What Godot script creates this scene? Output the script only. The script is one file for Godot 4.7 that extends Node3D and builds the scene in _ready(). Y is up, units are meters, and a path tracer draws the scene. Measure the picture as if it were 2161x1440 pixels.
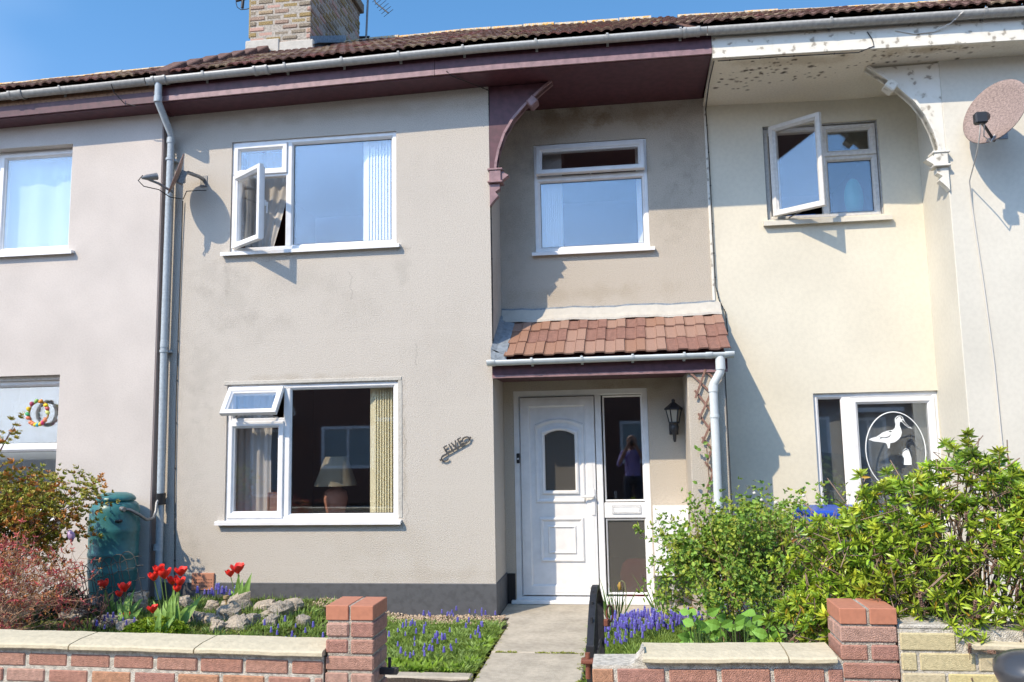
extends Node3D
# A terraced house front seen across its garden wall. x runs along the terrace, z towards the street, y up; metres; the door sill is y = 0.

var M := {}
var rng := RandomNumberGenerator.new()
const TO_SUN := Vector3(-0.72, 1.153, 1.0)
const REC := -0.668
const UP := Vector3.UP


func _ready() -> void:
	rng.seed = 5
	camera_and_light()
	materials()
	ground()
	grey_house()
	pink_house()
	cream_house()
	chimney()
	street_side()
	garden_walls()
	fittings()
	plants()


func camera_and_light() -> void:
	var cam := Camera3D.new()
	cam.name = "camera"
	cam.fov = 44.58
	cam.near = 0.03
	cam.far = 400.0
	add_child(cam)
	cam.transform = Transform3D(Basis(Vector3(0.990585, -0.0184, -0.135657), Vector3(0.034365, 0.992619, 0.116302), Vector3(0.132516, -0.119869, 0.983906)), Vector3(0, 1.583, 7.868))
	cam.current = true
	var env := Environment.new()
	env.background_mode = Environment.BG_SKY
	env.tonemap_mode = Environment.TONE_MAPPER_LINEAR
	env.tonemap_exposure = 2.3
	env.background_energy_multiplier = 1.0
	env.sdfgi_enabled = true
	env.ssao_enabled = true
	env.ssil_enabled = true
	var sky := Sky.new()
	var nz := FastNoiseLite.new()
	nz.seed = 4
	nz.frequency = 0.004
	nz.fractal_octaves = 5
	# clear air after the CIE clear-sky curve: darkest opposite the sun, brighter and paler round it and towards the horizon
	var im := Image.create(512, 256, false, Image.FORMAT_RGBAF)
	var sd := TO_SUN.normalized()
	for y in 256:
		for x in 512:
			var az := (x + 0.5) / 512.0 * TAU - PI * 0.5
			var el := (0.5 - (y + 0.5) / 256.0) * PI
			var v := Vector3(cos(el) * cos(az), sin(el), cos(el) * sin(az))
			if el < 0.0:
				im.set_pixel(x, y, Color(0.26, 0.25, 0.23))
				continue
			var g: float = maxf(acos(clampf(v.dot(sd), -1, 1)), 0.22)
			var up: float = 1.0 - exp(-0.32 / maxf(v.y, 0.03))
			var ring_l := 1.0 + 10.0 * exp(-3.0 * g) + 0.45 * pow(cos(g), 2)
			var l := up / 0.52 * ring_l / 1.12
			var white: float = clampf(pow(up, 4.0) * 0.75 + 0.075 * (ring_l - 1.0), 0, 0.9)
			var c := Color(0.0525, 0.167, 0.363).lerp(Color(0.32, 0.31, 0.295), white)
			var cl: float = clampf(nz.get_noise_3dv(Vector3(v.x, v.y * 3.0, v.z) * 220.0) * 1.6 - 0.1, 0, 1)
			c = c * l + Color(0.16, 0.15, 0.14) * cl * 0.7
			im.set_pixel(x, y, Color(c.r, c.g, c.b))
	var sm := PanoramaSkyMaterial.new()
	sm.panorama = ImageTexture.create_from_image(im)
	sky.sky_material = sm
	env.sky = sky
	var we := WorldEnvironment.new()
	we.name = "world_environment"
	we.environment = env
	add_child(we)
	var sun := DirectionalLight3D.new()
	sun.name = "sun"
	sun.light_energy = 0.72
	sun.light_color = Color(1.0, 0.925, 0.815)
	sun.light_angular_distance = 0.5
	sun.shadow_enabled = true
	add_child(sun)
	sun.look_at_from_position(TO_SUN * 10.0, Vector3.ZERO, UP)


# ---------------------------------------------------------------- shapes

func stl() -> SurfaceTool:
	var s := SurfaceTool.new()
	s.begin(Mesh.PRIMITIVE_TRIANGLES)
	s.set_smooth_group(-1)
	return s


func face(s: SurfaceTool, pts: Array, c: Vector3) -> void:
	var p0: Vector3 = pts[0]
	var n: Vector3 = (pts[1] - p0).cross(pts[2] - p0)
	if n.length_squared() < 1e-16 and pts.size() > 3:
		n = (pts[2] - p0).cross(pts[3] - p0)
	var flip := n.dot(p0 - c) > 0.0
	var a := n.abs()
	for i in range(1, pts.size() - 1):
		var t := [p0, pts[i + 1], pts[i]] if flip else [p0, pts[i], pts[i + 1]]
		for p: Vector3 in t:
			var uv := Vector2(p.z, p.y) if a.x > a.y and a.x > a.z else (Vector2(p.x, p.z) if a.y > a.z else Vector2(p.x, p.y))
			s.set_uv(uv)
			s.set_uv2(uv)
			s.add_vertex(p)


func bx(s: SurfaceTool, lo: Vector3, hi: Vector3, bev := 0.0, xf := Transform3D.IDENTITY) -> void:
	var c := (lo + hi) * 0.5
	var h := (hi - lo) * 0.5
	var b: float = minf(bev, minf(h.x, minf(h.y, h.z)) * 0.6)
	var P := func(ax: int, sg: Vector3) -> Vector3:
		var q := sg * h
		for k in 3:
			if k != ax:
				q[k] -= sg[k] * b
		return xf * (c + q)
	var cc := xf * c
	for ax in 3:
		var u := (ax + 1) % 3
		var v := (ax + 2) % 3
		for g in [-1.0, 1.0]:
			var pts := []
			for k in [[-1.0, -1.0], [1.0, -1.0], [1.0, 1.0], [-1.0, 1.0]]:
				var sg := Vector3.ZERO
				sg[ax] = g
				sg[u] = k[0]
				sg[v] = k[1]
				pts.append(P.call(ax, sg))
			face(s, pts, cc)
			if b > 0.0:
				for g2 in [-1.0, 1.0]:
					var s1 := Vector3.ZERO
					s1[ax] = g
					s1[u] = g2
					s1[v] = 1.0
					var s2 := s1
					s2[v] = -1.0
					face(s, [P.call(ax, s1), P.call(ax, s2), P.call(u, s2), P.call(u, s1)], cc)
	if b > 0.0:
		for i in 8:
			var sg := Vector3(1 if i & 1 else -1, 1 if i & 2 else -1, 1 if i & 4 else -1)
			face(s, [P.call(0, sg), P.call(1, sg), P.call(2, sg)], cc)


func tube(s: SurfaceTool, pts: Array, r, sides := 8, cap := true, r1 := -1.0) -> void:
	var n := pts.size()
	var rings := []
	var side := Vector3.ZERO
	for i in n:
		var d: Vector3 = (pts[mini(i + 1, n - 1)] - pts[maxi(i - 1, 0)]).normalized()
		if side == Vector3.ZERO:
			side = d.cross(Vector3.RIGHT if absf(d.x) < 0.8 else Vector3.UP).normalized()
		side = (side - d * side.dot(d)).normalized()
		var up := d.cross(side)
		var rad: float = r[i] if r is Array else (r if r1 < 0.0 else lerpf(r, r1, i / float(n - 1)))
		var ring := []
		for k in sides:
			var a := TAU * k / sides
			ring.append(pts[i] + (side * cos(a) + up * sin(a)) * rad)
		rings.append(ring)
	s.set_smooth_group(0)
	for i in n - 1:
		var c: Vector3 = (pts[i] + pts[i + 1]) * 0.5
		for k in sides:
			var k2 := (k + 1) % sides
			face(s, [rings[i][k], rings[i][k2], rings[i + 1][k2], rings[i + 1][k]], c)
	s.set_smooth_group(-1)
	if cap:
		face(s, rings[0], pts[1])
		face(s, rings[n - 1], pts[n - 2])


func lathe(s: SurfaceTool, prof: Array, sides := 20, xf := Transform3D.IDENTITY, hard := false) -> void:
	s.set_smooth_group(-1 if hard else 0)
	for i in prof.size() - 1:
		var a: Vector2 = prof[i]
		var b: Vector2 = prof[i + 1]
		var e := b - a
		for k in sides:
			var t0 := TAU * k / sides
			var t1 := TAU * (k + 1) / sides
			var q := []
			for w in [[a, t0], [a, t1], [b, t1], [b, t0]]:
				var v: Vector2 = w[0]
				q.append(xf * Vector3(v.x * cos(w[1]), v.y, v.x * sin(w[1])))
			var tm := (t0 + t1) * 0.5
			var nrm := Vector2(e.y, -e.x)
			var m := (a + b) * 0.5 - nrm.normalized() * 0.01
			face(s, q, xf * Vector3(m.x * cos(tm), m.y, m.x * sin(tm)))
	s.set_smooth_group(-1)


func prism(s: SurfaceTool, poly: PackedVector2Array, z0: float, z1: float, xf := Transform3D.IDENTITY) -> void:
	var idx := Geometry2D.triangulate_polygon(poly)
	for i in range(0, idx.size(), 3):
		for z in [z0, z1]:
			var t := []
			for k in 3:
				t.append(xf * Vector3(poly[idx[i + k]].x, poly[idx[i + k]].y, z))
			face(s, t, xf * Vector3(poly[idx[i]].x, poly[idx[i]].y, (z0 + z1) * 0.5))
	var ccw := not Geometry2D.is_polygon_clockwise(poly)
	for i in poly.size():
		var a := poly[i]
		var b := poly[(i + 1) % poly.size()]
		var d := (b - a).normalized()
		var inw := Vector2(-d.y, d.x) if ccw else Vector2(d.y, -d.x)
		var m := (a + b) * 0.5 + inw * 0.01
		face(s, [xf * Vector3(a.x, a.y, z0), xf * Vector3(b.x, b.y, z0), xf * Vector3(b.x, b.y, z1), xf * Vector3(a.x, a.y, z1)], xf * Vector3(m.x, m.y, (z0 + z1) * 0.5))


# a mitred rectangular ring; prof holds (inset, z) from the outer edge inwards
func ring(s: SurfaceTool, x0: float, y0: float, x1: float, y1: float, prof: Array, xf := Transform3D.IDENTITY) -> void:
	var mid := Vector2.ZERO
	for p: Vector2 in prof:
		mid += p / prof.size()
	var R := func(p: Vector2) -> Array:
		return [Vector3(x0 + p.x, y0 + p.x, p.y), Vector3(x1 - p.x, y0 + p.x, p.y), Vector3(x1 - p.x, y1 - p.x, p.y), Vector3(x0 + p.x, y1 - p.x, p.y)]
	var mr: Array = R.call(mid)
	for i in prof.size():
		var a: Array = R.call(prof[i])
		var b: Array = R.call(prof[(i + 1) % prof.size()])
		for k in 4:
			var k2 := (k + 1) % 4
			face(s, [xf * a[k], xf * a[k2], xf * b[k2], xf * b[k]], xf * ((mr[k] + mr[k2]) * 0.5))


func wall(s: SurfaceTool, x0: float, x1: float, y0: float, y1: float, zf: float, th: float, holes: Array) -> void:
	var xs := [x0, x1]
	var ys := [y0, y1]
	for h in holes:
		xs.append_array([h[0], h[1]])
		ys.append_array([h[2], h[3]])
	xs.sort()
	ys.sort()
	for i in xs.size() - 1:
		for j in ys.size() - 1:
			if xs[i + 1] - xs[i] < 1e-5 or ys[j + 1] - ys[j] < 1e-5:
				continue
			var mx: float = (xs[i] + xs[i + 1]) * 0.5
			var my: float = (ys[j] + ys[j + 1]) * 0.5
			if holes.any(func(h): return mx > h[0] and mx < h[1] and my > h[2] and my < h[3]):
				continue
			for z in [zf, zf - th]:
				face(s, [Vector3(xs[i], ys[j], z), Vector3(xs[i + 1], ys[j], z), Vector3(xs[i + 1], ys[j + 1], z), Vector3(xs[i], ys[j + 1], z)], Vector3(mx, my, zf - th * 0.5))
	for h in holes + [[x0, x1, y0, y1]]:
		var own: bool = h[0] == x0 and h[1] == x1 and h[2] == y0
		var c := Vector3((h[0] + h[1]) * 0.5, (h[2] + h[3]) * 0.5, zf - th * 0.5)
		for k in 4:
			var a := Vector2(h[0] if k == 0 or k == 3 else h[1], h[2] if k < 2 else h[3])
			var b := Vector2(h[1] if k == 0 or k == 1 else h[0], h[2] if k == 0 or k == 3 else h[3])
			if k == 0:
				a = Vector2(h[0], h[2])
				b = Vector2(h[1], h[2])
			elif k == 1:
				a = Vector2(h[1], h[2])
				b = Vector2(h[1], h[3])
			elif k == 2:
				a = Vector2(h[1], h[3])
				b = Vector2(h[0], h[3])
			else:
				a = Vector2(h[0], h[3])
				b = Vector2(h[0], h[2])
			var m := Vector3((a.x + b.x) * 0.5, (a.y + b.y) * 0.5, zf - th * 0.5)
			var out := m * 2.0 - c
			face(s, [Vector3(a.x, a.y, zf), Vector3(b.x, b.y, zf), Vector3(b.x, b.y, zf - th), Vector3(a.x, a.y, zf - th)], c if own else out)


# ---------------------------------------------------------------- scene objects

func tag(o: Node3D, label: String, category: String, group := "", kind := "") -> Node3D:
	if label:
		o.set_meta("label", label)
	if category:
		o.set_meta("category", category)
	if group:
		o.set_meta("group", group)
	if kind:
		o.set_meta("kind", kind)
	return o


func thing(called: String, label: String, category: String, at := Vector3.ZERO, turn := 0.0, group := "") -> Node3D:
	var o := Node3D.new()
	o.name = called
	add_child(o, true)
	o.position = at
	o.rotation.y = turn
	tag(o, label, category, group)
	return o


func part(called: String, shape, mat: Material, parent: Node3D = self) -> MeshInstance3D:
	var o := MeshInstance3D.new()
	o.name = called
	if shape is SurfaceTool:
		shape.generate_normals()
		o.mesh = shape.commit()
	else:
		o.mesh = shape
	o.material_override = mat
	parent.add_child(o, true)
	return o


func mesh_of(s: SurfaceTool) -> ArrayMesh:
	s.generate_normals()
	return s.commit()


func many(called: String, mesh: Mesh, mat: Material, xfs: Array, parent: Node3D = self, cols: Array = []) -> MultiMeshInstance3D:
	var mm := MultiMesh.new()
	mm.transform_format = MultiMesh.TRANSFORM_3D
	mm.use_colors = cols.size() > 0
	mm.mesh = mesh
	mm.instance_count = xfs.size()
	for i in xfs.size():
		mm.set_instance_transform(i, xfs[i])
		if cols.size():
			mm.set_instance_color(i, cols[i])
	var o := MultiMeshInstance3D.new()
	o.name = called
	o.multimesh = mm
	o.material_override = mat
	o.set_meta("kind", "stuff")
	parent.add_child(o, true)
	return o


# ---------------------------------------------------------------- materials

func lin(r: float, g: float, b: float) -> Color:
	return Color(r, g, b).linear_to_srgb()


var noise_cache := {}

func noise_tex(key: String, freq: float, lo: float, hi: float, octaves := 4, size := 512, kind := FastNoiseLite.TYPE_SIMPLEX_SMOOTH, sharp := 0.0, tint := Color.WHITE) -> NoiseTexture2D:
	if noise_cache.has(key):
		return noise_cache[key]
	var n := FastNoiseLite.new()
	n.noise_type = kind
	n.seed = hash(key) % 1000
	n.frequency = freq
	n.fractal_octaves = octaves
	var t := NoiseTexture2D.new()
	t.width = size
	t.height = size
	t.seamless = true
	t.noise = n
	var g := Gradient.new()
	g.offsets = PackedFloat32Array([sharp, 1.0 - sharp])
	g.colors = PackedColorArray([lin(lo * tint.r, lo * tint.g, lo * tint.b), lin(hi, hi, hi)])
	t.color_ramp = g
	noise_cache[key] = t
	return t


# colour is linear; o may give tex, scale (metres the texture spans), bump, depth (cm), stain, span, metal
func mat(called: String, c: Array, rough: float, o := {}) -> StandardMaterial3D:
	var m := StandardMaterial3D.new()
	m.resource_name = called
	m.albedo_color = lin(c[0], c[1], c[2])
	m.roughness = rough
	m.metallic = o.get("metal", 0.0)
	m.uv1_triplanar = not o.has("flat")
	m.uv1_world_triplanar = not o.get("own", false)
	m.uv1_scale = Vector3.ONE / float(o.get("scale", 0.6))
	if o.has("tex"):
		m.albedo_texture = o.tex
	if o.has("bump"):
		m.heightmap_enabled = true
		m.heightmap_texture = o.bump
		m.heightmap_scale = o.get("depth", 0.2)
	if o.has("stain"):
		m.detail_enabled = true
		m.detail_blend_mode = BaseMaterial3D.BLEND_MODE_MUL
		m.detail_albedo = o.stain
		m.detail_uv_layer = BaseMaterial3D.DETAIL_UV_2
		if o.has("rect"):
			var r: Rect2 = o.rect
			m.uv2_scale = Vector3(1.0 / r.size.x, -1.0 / r.size.y, 1)
			m.uv2_offset = Vector3(-r.position.x / r.size.x, 1.0 + r.position.y / r.size.y, 0)
		else:
			m.uv2_triplanar = true
			m.uv2_world_triplanar = true
			m.uv2_scale = Vector3.ONE / float(o.get("span", 3.0))
	if o.has("coat"):
		m.clearcoat_enabled = true
		m.clearcoat = o.coat
		m.clearcoat_roughness = 0.15
	if o.has("through"):
		m.backlight_enabled = true
		var k: float = o.through
		m.backlight = Color(k, k, k)
	if o.get("tinted", false):
		m.vertex_color_use_as_albedo = true
	M[called] = m
	return m


# soft blots on white: each is [x, y, rx, ry, strength, colour] in metres inside rect; ragged by noise
func stains(rect: Rect2, ppm: float, blots: Array, sd: int, strength := 1.0, cracks := []) -> ImageTexture:
	var w := int(rect.size.x * ppm)
	var h := int(rect.size.y * ppm)
	var im := Image.create(w, h, false, Image.FORMAT_RGB8)
	im.fill(Color.WHITE)
	var n := FastNoiseLite.new()
	n.seed = sd
	n.frequency = 1.0
	n.fractal_octaves = 4
	for b in blots:
		var x0 := int(clampf((b[0] - b[2] * 1.4 - rect.position.x) * ppm, 0, w))
		var x1 := int(clampf((b[0] + b[2] * 1.4 - rect.position.x) * ppm + 1, 0, w))
		var y0 := int(clampf((rect.end.y - b[1] - b[3] * 1.4) * ppm, 0, h))
		var y1 := int(clampf((rect.end.y - b[1] + b[3] * 1.4) * ppm + 1, 0, h))
		var fq: float = 6.0 if b[2] < 0.4 else 3.0
		for y in range(y0, y1):
			for x in range(x0, x1):
				var wx := rect.position.x + x / ppm
				var wy := rect.end.y - y / ppm
				var d := Vector2((wx - b[0]) / b[2], (wy - b[1]) / b[3]).length()
				d += n.get_noise_2d(wx * fq, wy * fq) * 0.8 + n.get_noise_2d(wx * 30.0, wy * 30.0) * 0.35
				var k: float = b[4] * strength * smoothstep(1.05, 0.0, d)
				if k > 0.0:
					var c: Color = im.get_pixel(x, y)
					im.set_pixel(x, y, c * Color.WHITE.lerp(b[5], k))
	# hairline cracks wander down the wall
	for c in cracks:
		var p := Vector2(c[0], c[1])
		var dir := Vector2(c[2], c[3])
		for k in int(c[4] * ppm * 1.5):
			p += dir.rotated(n.get_noise_2d(k * 0.05 + c[0] * 50.0, c[1] * 9.0) * 1.6) / ppm * 0.7
			var x := int((p.x - rect.position.x) * ppm)
			var y := int((rect.end.y - p.y) * ppm)
			if x > 0 and y > 0 and x < w and y < h:
				im.set_pixel(x, y, im.get_pixel(x, y).darkened(0.09))
	return ImageTexture.create_from_image(im)


func materials() -> void:
	var grain := noise_tex("grain", 0.13, 0.70, 1.14, 3, 512, FastNoiseLite.TYPE_SIMPLEX_SMOOTH, 0.22)
	var grain_h := noise_tex("grain_h", 0.10, 0.0, 1.0, 3)
	var soft := noise_tex("soft", 0.012, 0.86, 1.06, 4)
	var fine := noise_tex("fine", 0.05, 0.9, 1.06, 4)
	var blotch := noise_tex("blotch", 0.02, 0.62, 1.1, 5, 512, FastNoiseLite.TYPE_SIMPLEX_SMOOTH, 0.2)
	var rough_h := noise_tex("rough_h", 0.04, 0.0, 1.0, 5)
	var dirt := Color(0.60, 0.59, 0.58)
	var brown := Color(0.50, 0.40, 0.24)
	var r1 := Rect2(-4.7, -0.2, 3.6, 5.4)
	var b1 := [[-3.9, 3.05, 0.5, 0.35, 0.35, dirt], [-3.6, 2.75, 0.45, 0.2, 0.3, dirt], [-4.25, 2.35, 0.35, 0.5, 0.3, dirt], [-2.6, 2.9, 0.4, 0.3, 0.22, dirt], [-2.9, 4.95, 2.4, 0.09, 0.35, brown], [-4.2, 3.35, 0.25, 0.3, 0.3, dirt], [-2.15, 3.3, 0.1, 0.22, 0.35, dirt], [-3.98, 3.35, 0.06, 0.25, 0.4, dirt], [-1.75, 2.4, 0.5, 0.6, 0.16, dirt], [-2.4, 0.6, 0.8, 0.2, 0.12, brown], [-3.4, 2.26, 0.5, 0.05, 0.25, brown], [-2.7, 2.25, 0.6, 0.05, 0.2, brown], [-1.8, 0.35, 1.0, 0.09, 0.2, brown], [-4.3, 0.5, 0.3, 0.3, 0.3, dirt], [-2.0, 4.2, 0.5, 0.5, 0.12, dirt], [-3.1, 3.25, 0.7, 0.2, 0.25, dirt], [-4.3, 1.5, 0.2, 0.8, 0.25, dirt], [-2.13, 1.5, 0.03, 0.7, 0.35, brown]]
	mat("render", [0.55, 0.512, 0.455], 0.92, {"flat": 1, "scale": 0.75, "tex": grain, "bump": grain_h, "depth": 0.28, "stain": stains(r1, 150, b1, 3, 0.3, [[-2.02, 2.55, 0, -1, 0.22], [-2.12, 2.2, 0, -1, 1.4], [-2.7, 3.3, 0.1, -1, 0.3], [-2.2, 3.5, 1, 0.1, 0.15]]), "rect": r1})
	var r2 := Rect2(-1.4, -0.2, 2.5, 5.4)
	var b2 := [[-0.5, 4.95, 0.5, 0.25, 0.6, brown], [0.2, 4.98, 0.6, 0.16, 0.5, brown], [-0.95, 4.7, 0.25, 0.35, 0.4, dirt], [0.7, 4.6, 0.25, 0.5, 0.35, dirt], [-1.1, 4.0, 0.2, 0.9, 0.3, dirt], [0.6, 3.9, 0.3, 0.4, 0.25, dirt], [-0.3, 3.1, 1.3, 0.12, 0.2, brown], [0.3, 2.15, 0.9, 0.08, 0.4, brown], [-0.8, 5.05, 0.5, 0.1, 0.5, dirt], [0.5, 0.3, 0.5, 0.2, 0.25, dirt]]
	mat("recess_render", [0.52, 0.468, 0.392], 0.92, {"flat": 1, "scale": 0.75, "tex": grain, "bump": grain_h, "depth": 0.28, "stain": stains(r2, 90, b2, 8, 0.45), "rect": r2})
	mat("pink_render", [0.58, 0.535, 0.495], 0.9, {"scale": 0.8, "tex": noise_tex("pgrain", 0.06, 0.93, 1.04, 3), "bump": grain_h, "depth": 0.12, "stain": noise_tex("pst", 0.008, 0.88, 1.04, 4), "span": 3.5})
	mat("pink_side_shaded", [0.33, 0.27, 0.25], 0.9, {"scale": 0.8, "tex": fine, "bump": grain_h, "depth": 0.15})  # darker copy of the pink render: shade on the side face painted in
	mat("cream_render", [0.70, 0.662, 0.545], 0.85, {"scale": 0.9, "tex": noise_tex("cgrain", 0.03, 0.94, 1.03, 3), "bump": grain_h, "depth": 0.06, "stain": noise_tex("cst", 0.007, 0.9, 1.03, 4), "span": 4.0})
	mat("cream_bay", [0.68, 0.655, 0.57], 0.85, {"scale": 0.9, "tex": noise_tex("cgrain", 0.03, 0.94, 1.03, 3), "bump": grain_h, "depth": 0.06, "stain": noise_tex("cst", 0.007, 0.9, 1.03, 4), "span": 4.0})
	mat("plinth", [0.088, 0.092, 0.10], 0.6, {"scale": 1.1, "tex": noise_tex("plst", 0.02, 0.7, 1.25, 5), "bump": rough_h, "depth": 0.1})
	mat("black_paint", [0.012, 0.012, 0.015], 0.5, {"scale": 0.5, "bump": rough_h, "depth": 0.1})
	mat("upvc", [0.80, 0.805, 0.81], 0.3, {"scale": 0.9, "tex": noise_tex("upvct", 0.012, 0.90, 1.03, 5)})
	mat("old_upvc", [0.68, 0.665, 0.63], 0.42, {"scale": 0.5, "tex": noise_tex("oupvct", 0.02, 0.82, 1.05, 4)})
	mat("seal", [0.015, 0.015, 0.016], 0.6)
	mat("maroon", [0.10, 0.034, 0.046], 0.5, {"scale": 0.7, "tex": noise_tex("mrn", 0.015, 0.62, 1.15, 6), "bump": fine, "depth": 0.05})
	mat("maroon_trim_and_sun_strip", [0.30, 0.18, 0.185], 0.4, {"scale": 0.7, "tex": noise_tex("mrn", 0.015, 0.8, 1.15, 5)})  # bracket trim, and the sunlight painted as paler maroon along the fascia foot
	mat("bare_wood", [0.30, 0.17, 0.10], 0.7, {"scale": 0.5, "tex": blotch})
	var flake := noise_tex("flake", 0.013, 0.5, 1.0, 5)
	flake.color_ramp.offsets = PackedFloat32Array([0.0, 0.25, 0.33, 0.5, 1.0])
	flake.color_ramp.colors = PackedColorArray([lin(0.34, 0.31, 0.27), lin(0.50, 0.47, 0.43), lin(0.90, 0.89, 0.86), lin(0.98, 0.98, 0.97), lin(1, 1, 1)])
	mat("white_paint", [0.74, 0.72, 0.65], 0.55, {"scale": 0.9, "tex": flake})
	var r3 := Rect2(0.9, -0.8, 6.2, 1.3)
	var b3 := []
	rng.seed = 77
	for k in 150:
		var cx: float = [1.3, 1.75, 1.6, 2.3, 2.6, 3.0, 1.25][k % 7] + rng.randfn(0, 0.16)
		var cz: float = [0.05, -0.1, 0.12, 0.1, 0.22, 0.24, -0.2][k % 7] + rng.randfn(0, 0.09)
		var rr := rng.randf_range(0.008, 0.034)
		b3.append([cx, cz, rr, rr * 0.8, rng.randf_range(0.4, 0.9), Color(0.24, 0.21, 0.17)])
	b3.append_array([[1.6, 0.2, 0.8, 0.12, 0.2, brown], [2.9, 0.25, 0.6, 0.1, 0.35, brown]])
	mat("cream_soffit", [0.78, 0.73, 0.62], 0.7, {"flat": 1, "scale": 0.8, "tex": fine, "stain": stains(r3, 110, b3, 21), "rect": r3})
	mat("gutter", [0.44, 0.45, 0.44], 0.45, {"scale": 0.5, "tex": noise_tex("gut", 0.02, 0.72, 1.08, 5)})
	mat("old_gutter", [0.43, 0.43, 0.41], 0.6, {"scale": 0.5, "tex": noise_tex("ogut", 0.02, 0.6, 1.08, 5)})
	mat("pipe_blue", [0.43, 0.49, 0.53], 0.35, {"scale": 0.5, "tex": noise_tex("gut", 0.02, 0.72, 1.08, 5)})
	mat("pipe_white", [0.62, 0.67, 0.68], 0.35, {"scale": 0.6, "tex": noise_tex("upvct", 0.01, 0.95, 1.02, 3)})
	var tile_tex := noise_tex("tilet", 0.03, 0.55, 1.2, 5, 512, FastNoiseLite.TYPE_SIMPLEX_SMOOTH, 0.22)
	mat("porch_tile", [0.30, 0.155, 0.118], 0.85, {"scale": 0.4, "tex": noise_tex("ptile", 0.04, 0.72, 1.15, 5), "bump": rough_h, "depth": 0.12, "stain": noise_tex("ptst", 0.03, 0.62, 1.05, 5), "span": 0.9})
	mat("porch_tile_orange", [0.30, 0.165, 0.112], 0.85, {"scale": 0.4, "tex": noise_tex("ptile", 0.04, 0.72, 1.15, 5), "bump": rough_h, "depth": 0.12})
	mat("porch_tile_dusty", [0.33, 0.20, 0.15], 0.88, {"scale": 0.4, "tex": noise_tex("ptile", 0.04, 0.72, 1.15, 5), "bump": rough_h, "depth": 0.12})
	mat("roof_tile", [0.20, 0.11, 0.085], 0.95, {"scale": 0.35, "tex": tile_tex, "bump": rough_h, "depth": 0.5, "stain": noise_tex("rst", 0.03, 0.45, 1.2, 5), "span": 1.1})
	mat("roof_tile_pale", [0.27, 0.19, 0.12], 0.95, {"scale": 0.35, "tex": tile_tex, "bump": rough_h, "depth": 0.5})
	mat("roof_tile_red", [0.21, 0.085, 0.07], 0.95, {"scale": 0.35, "tex": tile_tex, "bump": rough_h, "depth": 0.5})
	var lich := noise_tex("lich", 0.02, 0.5, 1.0, 5)
	lich.color_ramp.offsets = PackedFloat32Array([0.0, 0.42, 0.60, 0.66, 1.0])
	lich.color_ramp.colors = PackedColorArray([lin(0.35, 0.30, 0.24), lin(0.62, 0.55, 0.45), lin(0.80, 0.74, 0.62), lin(0.80, 0.42, 0.06), lin(0.72, 0.36, 0.04)])
	mat("ridge", [0.72, 0.70, 0.66], 0.95, {"scale": 0.7, "tex": lich, "bump": rough_h, "depth": 0.4})
	mat("lichen", [0.55, 0.33, 0.045], 0.95, {"scale": 0.3, "bump": rough_h, "depth": 0.3})
	mat("lead", [0.25, 0.29, 0.33], 0.6, {"scale": 0.6, "tex": blotch, "bump": rough_h, "depth": 0.2})
	mat("flash_mortar", [0.50, 0.48, 0.43], 0.9, {"scale": 0.6, "tex": soft, "bump": rough_h, "depth": 0.3})
	mat("mortar", [0.47, 0.43, 0.37], 0.95, {"scale": 0.4, "tex": blotch, "bump": grain_h, "depth": 0.5})
	mat("pale_mortar", [0.60, 0.57, 0.50], 0.95, {"scale": 0.4, "tex": blotch, "bump": grain_h, "depth": 0.5})
	var bt := noise_tex("brt", 0.03, 0.72, 1.15, 5)
	for k in 5:
		var c: Array = [[0.47, 0.245, 0.185], [0.49, 0.275, 0.21], [0.52, 0.28, 0.17], [0.45, 0.235, 0.185], [0.51, 0.315, 0.25]][k]
		mat("red_brick_%d" % k, c, 0.9, {"scale": 0.35, "tex": bt, "bump": grain_h, "depth": 0.45, "stain": noise_tex("brst", 0.03, 0.72, 1.08, 5), "span": 0.6})
		var y: Array = [[0.44, 0.34, 0.17], [0.50, 0.38, 0.24], [0.41, 0.30, 0.13], [0.46, 0.33, 0.25], [0.36, 0.30, 0.22]][k]
		mat("stock_brick_%d" % k, y, 0.92, {"scale": 0.3, "tex": noise_tex("stk", 0.04, 0.30, 1.2, 5, 512, FastNoiseLite.TYPE_SIMPLEX_SMOOTH, 0.2), "bump": rough_h, "depth": 0.6})
		var w: Array = [[0.56, 0.49, 0.29], [0.57, 0.48, 0.33], [0.54, 0.47, 0.31], [0.60, 0.52, 0.26], [0.55, 0.47, 0.35]][k]
		mat("yellow_brick_%d" % k, w, 0.92, {"scale": 0.35, "tex": bt, "bump": grain_h, "depth": 0.25})
	mat("chimney_pink", [0.50, 0.32, 0.26], 0.92, {"scale": 0.3, "tex": bt, "bump": rough_h, "depth": 0.5})
	mat("smooth_brick", [0.46, 0.19, 0.115], 0.8, {"scale": 0.4, "tex": noise_tex("smb", 0.02, 0.85, 1.1, 4), "bump": fine, "depth": 0.06})
	mat("coping", [0.58, 0.52, 0.375], 0.9, {"scale": 0.7, "tex": noise_tex("cop", 0.02, 0.84, 1.05, 5), "bump": rough_h, "depth": 0.25})
	mat("concrete", [0.50, 0.45, 0.365], 0.92, {"scale": 0.9, "tex": noise_tex("cct", 0.03, 0.8, 1.08, 5), "bump": grain_h, "depth": 0.2, "stain": noise_tex("ccs", 0.012, 0.72, 1.08, 4), "span": 2.2})
	mat("soil", [0.075, 0.052, 0.034], 1.0, {"scale": 0.4, "tex": blotch, "bump": rough_h, "depth": 2.0})
	mat("turf", [0.10, 0.14, 0.045], 1.0, {"scale": 0.4, "tex": blotch, "bump": rough_h, "depth": 2.0})
	mat("asphalt", [0.225, 0.205, 0.18], 0.95, {"scale": 0.6, "tex": grain, "bump": grain_h, "depth": 0.3})
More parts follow.
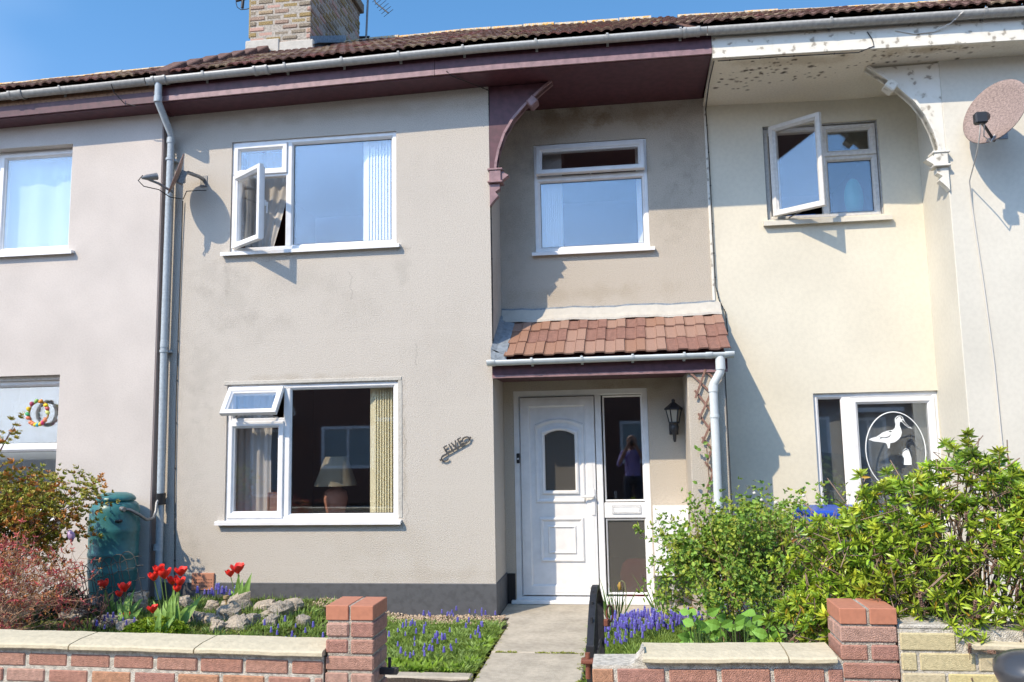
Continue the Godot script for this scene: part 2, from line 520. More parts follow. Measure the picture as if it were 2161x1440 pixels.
	mat("paving", [0.45, 0.415, 0.355], 0.93, {"scale": 0.8, "tex": blotch, "bump": grain_h, "depth": 0.3})
	mat("rock", [0.50, 0.43, 0.34], 0.95, {"scale": 0.35, "tex": noise_tex("rock", 0.03, 0.5, 1.15, 5, 512, FastNoiseLite.TYPE_SIMPLEX_SMOOTH, 0.2), "bump": rough_h, "depth": 1.2})
	mat("rock_grey", [0.42, 0.375, 0.31], 0.95, {"scale": 0.3, "tex": noise_tex("rock", 0.03, 0.5, 1.15, 5, 512, FastNoiseLite.TYPE_SIMPLEX_SMOOTH, 0.2), "bump": rough_h, "depth": 1.5})
	mat("pebble", [0.55, 0.44, 0.32], 0.85, {"tinted": true})
	mat("butt_green", [0.035, 0.165, 0.175], 0.36, {"scale": 0.6, "tex": noise_tex("btt", 0.02, 0.75, 1.15, 4)})
	mat("black_plastic", [0.014, 0.014, 0.016], 0.42)
	mat("dark_metal", [0.028, 0.029, 0.033], 0.45, {"scale": 0.2, "tex": fine, "bump": fine, "depth": 0.05})
	mat("galvanised", [0.27, 0.275, 0.28], 0.45, {"metal": 0.5, "scale": 0.2, "tex": blotch})
	mat("dish_brown", [0.22, 0.14, 0.115], 0.6, {"scale": 0.5, "tex": soft})
	mat("dish_rust", [0.34, 0.26, 0.235], 0.8, {"scale": 0.4, "tex": noise_tex("dsh", 0.04, 0.45, 1.2, 5, 512, FastNoiseLite.TYPE_SIMPLEX_SMOOTH, 0.22), "bump": grain_h, "depth": 0.08})
	mat("rust", [0.22, 0.075, 0.045], 0.85, {"scale": 0.1, "tex": blotch})
	mat("wood_brown", [0.26, 0.145, 0.11], 0.75, {"scale": 0.3, "tex": blotch})
	mat("solar_wood", [0.35, 0.25, 0.12], 0.7, {"scale": 0.2, "tex": fine})
	mat("iron", [0.07, 0.068, 0.066], 0.55, {"scale": 0.15, "tex": blotch})
	mat("gate_paint", [0.022, 0.023, 0.027], 0.5, {"scale": 0.3, "tex": blotch})
	mat("bin_blue", [0.02, 0.075, 0.42], 0.4)
	mat("cable_black", [0.015, 0.015, 0.016], 0.6)
	mat("cable_white", [0.6, 0.58, 0.54], 0.6)
	mat("terracotta", [0.48, 0.22, 0.14], 0.85, {"scale": 0.2, "tex": fine})
	mat("wall_maroon", [0.26, 0.075, 0.075], 0.8)
	mat("wall_mauve", [0.24, 0.15, 0.125], 0.85)
	mat("wall_dim", [0.12, 0.12, 0.12], 0.85)
	mat("wall_pale", [0.35, 0.36, 0.36], 0.85)
	mat("blind_white", [0.88, 0.88, 0.85], 0.8, {"through": 0.25})
	mat("blind_cream", [0.86, 0.80, 0.54], 0.8, {"through": 0.2})
	mat("blind_grey", [0.36, 0.41, 0.41], 0.8, {"through": 0.4})
	mat("curtain_grey", [0.52, 0.50, 0.47], 0.9, {"through": 0.3})
	mat("net", [0.40, 0.52, 0.54], 0.9, {"through": 0.6})
	mat("frost_white", [0.78, 0.82, 0.82], 0.6)
	mat("ink", [0.04, 0.04, 0.045], 0.6)
	mat("shade_cream", [0.26, 0.23, 0.16], 0.85)
	mat("net_grey", [0.17, 0.19, 0.20], 0.9, {"through": 0.3})
	mat("red_cloth", [0.45, 0.02, 0.03], 0.9)
	mat("plant", [1, 1, 1], 0.6, {"tinted": true, "through": 0.5})
	mat("petal", [1, 1, 1], 0.5, {"tinted": true, "through": 0.3})
	mat("twig", [1, 1, 1], 0.85, {"tinted": true})
	mat("gloss_leaf", [1, 1, 1], 0.36, {"tinted": true, "through": 0.5})
	# clear double glazing with a thin reflective coating: a lattice of half-millimetre mirror dots on clear glass
	var sp := Image.create(65, 65, false, Image.FORMAT_L8)
	for y in 65:
		for x in 65:
			sp.set_pixel(x, y, Color.WHITE if (x + 5 * y) % 13 == 0 else Color.BLACK)
	var g := mat("glass", [0.78, 0.89, 1.0], 0.02, {"scale": 0.032})
	g.transparency = BaseMaterial3D.TRANSPARENCY_ALPHA
	g.albedo_color.a = 0.0
	g.metallic = 1.0
	g.metallic_texture = ImageTexture.create_from_image(sp)
	g.texture_filter = BaseMaterial3D.TEXTURE_FILTER_NEAREST
	g.uv1_triplanar_sharpness = 60.0
	var g2 := mat("plain_glass", [0.9, 0.95, 1.0], 0.02)
	g2.transparency = BaseMaterial3D.TRANSPARENCY_ALPHA
	g2.albedo_color.a = 0.0
	var g3 := mat("obscure_glass", [0.12, 0.115, 0.105], 0.22)
	g3.transparency = BaseMaterial3D.TRANSPARENCY_ALPHA
	g3.albedo_color.a = 0.5
	g3.heightmap_enabled = true
	g3.heightmap_texture = rough_h
	g3.heightmap_scale = 0.15
	mat("lamp_glass", [0.36, 0.34, 0.29], 0.5)
	mat("car_paint", [0.025, 0.035, 0.075], 0.25, {"metal": 0.3, "coat": 1.0})
	mat("car_grey", [0.045, 0.048, 0.055], 0.35, {"coat": 0.4})
	mat("car_glass", [0.02, 0.022, 0.025], 0.05)
	mat("rubber", [0.02, 0.02, 0.02], 0.85)
	mat("far_brick", [0.20, 0.105, 0.075], 0.92, {"scale": 0.6, "tex": blotch})
	mat("skin", [1, 1, 1], 0.7, {"tinted": true})


# ---------------------------------------------------------------- houses

func poly_at(pts: Array, x: float) -> float:
	for i in pts.size() - 1:
		if x <= pts[i + 1][0] or i == pts.size() - 2:
			return lerpf(pts[i][1], pts[i + 1][1], (x - pts[i][0]) / (pts[i + 1][0] - pts[i][0]))
	return pts[0][1]


# height of the gutter lip along the terrace: the old roofline is not straight
func eave(x: float) -> float:
	return poly_at([[-9.5, 5.17], [-6.3, 5.238], [-4.6, 5.272], [-2.7, 5.307], [-1.3, 5.332], [0.9, 5.322], [3.56, 5.268], [7.5, 5.17]], x)


func ridge_y(x: float) -> float:
	return poly_at([[-10, 7.16], [-4.41, 7.29], [-4.4, 7.395], [-2.0, 7.414], [0.8, 7.36], [4.07, 7.25], [8, 7.1]], x)


func steps(x0: float, x1: float, d: float) -> Array:
	var n := int(ceil((x1 - x0) / d))
	var a := []
	for i in n + 1:
		a.append(lerpf(x0, x1, i / float(n)))
	return a


# sweep a closed (z, y) outline along x; off(x) lifts it
func sweep_x(s: SurfaceTool, poly: PackedVector2Array, xs: Array, off: Callable, smooth := false) -> void:
	var ccw := not Geometry2D.is_polygon_clockwise(poly)
	s.set_smooth_group(0 if smooth else -1)
	for i in xs.size() - 1:
		var ya: float = off.call(xs[i])
		var yb: float = off.call(xs[i + 1])
		for k in poly.size():
			var a := poly[k]
			var b := poly[(k + 1) % poly.size()]
			var d := (b - a).normalized()
			var inw := (Vector2(-d.y, d.x) if ccw else Vector2(d.y, -d.x)) * 0.002
			var m := (a + b) * 0.5 + inw
			face(s, [Vector3(xs[i], a.y + ya, a.x), Vector3(xs[i], b.y + ya, b.x), Vector3(xs[i + 1], b.y + yb, b.x), Vector3(xs[i + 1], a.y + yb, a.x)], Vector3((xs[i] + xs[i + 1]) * 0.5, m.y + (ya + yb) * 0.5, m.x))
	s.set_smooth_group(-1)
	var idx := Geometry2D.triangulate_polygon(poly)
	for e in [0, xs.size() - 1]:
		var y: float = off.call(xs[e])
		var inx: float = xs[e] + (0.1 if e == 0 else -0.1)
		for k in range(0, idx.size(), 3):
			face(s, [Vector3(xs[e], poly[idx[k]].y + y, poly[idx[k]].x), Vector3(xs[e], poly[idx[k + 1]].y + y, poly[idx[k + 1]].x), Vector3(xs[e], poly[idx[k + 2]].y + y, poly[idx[k + 2]].x)], Vector3(inx, poly[idx[k]].y + y, poly[idx[k]].x))


func rect_poly(z0: float, y0: float, z1: float, y1: float) -> PackedVector2Array:
	return PackedVector2Array([Vector2(z0, y0), Vector2(z1, y0), Vector2(z1, y1), Vector2(z0, y1)])


func half_round(cz: float, cy: float, r: float, t: float) -> PackedVector2Array:
	var p := PackedVector2Array()
	for k in 11:
		var a := PI + PI * k / 10.0
		p.append(Vector2(cz + cos(a) * r, cy + sin(a) * r))
	for k in 11:
		var a := TAU - PI * k / 10.0
		p.append(Vector2(cz + cos(a) * (r - t), cy + sin(a) * (r - t)))
	return p


func gutter(parent: Node3D, x0: float, x1: float, cz: float, off: Callable, r: float, mt: Material, brackets: Array, joints: Array) -> MeshInstance3D:
	var s := stl()
	sweep_x(s, half_round(cz, 0.0, r, 0.006), steps(x0, x1, 0.7), off, true)
	var g := part("gutter", s, mt, parent)
	for b: float in brackets:
		var sb := stl()
		sweep_x(sb, half_round(cz, 0.003, r + 0.006, 0.004), [b - 0.013, b + 0.013], off, true)
		bx(sb, Vector3(b - 0.011, off.call(b) - 0.004, cz + r - 0.006), Vector3(b + 0.011, off.call(b) + 0.012, cz + r + 0.008), 0.002)
		bx(sb, Vector3(b - 0.012, off.call(b) - r * 1.25, cz - r - 0.002), Vector3(b + 0.012, off.call(b) - r * 0.3, cz - r + 0.012), 0.002)
		part("gutter_bracket", sb, mt, g)
	for b: float in joints:
		var sb := stl()
		sweep_x(sb, half_round(cz, 0.003, r + 0.008, 0.006), [b - 0.075, b + 0.075], off, true)
		for e in [-0.062, 0.062]:
			sweep_x(sb, half_round(cz, 0.004, r + 0.014, 0.007), [b + e - 0.013, b + e + 0.013], off, true)
		part("gutter_union", sb, mt, g)
	return g


func tile_mesh(prof: Array, length: float, th: float) -> ArrayMesh:
	var s := stl()
	for i in prof.size() - 1:
		var a: Vector2 = prof[i]
		var b: Vector2 = prof[i + 1]
		var c := Vector3((a.x + b.x) * 0.5, (a.y + b.y) * 0.5 - th * 0.5, length * 0.5)
		face(s, [Vector3(a.x, a.y, 0), Vector3(b.x, b.y, 0), Vector3(b.x, b.y, length), Vector3(a.x, a.y, length)], c)
		face(s, [Vector3(a.x, a.y, length), Vector3(b.x, b.y, length), Vector3(b.x, b.y - th, length), Vector3(a.x, a.y - th, length)], c)
	for e in [0, prof.size() - 1]:
		var a: Vector2 = prof[e]
		face(s, [Vector3(a.x, a.y, 0), Vector3(a.x, a.y, length), Vector3(a.x, a.y - th, length), Vector3(a.x, a.y - th, 0)], Vector3(prof[2].x, a.y, length * 0.5))
	return mesh_of(s)


func roof(parent: Node3D, x0: float, x1: float, seen0: float, seen1: float) -> void:
	var ze := 0.44
	var zr := -3.3
	var s := stl()
	var xs := steps(x0, x1, 0.8)
	for i in xs.size() - 1:
		var q := []
		for x in [xs[i], xs[i + 1]]:
			q.append([Vector3(x, eave(x) - 0.005, ze - 0.06), Vector3(x, ridge_y(x) - 0.04, zr), Vector3(x, eave(x) - 0.005, zr * 2 - ze)])
		for k in 2:
			face(s, [q[0][k], q[1][k], q[1][k + 1], q[0][k + 1]], Vector3(xs[i], 4.0, zr))
			var d := Vector3(0, -0.06, 0)
			face(s, [q[0][k] + d, q[1][k] + d, q[1][k + 1] + d, q[0][k + 1] + d], Vector3(xs[i], 9.0, zr))
	var r := part("roof", s, M.roof_tile, parent)
	var prof := [Vector2(0, 0.0), Vector2(0.03, 0.017), Vector2(0.06, 0.018), Vector2(0.085, 0.002), Vector2(0.10, 0.0), Vector2(0.13, 0.017), Vector2(0.16, 0.018), Vector2(0.185, 0.002), Vector2(0.2, 0.0)]
	var tm := tile_mesh(prof, 0.40, 0.016)
	var mts := [M.roof_tile, M.roof_tile_pale, M.roof_tile_red]
	var lots := [[], [], []]
	var rows := 13
	var cols := int((x1 - x0) / 0.2)
	for j in rows:
		for i in cols:
			var x := x0 + i * 0.2
			var e := Vector3(x, eave(x) + 0.012, ze)
			var t := Vector3(x, ridge_y(x) - 0.01, zr)
			var dn := (e - t).normalized()
			var up := dn.cross(Vector3.RIGHT).normalized()
			up = -up if up.y < 0 else up
			var g := (e - t).length() / rows
			var o := e - dn * (g * j + 0.40) + up * 0.012
			var tilt := dn.rotated(Vector3.RIGHT, -0.045 + rng.randf_range(-0.012, 0.012))
			var b := Basis(Vector3.RIGHT, tilt.cross(Vector3.RIGHT).normalized(), tilt)
			b = b.rotated(Vector3.UP, rng.randf_range(-0.02, 0.02))
			var xf := Transform3D(b, o + up * (0.018 + rng.randf_range(-0.004, 0.006)))
			var k: int = [0, 0, 0, 0, 1, 1, 2][rng.randi() % 7]
			if j == 0 and x > seen0 and x < seen1:
				var tp := part("tile", tm, mts[k], r)
				tp.transform = xf
			else:
				lots[k].append(xf)
	for k in 3:
		many("tile_courses", tm, mts[k], lots[k], r)
	var rs := stl()
	var hp := []
	for k in 9:
		var a := PI * k / 8.0
		hp.append(Vector2(cos(a) * 0.12, sin(a) * 0.10))
	for k in 9:
		var a := PI - PI * k / 8.0
		hp.append(Vector2(cos(a) * 0.10, sin(a) * 0.08))
	var n := int((x1 - x0) / 0.45)
	for i in n:
		rs = stl()
		var xa := x0 + i * 0.45
		var lift := rng.randf_range(-0.01, 0.012)
		sweep_x(rs, PackedVector2Array(hp.map(func(v): return v + Vector2(zr, 0))), [xa, xa + 0.436], func(x): return ridge_y(x) - 0.035 + lift, true)
		part("ridge_tile", rs, M.ridge, r)


func fascia(parent: Node3D, x0: float, x1: float, z: float, top: float, bottom: float, mt: Material, called := "fascia") -> MeshInstance3D:
	var s := stl()
	sweep_x(s, rect_poly(z - 0.022, bottom, z, top), steps(x0, x1, 0.7), eave)
	return part(called, s, mt, parent)


# --- windows

const FRAME := [Vector2(0, -0.07), Vector2(0, -0.004), Vector2(0.004, 0), Vector2(0.036, 0), Vector2(0.044, -0.008), Vector2(0.05, -0.012), Vector2(0.05, -0.07)]
const SASH := [Vector2(0, -0.03), Vector2(0, 0.012), Vector2(0.005, 0.018), Vector2(0.04, 0.018), Vector2(0.046, 0.012), Vector2(0.05, 0.004), Vector2(0.062, -0.006), Vector2(0.062, -0.03)]
const BEAD := [Vector2(0, -0.05), Vector2(0, -0.012), Vector2(0.012, -0.022), Vector2(0.016, -0.03), Vector2(0.016, -0.05)]


func shift(prof: Array, z: float) -> Array:
	return prof.map(func(v): return v + Vector2(0, z))


func pane(win: Node3D, x0: float, y0: float, x1: float, y1: float, z: float, mt: Material, xf := Transform3D.IDENTITY) -> MeshInstance3D:
	var s := stl()
	bx(s, Vector3(x0, y0, z - 0.004), Vector3(x1, y1, z))
	s.generate_normals()
	var me := s.commit()
	s = stl()
	bx(s, Vector3(x0, y0, z - 0.024), Vector3(x1, y1, z - 0.020))
	s.generate_normals()
	s.commit(me)
	me.surface_set_material(0, mt)
	me.surface_set_material(1, M.plain_glass)
	var p := part("pane", me, null, win)
	p.transform = xf
	return p


func frame(parent: Node3D, x0: float, y0: float, x1: float, y1: float, z: float, bars: Array, mt: Material) -> MeshInstance3D:
	var s := stl()
	ring(s, x0, y0, x1, y1, shift(FRAME, z))
	for b in bars:
		bx(s, Vector3(b[0], b[1], z - 0.066), Vector3(b[2], b[3], z - 0.002), 0.008)
	return part("window", s, mt, parent)


func fixed_light(win: Node3D, x0: float, y0: float, x1: float, y1: float, z: float, mt: Material, gl: Material) -> void:
	var s := stl()
	ring(s, x0, y0, x1, y1, shift(BEAD, z))
	part("glazing_bead", s, mt, win)
	s = stl()
	ring(s, x0 + 0.013, y0 + 0.013, x1 - 0.013, y1 - 0.013, [Vector2(0, z - 0.045), Vector2(0, z - 0.031), Vector2(0.0065, z - 0.031), Vector2(0.0065, z - 0.045)])
	part("gasket", s, M.seal, win)
	pane(win, x0 + 0.012, y0 + 0.012, x1 - 0.012, y1 - 0.012, z - 0.036, gl)


func sash(win: Node3D, w: float, h: float, mt: Material, gl: Material, xf: Transform3D, handle := Vector3.ZERO) -> MeshInstance3D:
	var s := stl()
	ring(s, 0, 0, w, h, SASH)
	ring(s, 0.02, 0.02, w - 0.02, h - 0.02, [Vector2(0, -0.055), Vector2(0, -0.03), Vector2(0.042, -0.03), Vector2(0.042, -0.055)])
	var o := part("sash", s, mt, win)
	o.transform = xf
	pane(win, 0.056, 0.056, w - 0.056, h - 0.056, -0.012, gl, xf)
	if handle != Vector3.ZERO:
		var sh := stl()
		bx(sh, handle + Vector3(-0.012, -0.03, -0.078), handle + Vector3(0.012, 0.03, -0.055), 0.005)
		bx(sh, handle + Vector3(-0.009, -0.10, -0.095), handle + Vector3(0.009, 0.015, -0.08), 0.005)
		var hn := part("handle", sh, M.upvc, win)
		hn.transform = xf
	return o


func sill(win: Node3D, x0: float, x1: float, y: float, z0: float, z1: float, mt: Material) -> void:
	var s := stl()
	sweep_x(s, PackedVector2Array([Vector2(z0, y - 0.03), Vector2(z1 - 0.012, y - 0.03), Vector2(z1 - 0.012, y - 0.04), Vector2(z1, y - 0.04), Vector2(z1, y - 0.01), Vector2(z1 - 0.006, y - 0.004), Vector2(z0, y + 0.004)]), [x0, x1], func(_x): return 0.0)
	part("sill", s, mt, win)


func stay(win: Node3D, a: Vector3, b: Vector3) -> void:
	var s := stl()
	tube(s, [a, b], 0.007, 6)
	part("friction_stay", s, M.galvanised, win)


func room(parent: Node3D, x0: float, x1: float, y0: float, y1: float, z0: float, z1: float, mt: Material) -> void:
	var s := stl()
	var t := 0.1
	bx(s, Vector3(x0 - t, y0 - t, z1 - t), Vector3(x1 + t, y1 + t, z1))
	bx(s, Vector3(x0 - t, y0 - t, z1), Vector3(x0, y1 + t, z0))
	bx(s, Vector3(x1, y0 - t, z1), Vector3(x1 + t, y1 + t, z0))
	bx(s, Vector3(x0, y0 - t, z1), Vector3(x1, y0, z0))
	bx(s, Vector3(x0, y1, z1), Vector3(x1, y1 + t, z0))
	part("room", s, mt, parent)


func grey_house() -> void:
	rng.seed = 11
	var h := thing("terraced_house", "grey rendered house with maroon eaves and white front door, middle of three", "house")
	var w1 := [-3.954, -2.202, 3.551, 4.7205]
	var w2 := [-3.947, -2.188, 0.861, 2.191]
	var w3 := [-0.881, 0.310, 3.547, 4.7205]
	var dr := [-1.1526, 0.2216, -0.03, 2.1]
	var s := stl()
	wall(s, -4.66, -1.253, -0.3, 5.13, 0.0, 0.24, [w1, w2])
	bx(s, Vector3(-1.453, -0.3, -0.91), Vector3(-1.2532, 5.13, -0.2402))
	part("bay_wall", s, M.render, h)
	s = stl()
	wall(s, -1.2528, 0.93, -0.3, 5.11, REC, 0.24, [w3, dr])
	part("recess_wall", s, M.recess_render, h)
	s = stl()
	bx(s, Vector3(0.577, -0.3, REC + 0.0005), Vector3(0.918, 2.2, 0.0), 0.008)
	part("porch_pier", s, M.recess_render, h)
	s = stl()
	bx(s, Vector3(-4.62, -0.35, -0.2), Vector3(-1.241, 0.271, 0.012), 0.006)
	bx(s, Vector3(-1.30, -0.35, REC), Vector3(-1.2405, 0.270, -0.2005), 0.004)
	part("plinth", s, M.plinth, h)
	s = stl()
	bx(s, Vector3(-1.2403, -0.35, REC), Vector3(-1.158, 0.262, REC + 0.012), 0.003)
	part("recess_plinth", s, M.black_paint, h)
	s = stl()
	bx(s, Vector3(0.226, -0.35, REC), Vector3(0.576, 0.25, REC + 0.012), 0.003)
	part("recess_plinth", s, M.plinth, h)
	# party and rear walls close the shell
	s = stl()
	bx(s, Vector3(-4.76, -0.3, -7.0), Vector3(-4.662, 5.2, -0.245))
	bx(s, Vector3(0.935, -0.3, -7.0), Vector3(1.0, 5.2, -0.95))
	bx(s, Vector3(-4.66, -0.3, -7.1), Vector3(0.93, 5.2, -6.95))
	part("party_wall", s, M.recess_render, h)
	room(h, -4.55, -1.56, 2.75, 5.0, -0.245, -3.9, M.wall_maroon)
	room(h, -4.55, -1.56, 0.12, 2.5, -0.245, -3.9, M.wall_mauve)
	room(h, -1.34, 0.80, 2.75, 5.0, -0.925, -3.9, M.wall_mauve)
	room(h, -1.34, 0.80, -0.02, 2.5, -0.925, -3.9, M.wall_dim)
	# eaves
	for q in [[-4.585, -1.722], [-1.718, 0.905]]:
		fascia(h, q[0], q[1], 0.352, -0.02, -0.208, M.maroon)
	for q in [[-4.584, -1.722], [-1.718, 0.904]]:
		fascia(h, q[0], q[1], 0.356, -0.158, -0.2095, M.maroon_trim_and_sun_strip, "painted_sun_strip")  # paler strip: sunlit lower edge of the same fascia, put into the colour
	s = stl()
	sweep_x(s, rect_poly(-0.70, -0.215, 0.33, -0.200), steps(-4.6, 0.90, 0.7), func(x): return eave(x) - 0.0 if x > -1.3 else eave(x) - 0.006)
	part("soffit", s, M.maroon, h)
	gutter(h, -4.66, 0.86, 0.413, eave, 0.055, M.gutter, [-4.05, -2.62, -2.05, -1.42, -0.72, -0.05, 0.62, -3.2], [-4.52, -3.45, 0.72])
	roof(h, -4.4, 0.9, -4.4, 0.9)
	verge(h)
	# bracket under the eaves at the corner of the bay
	eaves_bracket(h, -1.25, 1.0, 5.108, M.maroon, M.maroon_trim_and_sun_strip)
	# upstairs left window: casement open, vent closed
	var u: Material = M.upvc
	var z := -0.02
	var win := frame(h, w1[0], w1[2], w1[1], w1[3], z, [[-3.372, 3.59, -3.306, 4.69], [-3.92, 4.335, -3.36, 4.395]], u)
	fixed_light(win, -3.312, 3.596, -2.247, 4.675, z, u, M.glass)
	sash(win, 0.575, 0.325, u, M.glass, Transform3D(Basis(), Vector3(-3.932, 4.362, z + 0.0)))
	sash(win, 0.565, 0.765, u, M.glass, Transform3D(Basis(UP, -0.66), Vector3(-3.925, 3.588, z + 0.012)), Vector3(0.535, 0.38, 0))
	stay(win, Vector3(-3.88, 3.606, z + 0.01), Vector3(-3.66, 3.602, 0.17))
	sill(win, -4.03, -2.16, 3.55, -0.09, 0.055, u)
	# downstairs left window: vent pushed open
	win = frame(h, w2[0], w2[2], w2[1], w2[3], z, [[-3.36, 0.90, -3.292, 2.15], [-3.91, 1.80, -3.35, 1.86]], u)
	fixed_light(win, -3.298, 0.905, -2.232, 2.147, z, u, M.glass)
	sash(win, 0.575, 0.94, u, M.glass, Transform3D(Basis(), Vector3(-3.928, 0.885, z)))
	sash(win, 0.575, 0.325, u, M.glass, Transform3D(Basis(Vector3.RIGHT, -0.62), Vector3(-3.928, 2.165 - 0.325 * cos(0.62), z + 0.012 + 0.325 * sin(0.62))))
	stay(win, Vector3(-3.86, 1.866, z), Vector3(-3.70, 1.90, 0.14))
	stay(win, Vector3(-3.42, 1.866, z), Vector3(-3.60, 1.90, 0.14))
	sill(win, -4.02, -2.15, 0.862, -0.09, 0.06, u)
	# window over the porch
	z = REC - 0.015
	win = frame(h, w3[0], w3[2], w3[1], w3[3], z, [[-0.85, 4.315, 0.28, 4.375]], u)
	fixed_light(win, -0.836, 3.592, 0.265, 4.322, z, u, M.glass)
	sash(win, 1.135, 0.33, u, M.glass, Transform3D(Basis(Vector3.RIGHT, -0.20), Vector3(-0.853, 4.695 - 0.33 * cos(0.20), z + 0.012 + 0.33 * sin(0.20))), Vector3(0.57, 0.06, 0))
	sill(win, -0.915, 0.355, 3.547, REC - 0.09, REC + 0.055, u)
	front_door(h, dr)
	porch(h)
	# downpipe left of the bay
	s = stl()
	var xg := -4.545
	tube(s, [Vector3(xg, 5.24, 0.413), Vector3(xg, 5.09, 0.413), Vector3(xg, 5.03, 0.405), Vector3(xg - 0.035, 4.82, 0.10), Vector3(xg - 0.04, 4.74, 0.085), Vector3(xg - 0.045, 2.6, 0.085), Vector3(xg - 0.02, -0.1, 0.085)], 0.0345, 14)
	for y: float in [5.06, 4.75, 2.62, 0.62]:
		var zz := 0.413 if y > 5.0 else 0.085
		tube(s, [Vector3(xg - (0.0 if y > 5 else 0.042), y + 0.03, zz), Vector3(xg - (0.0 if y > 5 else 0.042), y - 0.03, zz)], 0.040, 14)
	var dp := part("downpipe", s, M.pipe_blue, h)
	for y: float in [4.55, 2.55]:
		s = stl()
		tube(s, [Vector3(xg - 0.044, y + 0.012, 0.085), Vector3(xg - 0.044, y - 0.012, 0.085)], 0.042, 14)
		bx(s, Vector3(xg - 0.1, y - 0.012, 0.0), Vector3(xg + 0.01, y + 0.012, 0.06), 0.003)
		part("pipe_clip", s, M.pipe_blue, dp)
	s = stl()
	tube(s, [Vector3(xg - 0.028, 1.14, 0.085), Vector3(xg - 0.027, 1.03, 0.085)], 0.047, 14)
	part("diverter_band", s, M.black_plastic, dp)
	# terracotta air brick
	s = stl()
	bx(s, Vector3(-4.262, 0.20, 0.0), Vector3(-4.03, 0.362, 0.020), 0.004)
	var ab := part("air_brick", s, M.terracotta, h)
	s = stl()
	for i in 12:
		for j in 3:
			bx(s, Vector3(-4.248 + i * 0.0175, 0.235 + j * 0.030, 0.018), Vector3(-4.242 + i * 0.0175, 0.245 + j * 0.030, 0.0212))
	tag(part("vent_holes", s, M.seal, ab), "", "", "", "stuff")
	s = stl()
	bx(s, Vector3(-3.98, 2.195, -0.01), Vector3(-2.15, 2.232, 0.008), 0.004)
	bx(s, Vector3(-2.187, 0.88, -0.01), Vector3(-2.145, 2.194, 0.006), 0.004)
	part("mortar_patch", s, M.flash_mortar, h)


func verge(h: Node3D) -> void:
	# a raised row of tiles on the party line, lapping like steps up the slope
	for j in 11:
		var t := j / 11.0
		var a := Vector3(-4.52, eave(-4.4) + 0.03, 0.42).lerp(Vector3(-4.52, ridge_y(-4.3), -3.2), t)
		var dn := Vector3(0, eave(-4.4) - ridge_y(-4.3), 3.62).normalized()
		var b := Basis(Vector3.RIGHT, dn.cross(Vector3.RIGHT).normalized(), dn).rotated(Vector3.RIGHT, 0.10)
		var s := stl()
		bx(s, Vector3(-0.05, -0.06, -0.40), Vector3(0.10, 0.03, 0.02), 0.01)
		var o := part("verge_tile", s, M.roof_tile, h)
		o.transform = Transform3D(b, a + Vector3(0, 0.03, 0))


func eaves_bracket(h: Node3D, x0: float, sgn: float, top: float, mt: Material, trim: Material) -> void:
	var arc := []
	for p in [[0.64, 0.0], [0.56, -0.06], [0.46, -0.145], [0.36, -0.24], [0.25, -0.36], [0.165, -0.50], [0.105, -0.66], [0.075, -0.80], [0.07, -0.86]]:
		arc.append(Vector2(x0 + sgn * p[0], top + p[1]))
	var poly := PackedVector2Array([Vector2(x0, top)])
	for p in arc:
		poly.append(p)
	poly.append(Vector2(x0, top - 0.86))
	var s := stl()
	prism(s, poly, -0.055, 0.0)
	var b := part("eaves_bracket", s, mt, h)
	s = stl()
	for i in arc.size() - 1:
		var a: Vector2 = arc[i]
		var c: Vector2 = arc[i + 1]
		var d := (c - a).normalized()
		var n := Vector2(-d.y, d.x) * (-sgn)
		prism(s, PackedVector2Array([a - d * 0.004, c + d * 0.004, c + n * 0.024 + d * 0.004, a + n * 0.024 - d * 0.004]), -0.085, 0.03)
	part("arch_moulding", s, trim, b)
	# carved block part way down the arch
	s = stl()
	var kd := Vector2(sgn * 0.44, -0.165)
	bx(s, Vector3(-0.05, -0.045, -0.08), Vector3(0.05, 0.045, 0.06), 0.012, Transform3D(Basis(Vector3(0, 0, 1), 0.75 * sgn), Vector3(x0 + kd.x - sgn * 0.0, top + kd.y - 0.03, 0)))
	part("carved_block", s, trim, b)
	s = stl()
	var yb := top - 0.93
	bx(s, Vector3(minf(x0 - sgn * 0.0, x0 + sgn * 0.12), yb - 0.065, -0.07), Vector3(maxf(x0, x0 + sgn * 0.12), yb + 0.055, 0.055), 0.008)
	bx(s, Vector3(x0 + sgn * 0.06 - 0.075, yb + 0.05, -0.075), Vector3(x0 + sgn * 0.06 + 0.075, yb + 0.072, 0.065), 0.005)
	bx(s, Vector3(x0 + sgn * 0.06 - 0.075, yb - 0.075, -0.075), Vector3(x0 + sgn * 0.06 + 0.075, yb - 0.055, 0.065), 0.005)
	prism(s, PackedVector2Array([Vector2(x0 + sgn * 0.12, yb - 0.05), Vector2(x0 + sgn * 0.12, yb + 0.045), Vector2(x0 + sgn * 0.19, yb)]), -0.05, 0.035)
	part("bracket_boss", s, trim, b)
	s = stl()
	prism(s, PackedVector2Array([Vector2(x0, yb - 0.08), Vector2(x0 + sgn * 0.10, yb - 0.08), Vector2(x0 + sgn * 0.10, yb - 0.13), Vector2(x0 + sgn * 0.055, yb - 0.16), Vector2(x0 + sgn * 0.085, yb - 0.20), Vector2(x0 + sgn * 0.05, yb - 0.235), Vector2(x0 + sgn * 0.02, yb - 0.27), Vector2(x0, yb - 0.30)]), -0.045, 0.03)
	part("bracket_foot", s, trim, b)


